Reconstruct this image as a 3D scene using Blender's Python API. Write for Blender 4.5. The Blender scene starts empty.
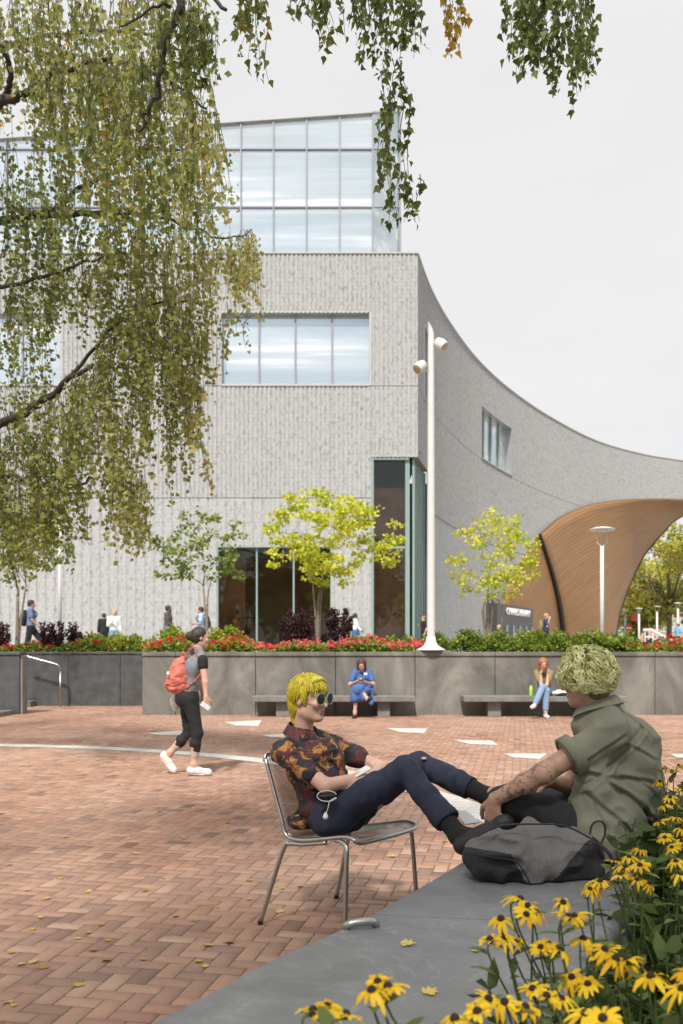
import bpy, math, random
import numpy as np
from mathutils import Vector, Matrix
random.seed(7); RNG = np.random.default_rng(7)
scn = bpy.context.scene
COL = scn.collection
V = lambda *a: np.array(a if len(a) > 1 else a[0], dtype=float)
def nrm(v):
    v = np.asarray(v, float); return v / (np.linalg.norm(v) + 1e-12)
FP = 900.0; CX = 341.5; HY = 652.0; EYE = 1.35
def P(px, py, d):          # photo measurement + distance -> point in the place (metres)
    return V((px - CX) * d / FP, d, EYE - (py - HY) * d / FP)
def G(px, py, z=0.0):      # photo measurement of something at height z
    d = (EYE - z) * FP / (py - HY); return V((px - CX) * d / FP, d, z)

# ------------------------------------------------------------------ materials
class NT:
    def __init__(s, name):
        s.m = bpy.data.materials.new(name); s.m.use_nodes = True
        s.t = s.m.node_tree; s.t.nodes.clear()
        s.out = s.t.nodes.new('ShaderNodeOutputMaterial')
    def n(s, typ, ins=None, **kw):
        nd = s.t.nodes.new(typ)
        for k, v in kw.items(): setattr(nd, k, v)
        for k, v in (ins or {}).items():
            sock = nd.inputs[k]
            if isinstance(v, bpy.types.NodeSocket): s.t.links.new(v, sock)
            else: sock.default_value = v
        return nd
    def link(s, a, b): s.t.links.new(a, b)
    def math(s, op, a, b=0.0, c=0.0):
        return s.n('ShaderNodeMath', {0: a, 1: b, 2: c}, operation=op).outputs[0]
    def ramp(s, fac, stops, interp='LINEAR'):
        nd = s.n('ShaderNodeValToRGB', {0: fac}); cr = nd.color_ramp; cr.interpolation = interp
        while len(cr.elements) < len(stops): cr.elements.new(0.5)
        for e, (p, c) in zip(cr.elements, stops):
            e.position = p; e.color = (*c, 1) if len(c) == 3 else c
        return nd.outputs[0]
    def noise(s, vec, scale, detail=3, rough=.55, dist=0.0):
        return s.n('ShaderNodeTexNoise', {'Vector': vec, 'Scale': scale, 'Detail': detail, 'Roughness': rough, 'Distortion': dist}).outputs[0]
    def mapping(s, vec, scale=(1, 1, 1), rot=(0, 0, 0)):
        return s.n('ShaderNodeMapping', {'Vector': vec, 'Scale': scale, 'Rotation': rot}).outputs[0]
    def mix(s, fac, a, b, blend='MIX'):
        nd = s.n('ShaderNodeMix', data_type='RGBA', blend_type=blend)
        for i, v in ((0, fac), (6, a), (7, b)):
            if isinstance(v, bpy.types.NodeSocket): s.t.links.new(v, nd.inputs[i])
            else: nd.inputs[i].default_value = (*v, 1) if isinstance(v, (tuple, list)) and len(v) == 3 else v
        return nd.outputs[2]
    def obj(s): return s.n('ShaderNodeTexCoord').outputs['Object']
    def uv(s): return s.n('ShaderNodeTexCoord').outputs['UV']
    def attr(s, name): return s.n('ShaderNodeAttribute', attribute_name=name).outputs['Fac']
    def bump(s, h, strength=.3, dist=.01):
        return s.n('ShaderNodeBump', {'Height': h, 'Strength': strength, 'Distance': dist}).outputs[0]
    def bsdf(s, col, rough=.7, normal=None, **kw):
        ins = {'Base Color': (*col, 1) if isinstance(col, (tuple, list)) and len(col) == 3 else col, 'Roughness': rough}
        if normal is not None: ins['Normal'] = normal
        ins.update({k.replace('_', ' '): v for k, v in kw.items()})
        b = s.n('ShaderNodeBsdfPrincipled', ins); s.link(b.outputs[0], s.out.inputs[0]); s.b = b
        return s.m
def simple(name, col, rough=.6, var=.12, scale=12, bump=.15, bd=.004, **kw):
    t = NT(name); o = t.obj(); n = t.noise(o, scale, 4)
    dark = tuple(c * (1 - var) for c in col); lite = tuple(min(1, c * (1 + var)) for c in col)
    c = t.ramp(n, [(.3, dark), (.7, lite)])
    return t.bsdf(c, rough, t.bump(t.noise(o, scale * 6, 3), bump, bd), **kw)
def leafmat(name, stops, trans=.35, rough=.55):
    t = NT(name); c = t.ramp(t.attr('tint'), stops)
    d = t.n('ShaderNodeBsdfPrincipled', {'Base Color': c, 'Roughness': rough, 'Specular IOR Level': .3}).outputs[0]
    tr = t.n('ShaderNodeBsdfTranslucent', {'Color': c}).outputs[0]
    mx = t.n('ShaderNodeMixShader', {0: trans, 1: d, 2: tr}); t.link(mx.outputs[0], t.out.inputs[0])
    return t.m
M = {}
# ------------------------------------------------------------------ mesh helpers
def origin_of(p):
    o = Vector((0, 0, 0))
    while p is not None: o += p.location; p = p.parent
    return o
def tag(o, label=None, cat=None, group=None, kind=None):
    if label: o['label'] = label
    if cat: o['category'] = cat
    if group: o['group'] = group
    if kind: o['kind'] = kind
    return o
def thing(name, loc, label, cat, group=None):
    o = bpy.data.objects.new(name, None); COL.objects.link(o); o.empty_display_size = .1
    o.location = tuple(float(x) for x in loc); tag(o, label, cat, group); return o
def link_mesh(name, verts, faces, mat, parent=None, smooth=False, tint=None, uv=None, bevel=0, attrs=None):
    verts = np.asarray(verts, float).reshape(-1, 3)
    if parent is not None: org = np.array(origin_of(parent))
    else:
        mn, mx = verts.min(0), verts.max(0); org = V((mn[0] + mx[0]) / 2, (mn[1] + mx[1]) / 2, mn[2])
    vv = verts - org
    me = bpy.data.meshes.new(name)
    if isinstance(faces, np.ndarray):
        nf, k = faces.shape
        me.vertices.add(len(vv)); me.vertices.foreach_set('co', vv.astype(np.float32).ravel())
        me.loops.add(nf * k); me.loops.foreach_set('vertex_index', faces.astype(np.int32).ravel())
        me.polygons.add(nf); me.polygons.foreach_set('loop_start', np.arange(0, nf * k, k, dtype=np.int32))
        me.update(calc_edges=True)
    else: me.from_pydata([tuple(v) for v in vv], [], faces)
    if smooth: me.polygons.foreach_set('use_smooth', np.ones(len(me.polygons), dtype=bool))
    at = dict(attrs or {})
    if tint is not None: at['tint'] = tint
    for k_, a in at.items():
        q = me.attributes.new(k_, 'FLOAT', 'POINT'); q.data.foreach_set('value', np.asarray(a, np.float32))
    if uv is not None:
        l = me.uv_layers.new(name='UVMap'); li = np.zeros(len(me.loops), np.int32); me.loops.foreach_get('vertex_index', li)
        l.data.foreach_set('uv', np.asarray(uv, np.float32)[li].ravel())
    if mat is not None: me.materials.append(mat)
    me.validate()
    o = bpy.data.objects.new(name, me); COL.objects.link(o)
    if parent is not None: o.parent = parent
    else: o.location = tuple(org)
    if bevel:
        b = o.modifiers.new('bevel', 'BEVEL'); b.width = bevel; b.segments = 2; b.limit_method = 'ANGLE'
    return o
class MB:
    def __init__(s): s.v = []; s.f = []; s.t = []; s.uvs = []
    def add(s, vs, fs, t=0.5, uv=None):
        b = len(s.v); s.v += [tuple(v) for v in vs]; s.f += [tuple(b + i for i in f) for f in fs]
        s.t += ([t] * len(vs) if np.isscalar(t) else list(t)); s.uvs += (list(uv) if uv is not None else [(0, 0)] * len(vs)); return s
    def box(s, x0, y0, z0, x1, y1, z1, t=.5):
        vs = [(x, y, z) for z in (z0, z1) for y in (y0, y1) for x in (x0, x1)]
        return s.add(vs, [(0, 2, 3, 1), (4, 5, 7, 6), (0, 1, 5, 4), (2, 6, 7, 3), (0, 4, 6, 2), (1, 3, 7, 5)], t)
    def obox(s, c, ax, ay, az, t=.5):      # oriented box: centre, half vectors
        c, ax, ay, az = map(V, (c, ax, ay, az))
        vs = [c + i * ax + j * ay + k * az for k in (-1, 1) for j in (-1, 1) for i in (-1, 1)]
        return s.add(vs, [(0, 2, 3, 1), (4, 5, 7, 6), (0, 1, 5, 4), (2, 6, 7, 3), (0, 4, 6, 2), (1, 3, 7, 5)], t)
    def tube(s, pts, r, n=8, cap=True, flat=1.0, t=.5, up=(0, 0, 1)):
        pts = [V(p) for p in pts]; k = len(pts)
        rr = [r] * k if np.isscalar(r) else list(r)
        tt = [t] * k if np.isscalar(t) else list(t)
        vs = []; ts = []; prev = None
        for i in range(k):
            d = nrm(pts[min(i + 1, k - 1)] - pts[max(i - 1, 0)])
            if prev is None:
                a = V(up);
                if abs(a @ d) > .9: a = V(1, 0, 0)
                u = nrm(np.cross(a, d))
            else: u = nrm(prev - (prev @ d) * d)
            prev = u; w = np.cross(d, u)
            for j in range(n):
                a = 2 * math.pi * j / n
                vs.append(pts[i] + rr[i] * (math.cos(a) * u + flat * math.sin(a) * w)); ts.append(tt[i])
        fs = [(i * n + j, i * n + (j + 1) % n, (i + 1) * n + (j + 1) % n, (i + 1) * n + j) for i in range(k - 1) for j in range(n)]
        if cap: fs += [tuple(range(n))[::-1], tuple((k - 1) * n + j for j in range(n))]
        return s.add(vs, fs, ts)
    def lathe(s, c, prof, n=24, t=.5):     # prof: (radius, z) list
        c = V(c); vs = [c + V(r * math.cos(2 * math.pi * j / n), r * math.sin(2 * math.pi * j / n), z) for r, z in prof for j in range(n)]
        k = len(prof)
        fs = [(i * n + j, i * n + (j + 1) % n, (i + 1) * n + (j + 1) % n, (i + 1) * n + j) for i in range(k - 1) for j in range(n)]
        fs += [tuple(range(n))[::-1], tuple((k - 1) * n + j for j in range(n))]
        return s.add(vs, fs, t)
    def prism(s, poly, z0, z1, t=.5):
        n = len(poly); vs = [(p[0], p[1], z0) for p in poly] + [(p[0], p[1], z1) for p in poly]
        return s.add(vs, [tuple(range(n))[::-1], tuple(range(n, 2 * n))] + [(i, (i + 1) % n, n + (i + 1) % n, n + i) for i in range(n)], t)
    def build(s, name, mat, parent=None, smooth=False, bevel=0, uv=False):
        return link_mesh(name, s.v, s.f, mat, parent, smooth, tint=s.t, bevel=bevel, uv=s.uvs if uv else None)
def kids(o): return [c for c in bpy.data.objects if c.parent == o]
def copy_tree(o, parent=None):
    c = o.copy(); COL.objects.link(c); c.parent = parent
    for ch in kids(o): copy_tree(ch, c)
    return c
def smoothpath(pts, n=6):
    pts = [V(p) for p in pts]; out = []
    for i in range(len(pts) - 1):
        p0 = pts[max(i - 1, 0)]; p1 = pts[i]; p2 = pts[i + 1]; p3 = pts[min(i + 2, len(pts) - 1)]
        for k in range(n):
            t = k / n
            out.append(.5 * ((2 * p1) + (-p0 + p2) * t + (2 * p0 - 5 * p1 + 4 * p2 - p3) * t * t + (-p0 + 3 * p1 - 3 * p2 + p3) * t ** 3))
    out.append(pts[-1]); return out
# ------------------------------------------------------------------ leaf clouds
QUAD = np.array([(0, 0), (.5, .45), (0, 1), (-.5, .45)])
BIRCH = np.array([(0, 0), (.38, .16), (.46, .34), (.25, .6), (0, 1.15), (-.25, .6), (-.46, .34), (-.38, .16)])
OVAL = np.array([(0, 0), (.3, .2), (.34, .55), (0, 1), (-.34, .55), (-.3, .2)])
def leaf_arrays(pos, axis, size, tmpl, width=1.0, rng=RNG):
    n = len(pos); k = len(tmpl)
    ax = axis / (np.linalg.norm(axis, axis=1, keepdims=True) + 1e-9)
    r = rng.normal(size=(n, 3)); s = np.cross(ax, r); s /= (np.linalg.norm(s, axis=1, keepdims=True) + 1e-9)
    nn = np.cross(ax, s)
    size = np.broadcast_to(np.asarray(size, float), (n,))[:, None, None]
    u = tmpl[None, :, 0:1] * width; v = tmpl[None, :, 1:2]
    vs = pos[:, None, :] + size * (u * s[:, None, :] + v * ax[:, None, :] + (np.abs(u) * .35 - .12 * v * v) * nn[:, None, :])
    f = np.arange(n * k).reshape(n, k)
    return vs.reshape(-1, 3), f
def rand_dirs(n, rng=RNG):
    d = rng.normal(size=(n, 3)); return d / np.linalg.norm(d, axis=1, keepdims=True)
def leaf_obj(name, pos, axis, size, tmpl, tint, mat, parent=None, width=1.0):
    v, f = leaf_arrays(np.asarray(pos), np.asarray(axis), size, tmpl, width)
    return link_mesh(name, v, f, mat, parent, tint=np.repeat(tint, len(tmpl)))
# ------------------------------------------------------------------ implicit bodies -> surface nets
def _hash(i, j, k):
    h = (i * 374761393 + j * 668265263 + k * 2147483647) & 0xffffffff
    h = ((h ^ (h >> 13)) * 1274126177) & 0xffffffff
    return ((h ^ (h >> 16)) & 0xffff) / 65535.0
def vnoise(p, scale):
    q = np.asarray(p) * scale; i = np.floor(q).astype(np.int64); f = q - i; f = f * f * (3 - 2 * f); r = 0
    for a in (0, 1):
        for b in (0, 1):
            for c in (0, 1):
                w = (f[..., 0] if a else 1 - f[..., 0]) * (f[..., 1] if b else 1 - f[..., 1]) * (f[..., 2] if c else 1 - f[..., 2])
                r = r + w * _hash(i[..., 0] + a, i[..., 1] + b, i[..., 2] + c)
    return r - .5
def cap(a, b, ra, rb=None, k=.02): return dict(t='c', a=V(a), b=V(b), ra=ra, rb=ra if rb is None else rb, k=k)
def ell(c, r, ax=None, k=.02, sub=False):      # ax: 3 orthonormal rows
    return dict(t='e', c=V(c), r=V(r), ax=np.eye(3) if ax is None else np.array([V(q) for q in ax]), k=k, sub=sub)
def sdf_mesh(prims, h, cuts=(), noise=None, carve=()):
    lo = np.min([np.minimum(p['a'] - p['ra'], p['b'] - p['rb']) if p['t'] == 'c' else p['c'] - max(p['r']) for p in prims if not p.get('sub')], 0) - 4 * h
    hi = np.max([np.maximum(p['a'] + max(p['ra'], p['rb']), p['b'] + max(p['ra'], p['rb'])) if p['t'] == 'c' else p['c'] + max(p['r']) for p in prims if not p.get('sub')], 0) + 4 * h
    lo = lo - .01
    n = np.ceil((hi - lo) / h).astype(int) + 1
    D = np.full(n, .2, dtype=np.float32)
    ax_ = [lo[i] + h * np.arange(n[i]) for i in range(3)]
    for p in prims:
        k = p['k']; m = k + 3 * h + .02
        if p['t'] == 'c':
            R = max(p['ra'], p['rb']) + m; l = np.minimum(p['a'], p['b']) - R; u = np.maximum(p['a'], p['b']) + R
        else: R = max(p['r']) + m; l = p['c'] - R; u = p['c'] + R
        i0 = np.maximum(((l - lo) / h).astype(int), 0); i1 = np.minimum(np.ceil((u - lo) / h).astype(int) + 1, n)
        if (i1 <= i0).any(): continue
        X = ax_[0][i0[0]:i1[0], None, None]; Y = ax_[1][None, i0[1]:i1[1], None]; Z = ax_[2][None, None, i0[2]:i1[2]]
        if p['t'] == 'c':
            a = p['a']; d = p['b'] - a; L = float(d @ d) + 1e-12
            t = np.clip(((X - a[0]) * d[0] + (Y - a[1]) * d[1] + (Z - a[2]) * d[2]) / L, 0, 1)
            q = np.sqrt((X - a[0] - t * d[0]) ** 2 + (Y - a[1] - t * d[1]) ** 2 + (Z - a[2] - t * d[2]) ** 2) - (p['ra'] + t * (p['rb'] - p['ra']))
        else:
            c = p['c']; r = p['r']; A = p['ax']; loc = [(X - c[0]) * A[i][0] + (Y - c[1]) * A[i][1] + (Z - c[2]) * A[i][2] for i in range(3)]
            k0 = np.sqrt(sum((loc[i] / r[i]) ** 2 for i in range(3))); k1 = np.sqrt(sum((loc[i] / r[i] ** 2) ** 2 for i in range(3))) + 1e-6
            q = k0 * (k0 - 1) / k1
        S = D[i0[0]:i1[0], i0[1]:i1[1], i0[2]:i1[2]]
        if p.get('sub'):
            hh = np.maximum(k - np.abs(S + q), 0) / k; S[...] = np.maximum(S, -q) + hh * hh * k * .25
        else:
            hh = np.maximum(k - np.abs(S - q), 0) / k; S[...] = np.minimum(S, q) - hh * hh * k * .25
    if noise:
        XX, YY, ZZ = np.meshgrid(*ax_, indexing='ij'); msk = np.abs(D) < .04
        pts = np.stack([XX[msk], YY[msk], ZZ[msk]], -1); D[msk] += noise(pts).astype(np.float32)
    for (c, nn) in cuts:      # keep the side the normal points away from
        c = V(c); nn = nrm(nn)
        D[...] = np.maximum(D, (ax_[0][:, None, None] - c[0]) * nn[0] + (ax_[1][None, :, None] - c[1]) * nn[1] + (ax_[2][None, None, :] - c[2]) * nn[2])
    for fn in carve:
        XX, YY, ZZ = np.meshgrid(*ax_, indexing='ij'); D[...] = np.maximum(D, fn(XX, YY, ZZ))
    D[0] = D[-1] = .05; D[:, 0] = D[:, -1] = .05; D[:, :, 0] = D[:, :, -1] = .05
    S = D < 0
    cnt = np.zeros(np.array(n) - 1, np.int8)
    acc = np.zeros((*(np.array(n) - 1), 3), np.float32); num = np.zeros(np.array(n) - 1, np.float32)
    sl = lambda o, a: slice(o, n[a] - 1 + o)
    for a in range(3):
        b, c = [q for q in range(3) if q != a]
        for ob in (0, 1):
            for oc in (0, 1):
                off0 = [0, 0, 0]; off0[b] = ob; off0[c] = oc; off1 = list(off0); off1[a] = 1
                A = D[tuple(sl(off0[q], q) for q in range(3))]; B = D[tuple(sl(off1[q], q) for q in range(3))]
                cr = (A < 0) != (B < 0); t = np.where(cr, A / (A - B + 1e-20), 0)
                num += cr
                acc[..., a] += t; acc[..., b] += cr * ob; acc[..., c] += cr * oc
    act = num > 0; idx = np.full(act.shape, -1, np.int64); idx[act] = np.arange(act.sum())
    cells = np.argwhere(act); vs = lo + h * (cells + acc[act] / num[act][:, None])
    quads = []
    for a in range(3):
        b, c = (a + 1) % 3, (a + 2) % 3
        A = S; lo_s = [slice(None)] * 3; hi_s = [slice(None)] * 3; lo_s[a] = slice(0, -1); hi_s[a] = slice(1, None)
        s0 = S[tuple(lo_s)]; s1 = S[tuple(hi_s)]; e = np.argwhere(s0 != s1)
        ok = (e[:, b] > 0) & (e[:, c] > 0) & (e[:, b] < n[b] - 1) & (e[:, c] < n[c] - 1); e = e[ok]
        fl = s0[tuple(e.T)]
        def cell(db, dc):
            q = e.copy(); q[:, b] += db; q[:, c] += dc; return idx[tuple(q.T)]
        q = np.stack([cell(-1, -1), cell(0, -1), cell(0, 0), cell(-1, 0)], 1)
        q[~fl] = q[~fl][:, ::-1]; quads.append(q)
    return vs, np.concatenate(quads)
def relax(v, f, it=2, lam=.5):
    n = len(v); e = np.concatenate([f[:, [0, 1]], f[:, [1, 2]], f[:, [2, 3]], f[:, [3, 0]]])
    for _ in range(it):
        s = np.zeros_like(v); c = np.zeros(n)
        for a, b in ((0, 1), (1, 0)):
            for q in range(3): s[:, q] += np.bincount(e[:, a], v[e[:, b], q], n)
            c += np.bincount(e[:, a], minlength=n)
        v = v + lam * (s / np.maximum(c, 1)[:, None] - v)
    return v
def sdf_obj(name, prims, h, mat, parent, cuts=(), noise=None, it=1, attrs=None, carve=()):
    v, f = sdf_mesh(prims, h, cuts, noise, carve); v = relax(v, f, it)
    at = attrs(v) if attrs else None
    return link_mesh(name, v, f, mat, parent, smooth=True, attrs=at)

# ------------------------------------------------------------------ people
def frame(fwd, up=(0, 0, 1)):
    f = nrm((*fwd, 0) if len(fwd) == 2 else fwd); u = V(up); u = nrm(u - (u @ f) * f); l = np.cross(u, f); return f, l, u   # forward, left, up
def head_prims(c, fwd, s=1.0, up=(0, 0, 1), detail=True):
    f, l, u = frame(fwd, up); c = V(c); A = (f, l, u)
    pr = [ell(c + u * .028 * s - f * .012 * s, V(.094, .076, .086) * s, A, .02),
          ell(c + f * .024 * s - u * .042 * s, V(.060, .055, .072) * s, A, .03),
          ell(c + f * .068 * s - u * .097 * s, V(.019, .021, .015) * s, A, .025),
          cap(c - u * .065 * s - f * .01 * s + l * .042 * s, c + f * .052 * s - u * .096 * s + l * .012 * s, .016 * s, .011 * s, .03),
          cap(c - u * .065 * s - f * .01 * s - l * .042 * s, c + f * .052 * s - u * .096 * s - l * .012 * s, .016 * s, .011 * s, .03)]
    if detail:
        pr += [cap(c + f * .082 * s + u * .008 * s, c + f * .109 * s - u * .031 * s, .0075 * s, .0105 * s, .012),
               ell(c + f * .092 * s - u * .036 * s + l * .011 * s, V(.009, .008, .007) * s, A, .008),
               ell(c + f * .092 * s - u * .036 * s - l * .011 * s, V(.009, .008, .007) * s, A, .008),
               cap(c + f * .078 * s + u * .022 * s + l * .034 * s, c + f * .084 * s + u * .022 * s - l * .034 * s, .010 * s, .010 * s, .015)]
        for q in (1, -1):
            pr += [ell(c + f * .072 * s - u * .026 * s + q * l * .036 * s, V(.018, .02, .018) * s, A, .02),
                   ell(c - f * .006 * s - u * .008 * s + q * l * .078 * s, V(.019, .007, .031) * s, A, .006),
                   ell(c + f * .094 * s + u * .004 * s + q * l * .030 * s, V(.012, .016, .011) * s, A, .012, sub=True),
                   ell(c - f * .002 * s - u * .004 * s + q * l * .087 * s, V(.010, .004, .018) * s, A, .004, sub=True)]
        pr += [ell(c + f * .085 * s - u * .062 * s, V(.011, .021, .0055) * s, A, .006),
               ell(c + f * .082 * s - u * .073 * s, V(.011, .018, .006) * s, A, .006),
               ell(c + f * .097 * s - u * .067 * s, V(.006, .020, .0012) * s, A, .004, sub=True)]
    return pr
def hand_prims(w, d, back, thumb, curl=.5, s=1.0, spread=.18):
    """w wrist, d pointing direction, back = direction of the back of the hand, thumb = direction of the thumb side"""
    d = nrm(d); back = nrm(V(back) - (V(back) @ d) * d); th = np.cross(d, back); th = th if th @ V(thumb) > 0 else -th
    w = V(w); pr = []
    pr.append(ell(w + d * .05 * s, V(.052, .038, .016) * s, (d, th, back), .012))
    pr.append(cap(w - d * .01 * s, w + d * .03 * s, .022 * s, .022 * s, .02))
    kn = [(-.030, .082, .062, .0078), (-.011, .090, .074, .0086), (.009, .092, .080, .0088), (.028, .088, .070, .0086)]
    for off, base, L, r in kn:
        a = curl; p = w + d * base * s + th * off * s
        pr.append(cap(w + d * .045 * s + th * off * .8 * s, p, .011 * s, .0098 * s, .006))
        dd = nrm(d + th * off * spread / .03)
        for i, fr in enumerate((.45, .30, .25)):
            dd = nrm(dd * math.cos(a) - back * math.sin(a)) if i else nrm(dd * math.cos(a * .7) - back * math.sin(a * .7))
            q = p + dd * L * fr * s; pr.append(cap(p, q, r * s * (1 - .08 * i), r * s * (.93 - .1 * i), .0025)); p = q
    p = w + d * .018 * s + th * .026 * s; q = p + nrm(d * .7 + th * .75 - back * .2) * .042 * s
    r_ = q + nrm(d * .95 + th * .25 - back * .35) * .034 * s; e = r_ + nrm(d * .9 - back * .45) * .026 * s
    pr += [cap(p, q, .016 * s, .012 * s, .01), cap(q, r_, .0115 * s, .0105 * s, .003), cap(r_, e, .0105 * s, .0085 * s, .003)]
    return pr
def foot_prims(ank, heel, toe, s=1.0, grow=0.0):
    ank, heel, toe = V(ank), V(heel), V(toe); d = nrm(toe - heel)
    u = nrm(ank - heel - ((ank - heel) @ d) * d + V(0, 0, .001))
    a = heel + d * .035 * s + u * .035 * s; b = toe - d * .035 * s + u * .026 * s
    return [cap(ank, a, .036 * s + grow, .036 * s + grow, .03), cap(a, b, .034 * s + grow, .030 * s + grow, .02),
            cap(b + np.cross(d, u) * .012 * s, b + d * .012 * s + np.cross(d, u) * .012 * s, .026 * s + grow, .022 * s + grow, .02),
            cap(b - np.cross(d, u) * .014 * s, b + d * .006 * s - np.cross(d, u) * .014 * s, .024 * s + grow, .020 * s + grow, .02),
            cap(ank, heel + d * .10 * s + u * .04 * s, .034 * s + grow, .028 * s + grow, .03)]
def hair_locks(c, fwd, seeds, R, length, flow, clump=0, lump=0.0, wid=.009, wave=0.0, wl=.03, lift=0.0, seg=8, up=(0, 0, 1), lo=.0, hi=1.0, rng=None, flat=.5):
    """curved tapering locks that follow a head-shaped ellipsoid"""
    rng = rng or np.random.default_rng(3); share = {}; f, l, u = frame(fwd, up); c = V(c); mb = MB(); R = V(R)
    for sd in seeds:
        d = nrm(sd); n = max(4, int(seg)); key = None
        if clump:
            key = tuple(np.round(d * clump).astype(int)); cr = np.random.default_rng((key[0] * 7919 + key[1] * 104729 + key[2] * 1299709) % 99991)
            if key not in share: share[key] = [cr.uniform(.7, 1.25), cr.uniform(0, 6.28), cr.uniform(0, 6.28), cr.uniform(.6, 1.3), cr.uniform(.8, 1.3), cr.uniform(lo, hi), cr.uniform(-1, 1), nrm(nrm(np.array(key, float) + 1e-3) + .01)]
            q_ = share[key]; L = length * q_[0] * rng.uniform(.9, 1.1); ph = q_[1] + rng.normal(0, .55); ph2 = q_[2] + rng.normal(0, .55); wv = wave * q_[3]; w2 = wl * q_[4]; tk = min(1, max(0, q_[5] + rng.normal(0, .16))); d = nrm(d * .84 + q_[7] * .16)
        else: L = length * rng.uniform(.7, 1.25); ph = rng.uniform(0, 6.28); ph2 = rng.uniform(0, 6.28); wv = wave * rng.uniform(.6, 1.3); w2 = wl * rng.uniform(.8, 1.3); tk = rng.uniform(lo, hi)
        pts = []; p = d * R; lm = 1 + lump * (share[key][6] if clump else 0)
        for i in range(n + 1):
            t = i / n; q = p / R; dd = nrm(q); rad = (1 + lift * t + rng.uniform(-.004, .004)) * (1 + (lm - 1) * math.sin(math.pi * min(1, t * 1.1)))
            side = nrm(np.cross(dd, flow(dd) + 1e-6)); s_ = t * L
            pos = dd * R * rad + side * wv * math.sin(s_ / w2 * 6.28 + ph) * min(1, t * 3) + dd * wv * .7 * math.cos(s_ / w2 * 6.28 + ph2)
            pts.append(c + f * pos[0] + l * pos[1] + u * pos[2])
            fl = flow(dd); fl = nrm(fl - (fl @ dd) * dd * .9); p = p + fl * L / n
            if p[2] > -.02: p = nrm(p / R) * R
        r = [wid * (.75 + .5 * math.sin(math.pi * min(1, .15 + i / n))) * (1 - (i / n) ** 3 * .75) * rng.uniform(.9, 1.1) for i in range(n + 1)]
        mb.tube(pts, r, 6, flat=flat, t=[min(1, max(0, tk + .25 * (i / n - .5))) for i in range(n + 1)], up=tuple(d))
    return mb
def sphere_seeds(n, ok, rng):
    out = []
    while len(out) < n:
        d = nrm(rng.normal(size=3))
        if ok(d): out.append(d)
    return out

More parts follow.
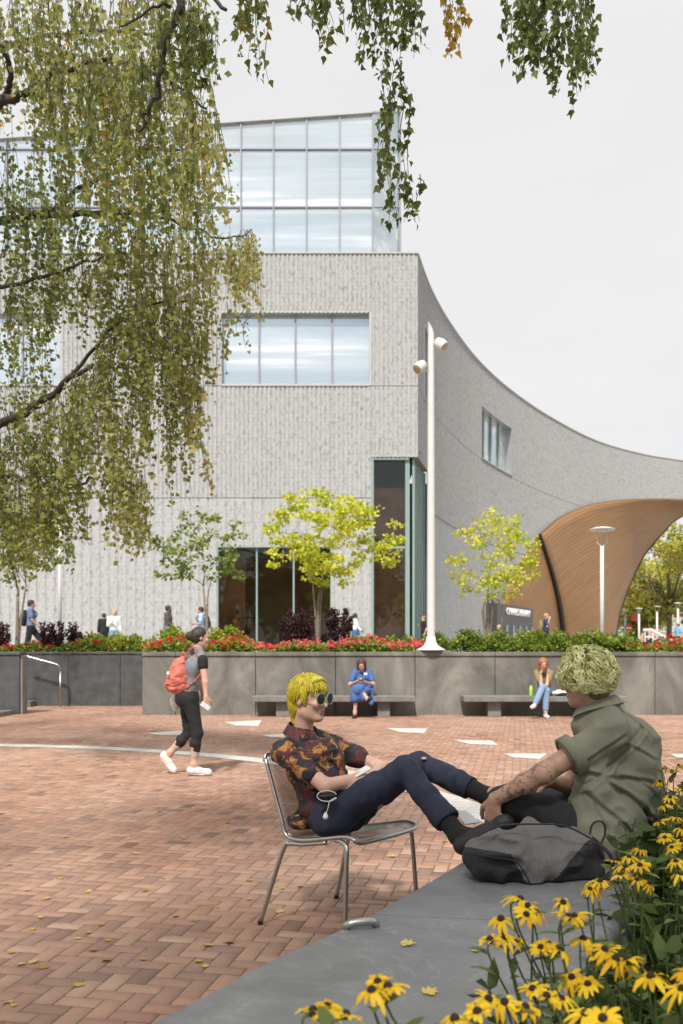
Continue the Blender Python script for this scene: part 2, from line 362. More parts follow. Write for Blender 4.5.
def simple_person(name, base, fwd, H, label, cat='person', pose='walk', skin='skin', top='c_white', bottom='c_dark', hair='h_dark', shoes='c_shoe',
                  long_hair=False, skirt=False, shorts=False, arms='down', h=.014, group=None, build=1.0, lsleeve=False, phase=1.0, J=None, detail=True, bare_head=False, legmat=None):
    """one continuous body with clothes as children. J overrides joints (world coordinates)"""
    f, l, u = frame(fwd); B = V(base); s = H / 1.75
    W = lambda a, b, z: B + f * a * s + l * b * s + u * z * s
    j = dict(pel=W(0, 0, .98), che=W(.01, 0, 1.30), nek=W(.0, 0, 1.47), hed=W(.025, 0, 1.62),
             shL=W(0, .175, 1.42), shR=W(0, -.175, 1.42), hiL=W(0, .085, .93), hiR=W(0, -.085, .93))
    if pose == 'walk':
        p = .16 * phase
        j.update(knL=W(p + .05, .09, .51), anL=W(p + .02, .09, .10), heL=W(p - .04, .09, .0), toL=W(p + .2, .1, .01),
                 knR=W(-p * .3, -.09, .51), anR=W(-p - .18, -.09, .16), heR=W(-p - .24, -.09, .09), toR=W(-p - .02, -.1, .01))
    else:
        j.update(knL=W(.02, .10, .50), anL=W(0, .10, .09), heL=W(-.05, .10, 0), toL=W(.19, .12, .0),
                 knR=W(.02, -.10, .50), anR=W(0, -.10, .09), heR=W(-.05, -.10, 0), toR=W(.19, -.12, .0))
    j.update(elL=W(-.03, .22, 1.13), wrL=W(.06, .23, .89), elR=W(-.04, -.22, 1.13), wrR=W(.05, -.23, .89))
    if arms in ('phone', 'face'):
        j.update(elR=W(.05, -.22, 1.15), wrR=W(.22, -.08, 1.28) if arms == 'phone' else W(.14, -.09, 1.50))
    if arms == 'both':
        j.update(elR=W(.03, -.22, 1.14), wrR=W(.25, -.06, 1.15), elL=W(.03, .22, 1.14), wrL=W(.25, .06, 1.15))
    if arms == 'swing':
        j.update(elL=W(-.12, .21, 1.15), wrL=W(-.08, .22, .91), elR=W(.08, -.21, 1.15), wrR=W(.24, -.2, .99))
    if J: j.update({k: V(q) for k, q in J.items()})
    b = build; root = thing(name, B, label, cat, group)
    tors_ax = frame(f, j['che'] - j['pel']); TA = (tors_ax[0], tors_ax[1], tors_ax[2])
    body = []
    mid = (j['pel'] + j['che']) / 2
    body += [ell(j['pel'], V(.105 * b, .15 * b, .12) * s, TA, .05), ell(mid, V(.095 * b, .13 * b, .15) * s, TA, .06), ell(j['che'], V(.105 * b, .155 * b, .16) * s, TA, .05),
             cap(j['shL'], j['nek'], .05 * s, .05 * s, .05), cap(j['shR'], j['nek'], .05 * s, .05 * s, .05), cap(j['nek'] - u * .03 * s, j['hed'] - u * .05 * s - f * .015 * s, .054 * s, .05 * s, .02)]
    for q in 'LR':
        body += [cap(j['sh' + q], j['el' + q], .046 * s * b, .036 * s, .03), cap(j['el' + q], j['wr' + q], .037 * s, .025 * s, .015),
                 cap(j['hi' + q], j['kn' + q], .078 * s * b, .055 * s, .04), cap(j['kn' + q], j['an' + q], .054 * s, .036 * s, .02)]
        body += foot_prims(j['an' + q], j['he' + q], j['to' + q], s)
        dr = nrm(j['wr' + q] - j['el' + q]); body += hand_prims(j['wr' + q], dr, l if q == 'L' else -l, f, .45, s)
    hf = J.get('_face', f) if J else f
    body += head_prims(j['hed'], hf, s)
    sdf_obj('body', body, h, M[skin], root, it=1)
    hfv, hl, hu = frame(hf)
    g = .014 * s + h * .35
    cl = [ell(j['pel'] + u * .02, V(.105 * b, .15 * b, .12) * s + g, TA, .06), ell(mid, V(.10 * b, .14 * b, .15) * s + g, TA, .06), ell(j['che'], V(.105 * b, .155 * b, .155) * s + g, TA, .05),
          cap(j['shL'], j['nek'], .052 * s + g, .045 * s + g, .05), cap(j['shR'], j['nek'], .052 * s + g, .045 * s + g, .05)]
    if not skirt == 'dress': cuts = [(j['pel'] - tors_ax[2] * .06 * s, -tors_ax[2])]
    else: cuts = []
    cuts.append((j['nek'] + u * .045 * s, u))
    for q in 'LR':
        e = j['el' + q]; sh = j['sh' + q]; end = sh + (e - sh) * .62
        cl.append(cap(sh, end, .052 * s * b + g, .05 * s + g, .03))
        if lsleeve: cl += [cap(sh, e, .05 * s * b + g, .04 * s + g, .02), cap(e, j['wr' + q] - nrm(j['wr' + q] - e) * .02, .04 * s + g, .03 * s + g, .02)]
    sdf_obj('shirt' if skirt != 'dress' else 'dress_top', cl, h, M[top], root, cuts=cuts if pose != 'sit' else [cuts[-1]], it=2)
    tr = [ell(j['pel'] - u * .01, V(.107 * b, .152 * b, .12) * s + g * .8, TA, .05)]
    if skirt:
        kn = (j['knL'] + j['knR']) / 2; tr += [cap(j['hiL'], j['knL'] , .10 * s, .10 * s, .08), cap(j['hiR'], j['knR'], .10 * s, .10 * s, .08), cap(j['pel'], kn, .12 * s, .12 * s, .08)]
        cu = [(kn + u * 0, -u)] if pose != 'sit' else [];
        sdf_obj('skirt', tr, h, M[bottom], root, cuts=cu, it=2)
    else:
        for q in 'LR':
            tr.append(cap(j['hi' + q], j['kn' + q], .082 * s * b + g * .8, .060 * s + g, .04))
            if not shorts: tr.append(cap(j['kn' + q], j['an' + q] + (j['kn' + q] - j['an' + q]) * .1, .058 * s + g, .045 * s + g, .02))
        sdf_obj('trousers' if not shorts else 'shorts', tr, h, M[bottom], root, it=2, cuts=[(j['pel'] + tors_ax[2] * .07 * s, tors_ax[2])] if pose != 'sit' else ())
    for q in 'LR':
        sdf_obj('shoe', foot_prims(j['an' + q] * .35 + j['he' + q] * .65 + u * .02, j['he' + q], j['to' + q], s, .008)[1:], h * .8, M[shoes], root)
    if not bare_head:
        hc = j['hed'] + hu * .035 * s - hfv * .022 * s
        hp = [ell(hc, V(.098, .088, .092) * s + h * .2, (hfv, hl, hu), .02), ell(hc - hfv * .03 * s - hu * .03 * s, V(.075, .082, .09) * s, (hfv, hl, hu), .02)]
        if long_hair: hp += [cap(hc - hfv * .04 * s, hc - hfv * .06 * s - hu * .22 * s, .085 * s, .05 * s, .04), cap(hc + hl * .055 * s, hc + hl * .075 * s - hu * .22 * s, .05 * s, .03 * s, .03), cap(hc - hl * .055 * s, hc - hl * .075 * s - hu * .22 * s, .05 * s, .03 * s, .03)]
        fc = j['hed']
        carve = [lambda X, Y, Z: -(np.sqrt(sum((((X - q0[0]) * a[0] + (Y - q0[1]) * a[1] + (Z - q0[2]) * a[2]) / r) ** 2 for a, r in ((hfv, .075 * s), (hl, .062 * s), (hu, .085 * s)))) - 1) * .06 for q0 in [fc + hfv * .075 * s - hu * .035 * s]]
        sdf_obj('hair', hp, h * .8, M[hair], root, carve=carve, it=1, noise=lambda p: vnoise(p, 45) * .012)
    if detail:
        mb = MB()
        for q in (1, -1):
            c0 = j['hed'] + hfv * .086 * s + hu * .004 * s + q * hl * .031 * s; mb.lathe(c0 - V(0, 0, .007 * s), [(.002 * s, 0), (.009 * s, .004 * s), (.011 * s, .007 * s), (.009 * s, .010 * s), (.002 * s, .014 * s)], 8)
        mb.build('eyes', M['eye'], root, smooth=True)
    root['_j'] = 0; del root['_j']
    return root, j
# ------------------------------------------------------------------ render, camera, sky, sun
vs_ = scn.view_settings; vs_.view_transform = 'Standard'; vs_.look = 'None'; vs_.gamma = 1; vs_.use_curve_mapping = False; vs_.exposure = 0.34
cam = bpy.data.cameras.new('camera'); co = bpy.data.objects.new('camera', cam); COL.objects.link(co); scn.camera = co
co.location = (0, 0, EYE); co.rotation_euler = (math.pi / 2, 0, 0)
cam.sensor_fit = 'VERTICAL'; cam.sensor_height = 36; cam.sensor_width = 24; cam.lens = FP / 1024 * 36; cam.shift_y = 140 / 1024
cam.clip_start = .05; cam.clip_end = 3000
cam.dof.use_dof = True; cam.dof.focus_distance = 4.4; cam.dof.aperture_fstop = 4.5
SUN_EL, SUN_AZ = math.radians(52), math.radians(194)      # azimuth clockwise from +Y: behind the camera, to its left
w = bpy.data.worlds.new('World'); scn.world = w; w.use_nodes = True; nt = w.node_tree; nt.nodes.clear()
sky = nt.nodes.new('ShaderNodeTexSky'); sky.sky_type = 'NISHITA'; sky.sun_disc = False; sky.sun_elevation = SUN_EL; sky.sun_rotation = SUN_AZ; sky.dust_density = 2.5
b1 = nt.nodes.new('ShaderNodeBackground'); b1.inputs[1].default_value = .12; nt.links.new(sky.outputs[0], b1.inputs[0])
b2 = nt.nodes.new('ShaderNodeBackground'); b2.inputs[1].default_value = .76
tc = nt.nodes.new('ShaderNodeTexCoord'); mp = nt.nodes.new('ShaderNodeMapping'); mp.inputs['Scale'].default_value = (1, 1, 2.6); nt.links.new(tc.outputs['Generated'], mp.inputs[0])
nz = nt.nodes.new('ShaderNodeTexNoise'); nz.inputs['Scale'].default_value = 2.4; nz.inputs['Detail'].default_value = 6; nz.inputs['Roughness'].default_value = .52; nt.links.new(mp.outputs[0], nz.inputs[0])
cr = nt.nodes.new('ShaderNodeValToRGB'); cr.color_ramp.elements[0].position = .3; cr.color_ramp.elements[0].color = (.86, .86, .87, 1); cr.color_ramp.elements[1].position = .75; cr.color_ramp.elements[1].color = (.96, .95, .95, 1)
nt.links.new(nz.outputs[0], cr.inputs[0]); nt.links.new(cr.outputs[0], b2.inputs[0])
sx = nt.nodes.new('ShaderNodeSeparateXYZ'); nt.links.new(tc.outputs['Generated'], sx.inputs[0])
def wm(op, a, b=0.0, clamp=False):
    nd = nt.nodes.new('ShaderNodeMath'); nd.operation = op; nd.use_clamp = clamp
    for i, v_ in ((0, a), (1, b)):
        if isinstance(v_, bpy.types.NodeSocket): nt.links.new(v_, nd.inputs[i])
        else: nd.inputs[i].default_value = v_
    return nd.outputs[0]
front = wm('MULTIPLY', wm('ADD', sx.outputs[1], .35), 3.0, True)
cl_ = wm('MULTIPLY', wm('SUBTRACT', nz.outputs[0], .40), 5.0, True)
cl_ = wm('ADD', wm('MULTIPLY', cl_, .62), .25)
fac = wm('MINIMUM', wm('MAXIMUM', front, cl_), .97)
mxs = nt.nodes.new('ShaderNodeMixShader'); nt.links.new(fac, mxs.inputs[0]); nt.links.new(b1.outputs[0], mxs.inputs[1]); nt.links.new(b2.outputs[0], mxs.inputs[2])
wo = nt.nodes.new('ShaderNodeOutputWorld'); nt.links.new(mxs.outputs[0], wo.inputs[0])
sd = bpy.data.lights.new('sun', 'SUN'); sd.energy = 3.9; sd.angle = math.radians(5); sd.color = (1, .95, .88)
so = bpy.data.objects.new('sun', sd); COL.objects.link(so)
sun_dir = V(math.sin(SUN_AZ) * math.cos(SUN_EL), math.cos(SUN_AZ) * math.cos(SUN_EL), math.sin(SUN_EL))
so.rotation_euler = Vector(sun_dir).to_track_quat('Z', 'Y').to_euler()

# ------------------------------------------------------------------ materials
t = NT('brick_paver'); a = t.attr('tint'); o = t.obj()
c = t.ramp(a, [(0, (.21, .115, .085)), (.25, (.33, .18, .125)), (.5, (.43, .23, .15)), (.75, (.50, .285, .185)), (1, (.58, .37, .26))])
c = t.mix(t.math('MULTIPLY', t.noise(o, 9, 6, .7), .55), c, (.16, .12, .10), 'MULTIPLY')
c = t.mix(t.ramp(t.noise(o, .55, 3), [(.35, (0, 0, 0)), (.75, (.5, .5, .5))]), c, (.50, .36, .28))
c = t.mix(t.ramp(t.noise(o, 3.3, 5, .75, .6), [(.56, (0, 0, 0)), (.70, (.40, .40, .40))]), c, (.13, .095, .08)); c = t.mix(t.ramp(t.noise(o, 38, 3, .6), [(.66, (0, 0, 0)), (.74, (.5, .5, .5))]), c, (.10, .08, .07))
M['paver'] = t.bsdf(c, .78, t.bump(t.noise(o, 60, 5), .35, .004))
M['joint'] = simple('joint_sand', (.13, .125, .085), .95, .4, 30)
M['inlay'] = simple('pale_inlay_stone', (.56, .55, .51), .8, .14, 14)
M['terrace'] = simple('terrace_concrete', (.42, .40, .37), .9)
M['asphalt'] = simple('asphalt', (.06, .06, .06), .9)
M['soil'] = simple('dark_soil', (.05, .038, .026), .95, .5, 30, .8, .02)
t = NT('bench_slate'); o = t.obj(); n1 = t.noise(o, 2.2, 6, .65, .6); n2 = t.noise(o, 14, 6, .7)
c = t.ramp(n1, [(.3, (.125, .13, .134)), (.55, (.17, .174, .177)), (.75, (.235, .236, .237))])
vein = t.ramp(t.noise(o, 1.7, 5, .6, 2.5), [(.485, (0, 0, 0)), (.5, (1, 1, 1)), (.515, (0, 0, 0))])
c = t.mix(t.math('MULTIPLY', vein, .22), c, (.42, .42, .41)); c = t.mix(t.math('MULTIPLY', t.ramp(n2, [(.55, (0, 0, 0)), (.8, (1, 1, 1))]), .25), c, (.30, .30, .29))
c = t.mix(t.ramp(t.noise(o, 3.1, 5, .7, 1.0), [(.52, (0, 0, 0)), (.66, (.45, .45, .45))]), c, (.12, .118, .112)); c = t.mix(t.ramp(t.noise(o, 55, 3, .6), [(.66, (0, 0, 0)), (.72, (.5, .5, .5))]), c, (.09, .088, .082))
M['slate'] = t.bsdf(c, t.ramp(n2, [(.3, (.42, .42, .42)), (.7, (.62, .62, .62))]), t.bump(t.noise(o, 90, 4), .12, .002))
t = NT('planter_granite'); o = t.obj(); n1 = t.noise(t.mapping(o, (1, 1, .45)), 1.3, 6, .65, .8); n2 = t.noise(o, 30, 4, .6)
c = t.ramp(n1, [(.33, (.045, .044, .038)), (.46, (.11, .106, .092)), (.56, (.165, .158, .138)), (.70, (.26, .25, .215))])
c = t.mix(t.math('MULTIPLY', n2, .35), c, (.30, .28, .25)); M['granite'] = t.bsdf(c, .6, t.bump(n2, .2, .003))
M['granite_shaded'] = simple('shaded_granite', (.075, .077, .078), .5, .3, 4)  # darker copy of the planter granite, shade of the left recess painted in
M['concrete'] = simple('grey_concrete', (.19, .182, .165), .8, .2, 6)
t = NT('grey_ribbed_brick'); uvn = t.uv()
br = t.n('ShaderNodeTexBrick', {'Vector': uvn, 'Color1': (.405, .405, .40, 1), 'Color2': (.225, .226, .228, 1), 'Mortar': (.34, .335, .325, 1), 'Scale': 1.0, 'Mortar Size': .004, 'Bias': -.45, 'Brick Width': .09, 'Row Height': .16}, offset=0.5, squash=1.0)
c = t.mix(t.math('MULTIPLY', t.attr('tint'), .40), br.outputs[0], (.445, .445, .44))
nn = t.noise(t.mapping(uvn, (8, 5, 1)), 1.0, 3, .7)
c = t.mix(t.ramp(nn, [(.56, (0, 0, 0)), (.66, (.75, .75, .75))]), c, (.19, .187, .183))
c = t.mix(t.ramp(t.noise(t.mapping(uvn, (.12, .05, 1)), 1.0, 3), [(.4, (0, 0, 0)), (.8, (.18, .18, .18))]), c, (.32, .31, .29))
M['brick'] = t.bsdf(c, .85, t.bump(t.math('ADD', br.outputs[1], t.math('MULTIPLY', nn, 2.0)), .5, .02))
t = NT('warm_wood_panels'); uvn = t.uv(); n1 = t.noise(t.mapping(uvn, (.25, 8, 1)), 1.0, 5, .6); n2 = t.noise(t.mapping(uvn, (.1, 2.2, 1)), 1.0, 2)
c = t.ramp(n1, [(.25, (.19, .09, .030)), (.5, (.265, .132, .043)), (.75, (.335, .18, .064))]); c = t.mix(t.ramp(n2, [(.35, (0, 0, 0)), (.65, (.35, .35, .35))]), c, (.39, .215, .075))
sp = t.n('ShaderNodeSeparateXYZ', {0: uvn}); fr = t.math('FRACT', t.math('MULTIPLY', sp.outputs[1], 3.6)); ln = t.math('LESS_THAN', fr, .16)
c = t.mix(t.math('MULTIPLY', ln, .55), c, (.07, .035, .016)); M['wood'] = t.bsdf(c, .5, t.bump(t.math('MULTIPLY', ln, -1.0), .5, .02))
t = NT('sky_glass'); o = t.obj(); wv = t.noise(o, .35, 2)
M['skyglass'] = t.bsdf(t.ramp(t.noise(t.mapping(o, (.06, 1, 1.1)), 1.0, 4, .6), [(.38, (.46, .54, .57)), (.56, (.60, .66, .68)), (.64, (.86, .88, .87)), (.68, (.62, .68, .69))]), .06, t.bump(wv, .06, .05), Metallic=.55, Specular_IOR_Level=.8)  # pale bands in the colour stand for ceiling lights and reflections in the panes
t = NT('dark_glass'); g1 = t.n('ShaderNodeBsdfGlossy', {'Color': (.85, .9, .88, 1), 'Roughness': .02}).outputs[0]; tr = t.n('ShaderNodeBsdfTransparent', {'Color': (.93, .95, .93, 1)}).outputs[0]
fz = t.n('ShaderNodeFresnel', {'IOR': 1.6}).outputs[0]; mx = t.n('ShaderNodeMixShader', {0: t.math('MULTIPLY', fz, 1.3), 1: tr, 2: g1}); t.link(mx.outputs[0], t.out.inputs[0]); M['glass'] = t.m
M['teal_frame'] = simple('teal_aluminium', (.22, .30, .28), .4, .05, 4)
M['mullion'] = simple('pale_mullion', (.27, .27, .32), .4, .05, 4)
M['grey_metal'] = simple('grey_metal', (.45, .45, .45), .4, .05, 4, Metallic=.6)
M['white_metal'] = simple('white_painted_metal', (.62, .61, .585), .45, .05, 4)
M['steel'] = simple('brushed_steel', (.46, .45, .43), .32, .08, 40, Metallic=.95)
M['black_metal'] = simple('black_metal', (.02, .02, .022), .5)
M['interior'] = simple('brown_interior', (.36, .17, .10), .8, .4, 1.2)
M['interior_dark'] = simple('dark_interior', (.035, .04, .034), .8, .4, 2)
M['painted_lit_wall'] = simple('painted_lit_brown', (.42, .15, .06), .7, .2, 1)  # orange light inside the room painted as the wall's own colour
M['lamp_glass'] = simple('amber_lens', (.45, .33, .16), .3)
M['white'] = simple('white_lettering', (.8, .8, .78), .6, .03)
M['red'] = simple('red_paint', (.62, .035, .04), .5, .1)
M['skin'] = simple('skin', (.55, .34, .255), .5, .06, 18, .1, .002, Subsurface_Weight=.08)
M['skin_tan'] = simple('tanned_skin', (.40, .235, .165), .5, .10, 14, .12, .002, Subsurface_Weight=.06)
M['skin_dark'] = simple('brown_skin', (.13, .07, .045), .5, .1)
for k_, c_, r_ in (('c_white', (.72, .71, .69), .8), ('c_dark', (.011, .011, .013), .8), ('c_grey', (.20, .21, .23), .85), ('c_charcoal', (.075, .078, .085), .85), ('c_blue', (.06, .125, .31), .8),
                   ('c_lightblue', (.36, .52, .74), .8), ('c_orange', (.62, .16, .05), .8), ('c_olive', (.235, .19, .095), .9), ('c_denim', (.20, .30, .45), .85), ('c_navy', (.03, .04, .09), .8),
                   ('c_shoe', (.70, .68, .64), .6), ('c_blackshoe', (.018, .018, .02), .55), ('c_skyblue', (.16, .42, .62), .8), ('c_bluegrey', (.14, .20, .33), .8),
                   ('h_dark', (.035, .024, .018), .55), ('h_blond', (.42, .29, .14), .6), ('h_red', (.33, .12, .045), .55), ('h_brown', (.07, .032, .02), .55), ('eye', (.015, .012, .01), .2), ('c_teal', (.05, .30, .30), .8)):
    M[k_] = simple(k_, c_, r_, .18, 22, .35, .006)

# ------------------------------------------------------------------ ground
def gz(y): return 1.0 + .3 * min(max((y - 20) / 16, 0), 1)
def sheet(name, pts, mat, kind='structure', uv=None):
    o = link_mesh(name, pts, [tuple(range(len(pts)))], mat); tag(o, kind=kind); return o
sheet('ground', [(-900, -300, -.03), (900, -300, -.03), (900, 1800, -.03), (-900, 1800, -.03)], M['terrace'])
sheet('paving_joints', [(-22, -12, -.004), (26, -12, -.004), (26, 23, -.004), (-22, 23, -.004)], M['joint'])
def herringbone():
    s = .088; th = -math.atan(178.5 / 900); ca, sa = math.cos(th), math.sin(th)
    n = 370; I, Jj = np.meshgrid(np.arange(-n, n), np.arange(-n // 2, n), indexing='ij'); I = I.ravel(); Jj = Jj.ravel(); c = (I - Jj) % 4
    g = .0035; qs = []
    for cls, w_, h_ in ((0, 2, 1), (3, 1, 2)):
        i, j = I[c == cls], Jj[c == cls]
        x0, y0, x1, y1 = i * s + g, j * s + g, (i + w_) * s - g, (j + h_) * s - g
        qs.append(np.stack([np.stack([x0, y0], 1), np.stack([x1, y0], 1), np.stack([x1, y1], 1), np.stack([x0, y1], 1)], 1))
    q = np.concatenate(qs); q = np.stack([q[..., 0] * ca - q[..., 1] * sa, q[..., 0] * sa + q[..., 1] * ca], -1)
    m = q.mean(1); ok = (m[:, 1] > .2) & (m[:, 1] < 22.7) & (np.abs(m[:, 0]) < m[:, 1] * .48 + 2.5); q = q[ok]; n = len(q)
    z = RNG.normal(0, .0006, n)[:, None].repeat(4, 1) + RNG.normal(0, .0005, (n, 4))
    top = np.concatenate([q, z[..., None]], -1); mid = q.mean(1, keepdims=True); ins = mid + (q - mid) * .955
    low = np.concatenate([q, np.full((n, 4, 1), -.0035)], -1); top = np.concatenate([ins, z[..., None]], -1)
    v = np.concatenate([top, low], 1).reshape(-1, 3); b = np.arange(n)[:, None] * 8
    f = np.concatenate([b + np.array([[0, 1, 2, 3]])] + [b + np.array([[4 + k, 4 + (k + 1) % 4, (k + 1) % 4, k]]) for k in range(4)])
    tn = np.clip(RNG.normal(.52, .20, n), 0, 1); tag(link_mesh('brick_paving', v, f, M['paver'], tint=tn.repeat(8)), kind='structure')
herringbone()
# pale ring and the star points set in the paving
RC = V(-5.93, 5.74)
mb = MB(); a0 = [math.radians(q) for q in np.linspace(-60, 190, 240)]
ri, ro = 7.18, 7.50
for i in range(len(a0) - 1):
    A, B = a0[i], a0[i + 1] - .0006
    mb.add([(RC[0] + r * math.cos(x), RC[1] + r * math.sin(x), .0045) for r, x in ((ri, A), (ro, A), (ro, B), (ri, B))], [(0, 1, 2, 3)], RNG.uniform(.3, .7))
tag(mb.build('paving_ring', M['inlay']), kind='structure')
def inlay(pts):
    tag(link_mesh('paving_star_point', [G(x, y, .0045) for x, y in pts], [tuple(range(len(pts)))], M['inlay']), kind='structure')
inlay([(224, 722), (262, 720), (258, 726), (236, 725.5)]); inlay([(146, 733), (186, 730.5), (182, 735), (160, 735)]); inlay([(262, 735), (300, 733), (298, 738), (270, 737)])
inlay([(386, 728), (428, 728.5), (424, 733), (400, 732)]); inlay([(453, 740), (492, 740.5), (498, 745), (470, 744)]); inlay([(504, 753.5), (547, 753.5), (540, 759), (512, 757)]); inlay([(671, 754), (700, 754), (704, 759), (676, 757)])
tag(MB().prism([tuple(G(x, y)[:2]) for x, y in ((455, 813), (466, 811.5), (480, 823), (465, 825))], .0055, .009).build('drain_grate', M['grey_metal']), 'small metal drain grate set in the pale ring beyond the stone bench', 'drain')
# upper terrace behind the planter
mb = MB(); ys = [22.95, 36.0, 46, 60, 1500]
for a, b in zip(ys[:-1], ys[1:]):
    mb.add([(-60 if b < 1000 else -700, a, gz(a)), (60 if b < 1000 else 700, a, gz(a)), (60 if b < 1000 else 700, b, gz(b)), (-60 if b < 1000 else -700, b, gz(b))], [(0, 1, 2, 3)])
tag(mb.build('terrace_ground', M['terrace']), kind='structure')

# ------------------------------------------------------------------ planter walls, benches
pl = thing('planter_wall', (0, 19.3, 0), 'long dark grey stone planter wall with flowers and shrubs growing on top', 'planter')
xs = [G(142, 715)[0]] + [(q - CX) * 19.3 / FP for q in (175.5, 255.5, 335.5, 415, 495, 575, 655, 735, 815)]
for i in range(len(xs) - 1):
    mb = MB(); mb.box(xs[i] + .006, 19.3 + (i % 3) * .002, -.03, xs[i + 1] - .006, 19.6, 1.262); mb.build('wall_slab', M['granite'], pl, bevel=.006)
    mb = MB(); mb.box(xs[i] + .004, 19.27, 1.266, xs[i + 1] - .004, 19.72, 1.352); mb.build('coping', M['granite'], pl, bevel=.008)
mb = MB(); mb.box(xs[0], 19.606, -.03, xs[0] + .3, 22.5, 1.26); mb.build('side_wall', M['granite_shaded'], pl)
mb = MB(); mb.box(xs[0] - .003, 19.726, 1.264, xs[0] + .33, 22.5, 1.350); mb.build('side_coping', M['granite_shaded'], pl, bevel=.006)
mb = MB()
xr = [-14.0, (68 - CX) * 22.5 / FP, (120 - CX) * 22.5 / FP, xs[0] + .29]
pr2 = thing('planter_wall', (-6.5, 22.5, 0), 'set back granite planter wall in painted shade behind the steel handrail', 'planter')
for i in range(3): MB().box(xr[i] + .004, 22.52, -.03, xr[i + 1] - .004, 22.8, 1.30).build('wall_slab', M['granite_shaded'], pr2, bevel=.006)
MB().box(xr[0], 22.49, 1.304, xr[-1] - .02, 22.9, 1.356).build('coping', M['granite_shaded'], pr2, bevel=.006)
pf = thing('planter_wall', (-8.3, 19.5, 0), 'dark granite planter block with red flowers at the left edge', 'planter')
bx1 = (19.5 - CX) * 19.5 / FP
MB().box(-12, 19.5, -.03, bx1, 19.86, 1.28).build('wall_block', M['granite_shaded'], pf, bevel=.01)
MB().box(-12.02, 19.47, 1.284, bx1 + .02, 19.90, 1.352).build('coping', M['granite_shaded'], pf, bevel=.01)
MB().box(bx1 + .004, 19.54, -.02, bx1 + .05, 19.84, 1.275).build('end_panel', M['granite'], pf, bevel=.01)
tag(MB().box(-12, 17.9, -.02, bx1 - .1, 19.44, .10).build('low_kerb', M['granite'], None, bevel=.01), 'low grey stone kerb around the small planting at the left edge', 'kerb')
tag(MB().box((20 - CX) * 22.2 / FP, 22.1, -.02, (32 - CX) * 22.2 / FP, 22.48, .14).build('stone_step', M['granite'], None, bevel=.01), 'small grey stone step in the corner beside the handrail', 'step')
hr = thing('handrail', G(60, 707), 'thin stainless steel handrail sloping down by the set back wall', 'handrail')
g0 = G(60, 706.5); MB().tube(smoothpath([P(24, 655.5, 22.1), P(40, 660, 22.1), P(55, 664, 22.1), P(59.3, 667, 22.1), P(60.4, 672, 22.1)], 5), .025, 10).build('rail', M['steel'], hr, smooth=True)
MB().tube([P(60.4, 671.5, 22.1), V(P(60.4, 700, 22.1)[0], 22.1, 0)], .025, 10).build('post', M['steel'], hr, smooth=True)
def stone_bench(x0, x1, legs, label):
    X0, X1 = (x0 - CX) * 18.62 / FP, (x1 - CX) * 18.62 / FP
    b = thing('stone_bench', ((X0 + X1) / 2, 18.9, 0), label, 'bench', 'stone benches along the planter wall')
    MB().box(X0, 18.62, .318, X1, 19.22, .432).build('seat', M['concrete'], b, bevel=.012)
    for a, c in legs: MB().box((a - CX) * 18.8 / FP, 18.78, 0, (c - CX) * 18.8 / FP, 19.18, .316).build('leg', M['concrete'], b, bevel=.01)
stone_bench(252, 415.5, ((276, 290), (377.5, 390)), 'stone bench with the woman in blue dress sitting on it')
stone_bench(464, 628.5, ((488, 501), (599, 612)), 'stone bench with the red haired woman and green bottle on it')
# foreground stone bench
inner = [(-2.2, .0), (-1.45, .8), (-.85, 1.65), (-.467, 2.195), (-.288, 2.508), (-.178, 2.691), (.005, 2.95), (.205, 3.29), (.44, 3.73), (.545, 3.95), (.66, 4.24), (.74, 4.52)]
outer = [(-1.2, -.5), (-.55, .3), (.0, 1.1), (.25, 1.6), (.50, 2.1), (.83, 2.81), (1.13, 3.45), (1.36, 4.05), (1.48, 4.42), (1.50, 4.52)]
inn = smoothpath([(*p, 0) for p in inner], 6); out = smoothpath([(*p, 0) for p in outer], 6)
def resample(pts, n):
    pts = np.array(pts); L = np.r_[0, np.cumsum(np.linalg.norm(np.diff(pts, axis=0), axis=1))]; s = np.linspace(0, L[-1], n)
    return np.stack([np.interp(s, L, pts[:, i]) for i in range(3)], 1)
inn = resample(inn, 80); out = resample(out, 80); OUTER = out.copy(); BT = .45
j0 = int(np.argmin(np.linalg.norm(inn[:, :2] - V(.114, 2.98 + .12), axis=1)))
bench = thing('curved_stone_bench', (.4, 3, 0), 'long curved dark slate bench in the foreground with backpack and man', 'bench')
for a, b in ((0, j0), (j0, 80)):
    a_, b_ = a, min(b + 1, 80); A = inn[a_:b_].copy(); B = out[a_:b_].copy()
    if a: A[0] += nrm(A[1] - A[0]) * .004; B[0] += nrm(B[1] - B[0]) * .004
    m = len(A); prof = []
    for i in range(m):
        w_ = nrm(B[i] - A[i]); W_ = np.linalg.norm(B[i] - A[i]); r = .022; pr = [(.03, -.02), (.03, BT - .10), (0, BT - .095)]
        pr += [(r - r * math.cos(q), BT - r + r * math.sin(q)) for q in (0, .4, .8, 1.2, 1.57)]
        R2 = .05; pr += [(W_ - R2 + R2 * math.sin(q), BT - R2 + R2 * math.cos(q)) for q in (0, .4, .8, 1.2, 1.57)] + [(W_, -.02)]
        prof.append([A[i] + w_ * x + V(0, 0, z) for x, z in pr])
    k = len(prof[0]); vv = [p for q in prof for p in q]
    ff = [(i * k + j, i * k + j + 1, (i + 1) * k + j + 1, (i + 1) * k + j) for i in range(m - 1) for j in range(k - 1)] + [tuple(range(k))[::-1], tuple((m - 1) * k + j for j in range(k))]
    o = link_mesh('bench_slab', vv, ff, M['slate'], bench, smooth=True)
    o.data.polygons[len(ff) - 1].use_smooth = False; o.data.polygons[len(ff) - 2].use_smooth = False
    es = o.modifiers.new('e', 'EDGE_SPLIT'); es.split_angle = math.radians(35)
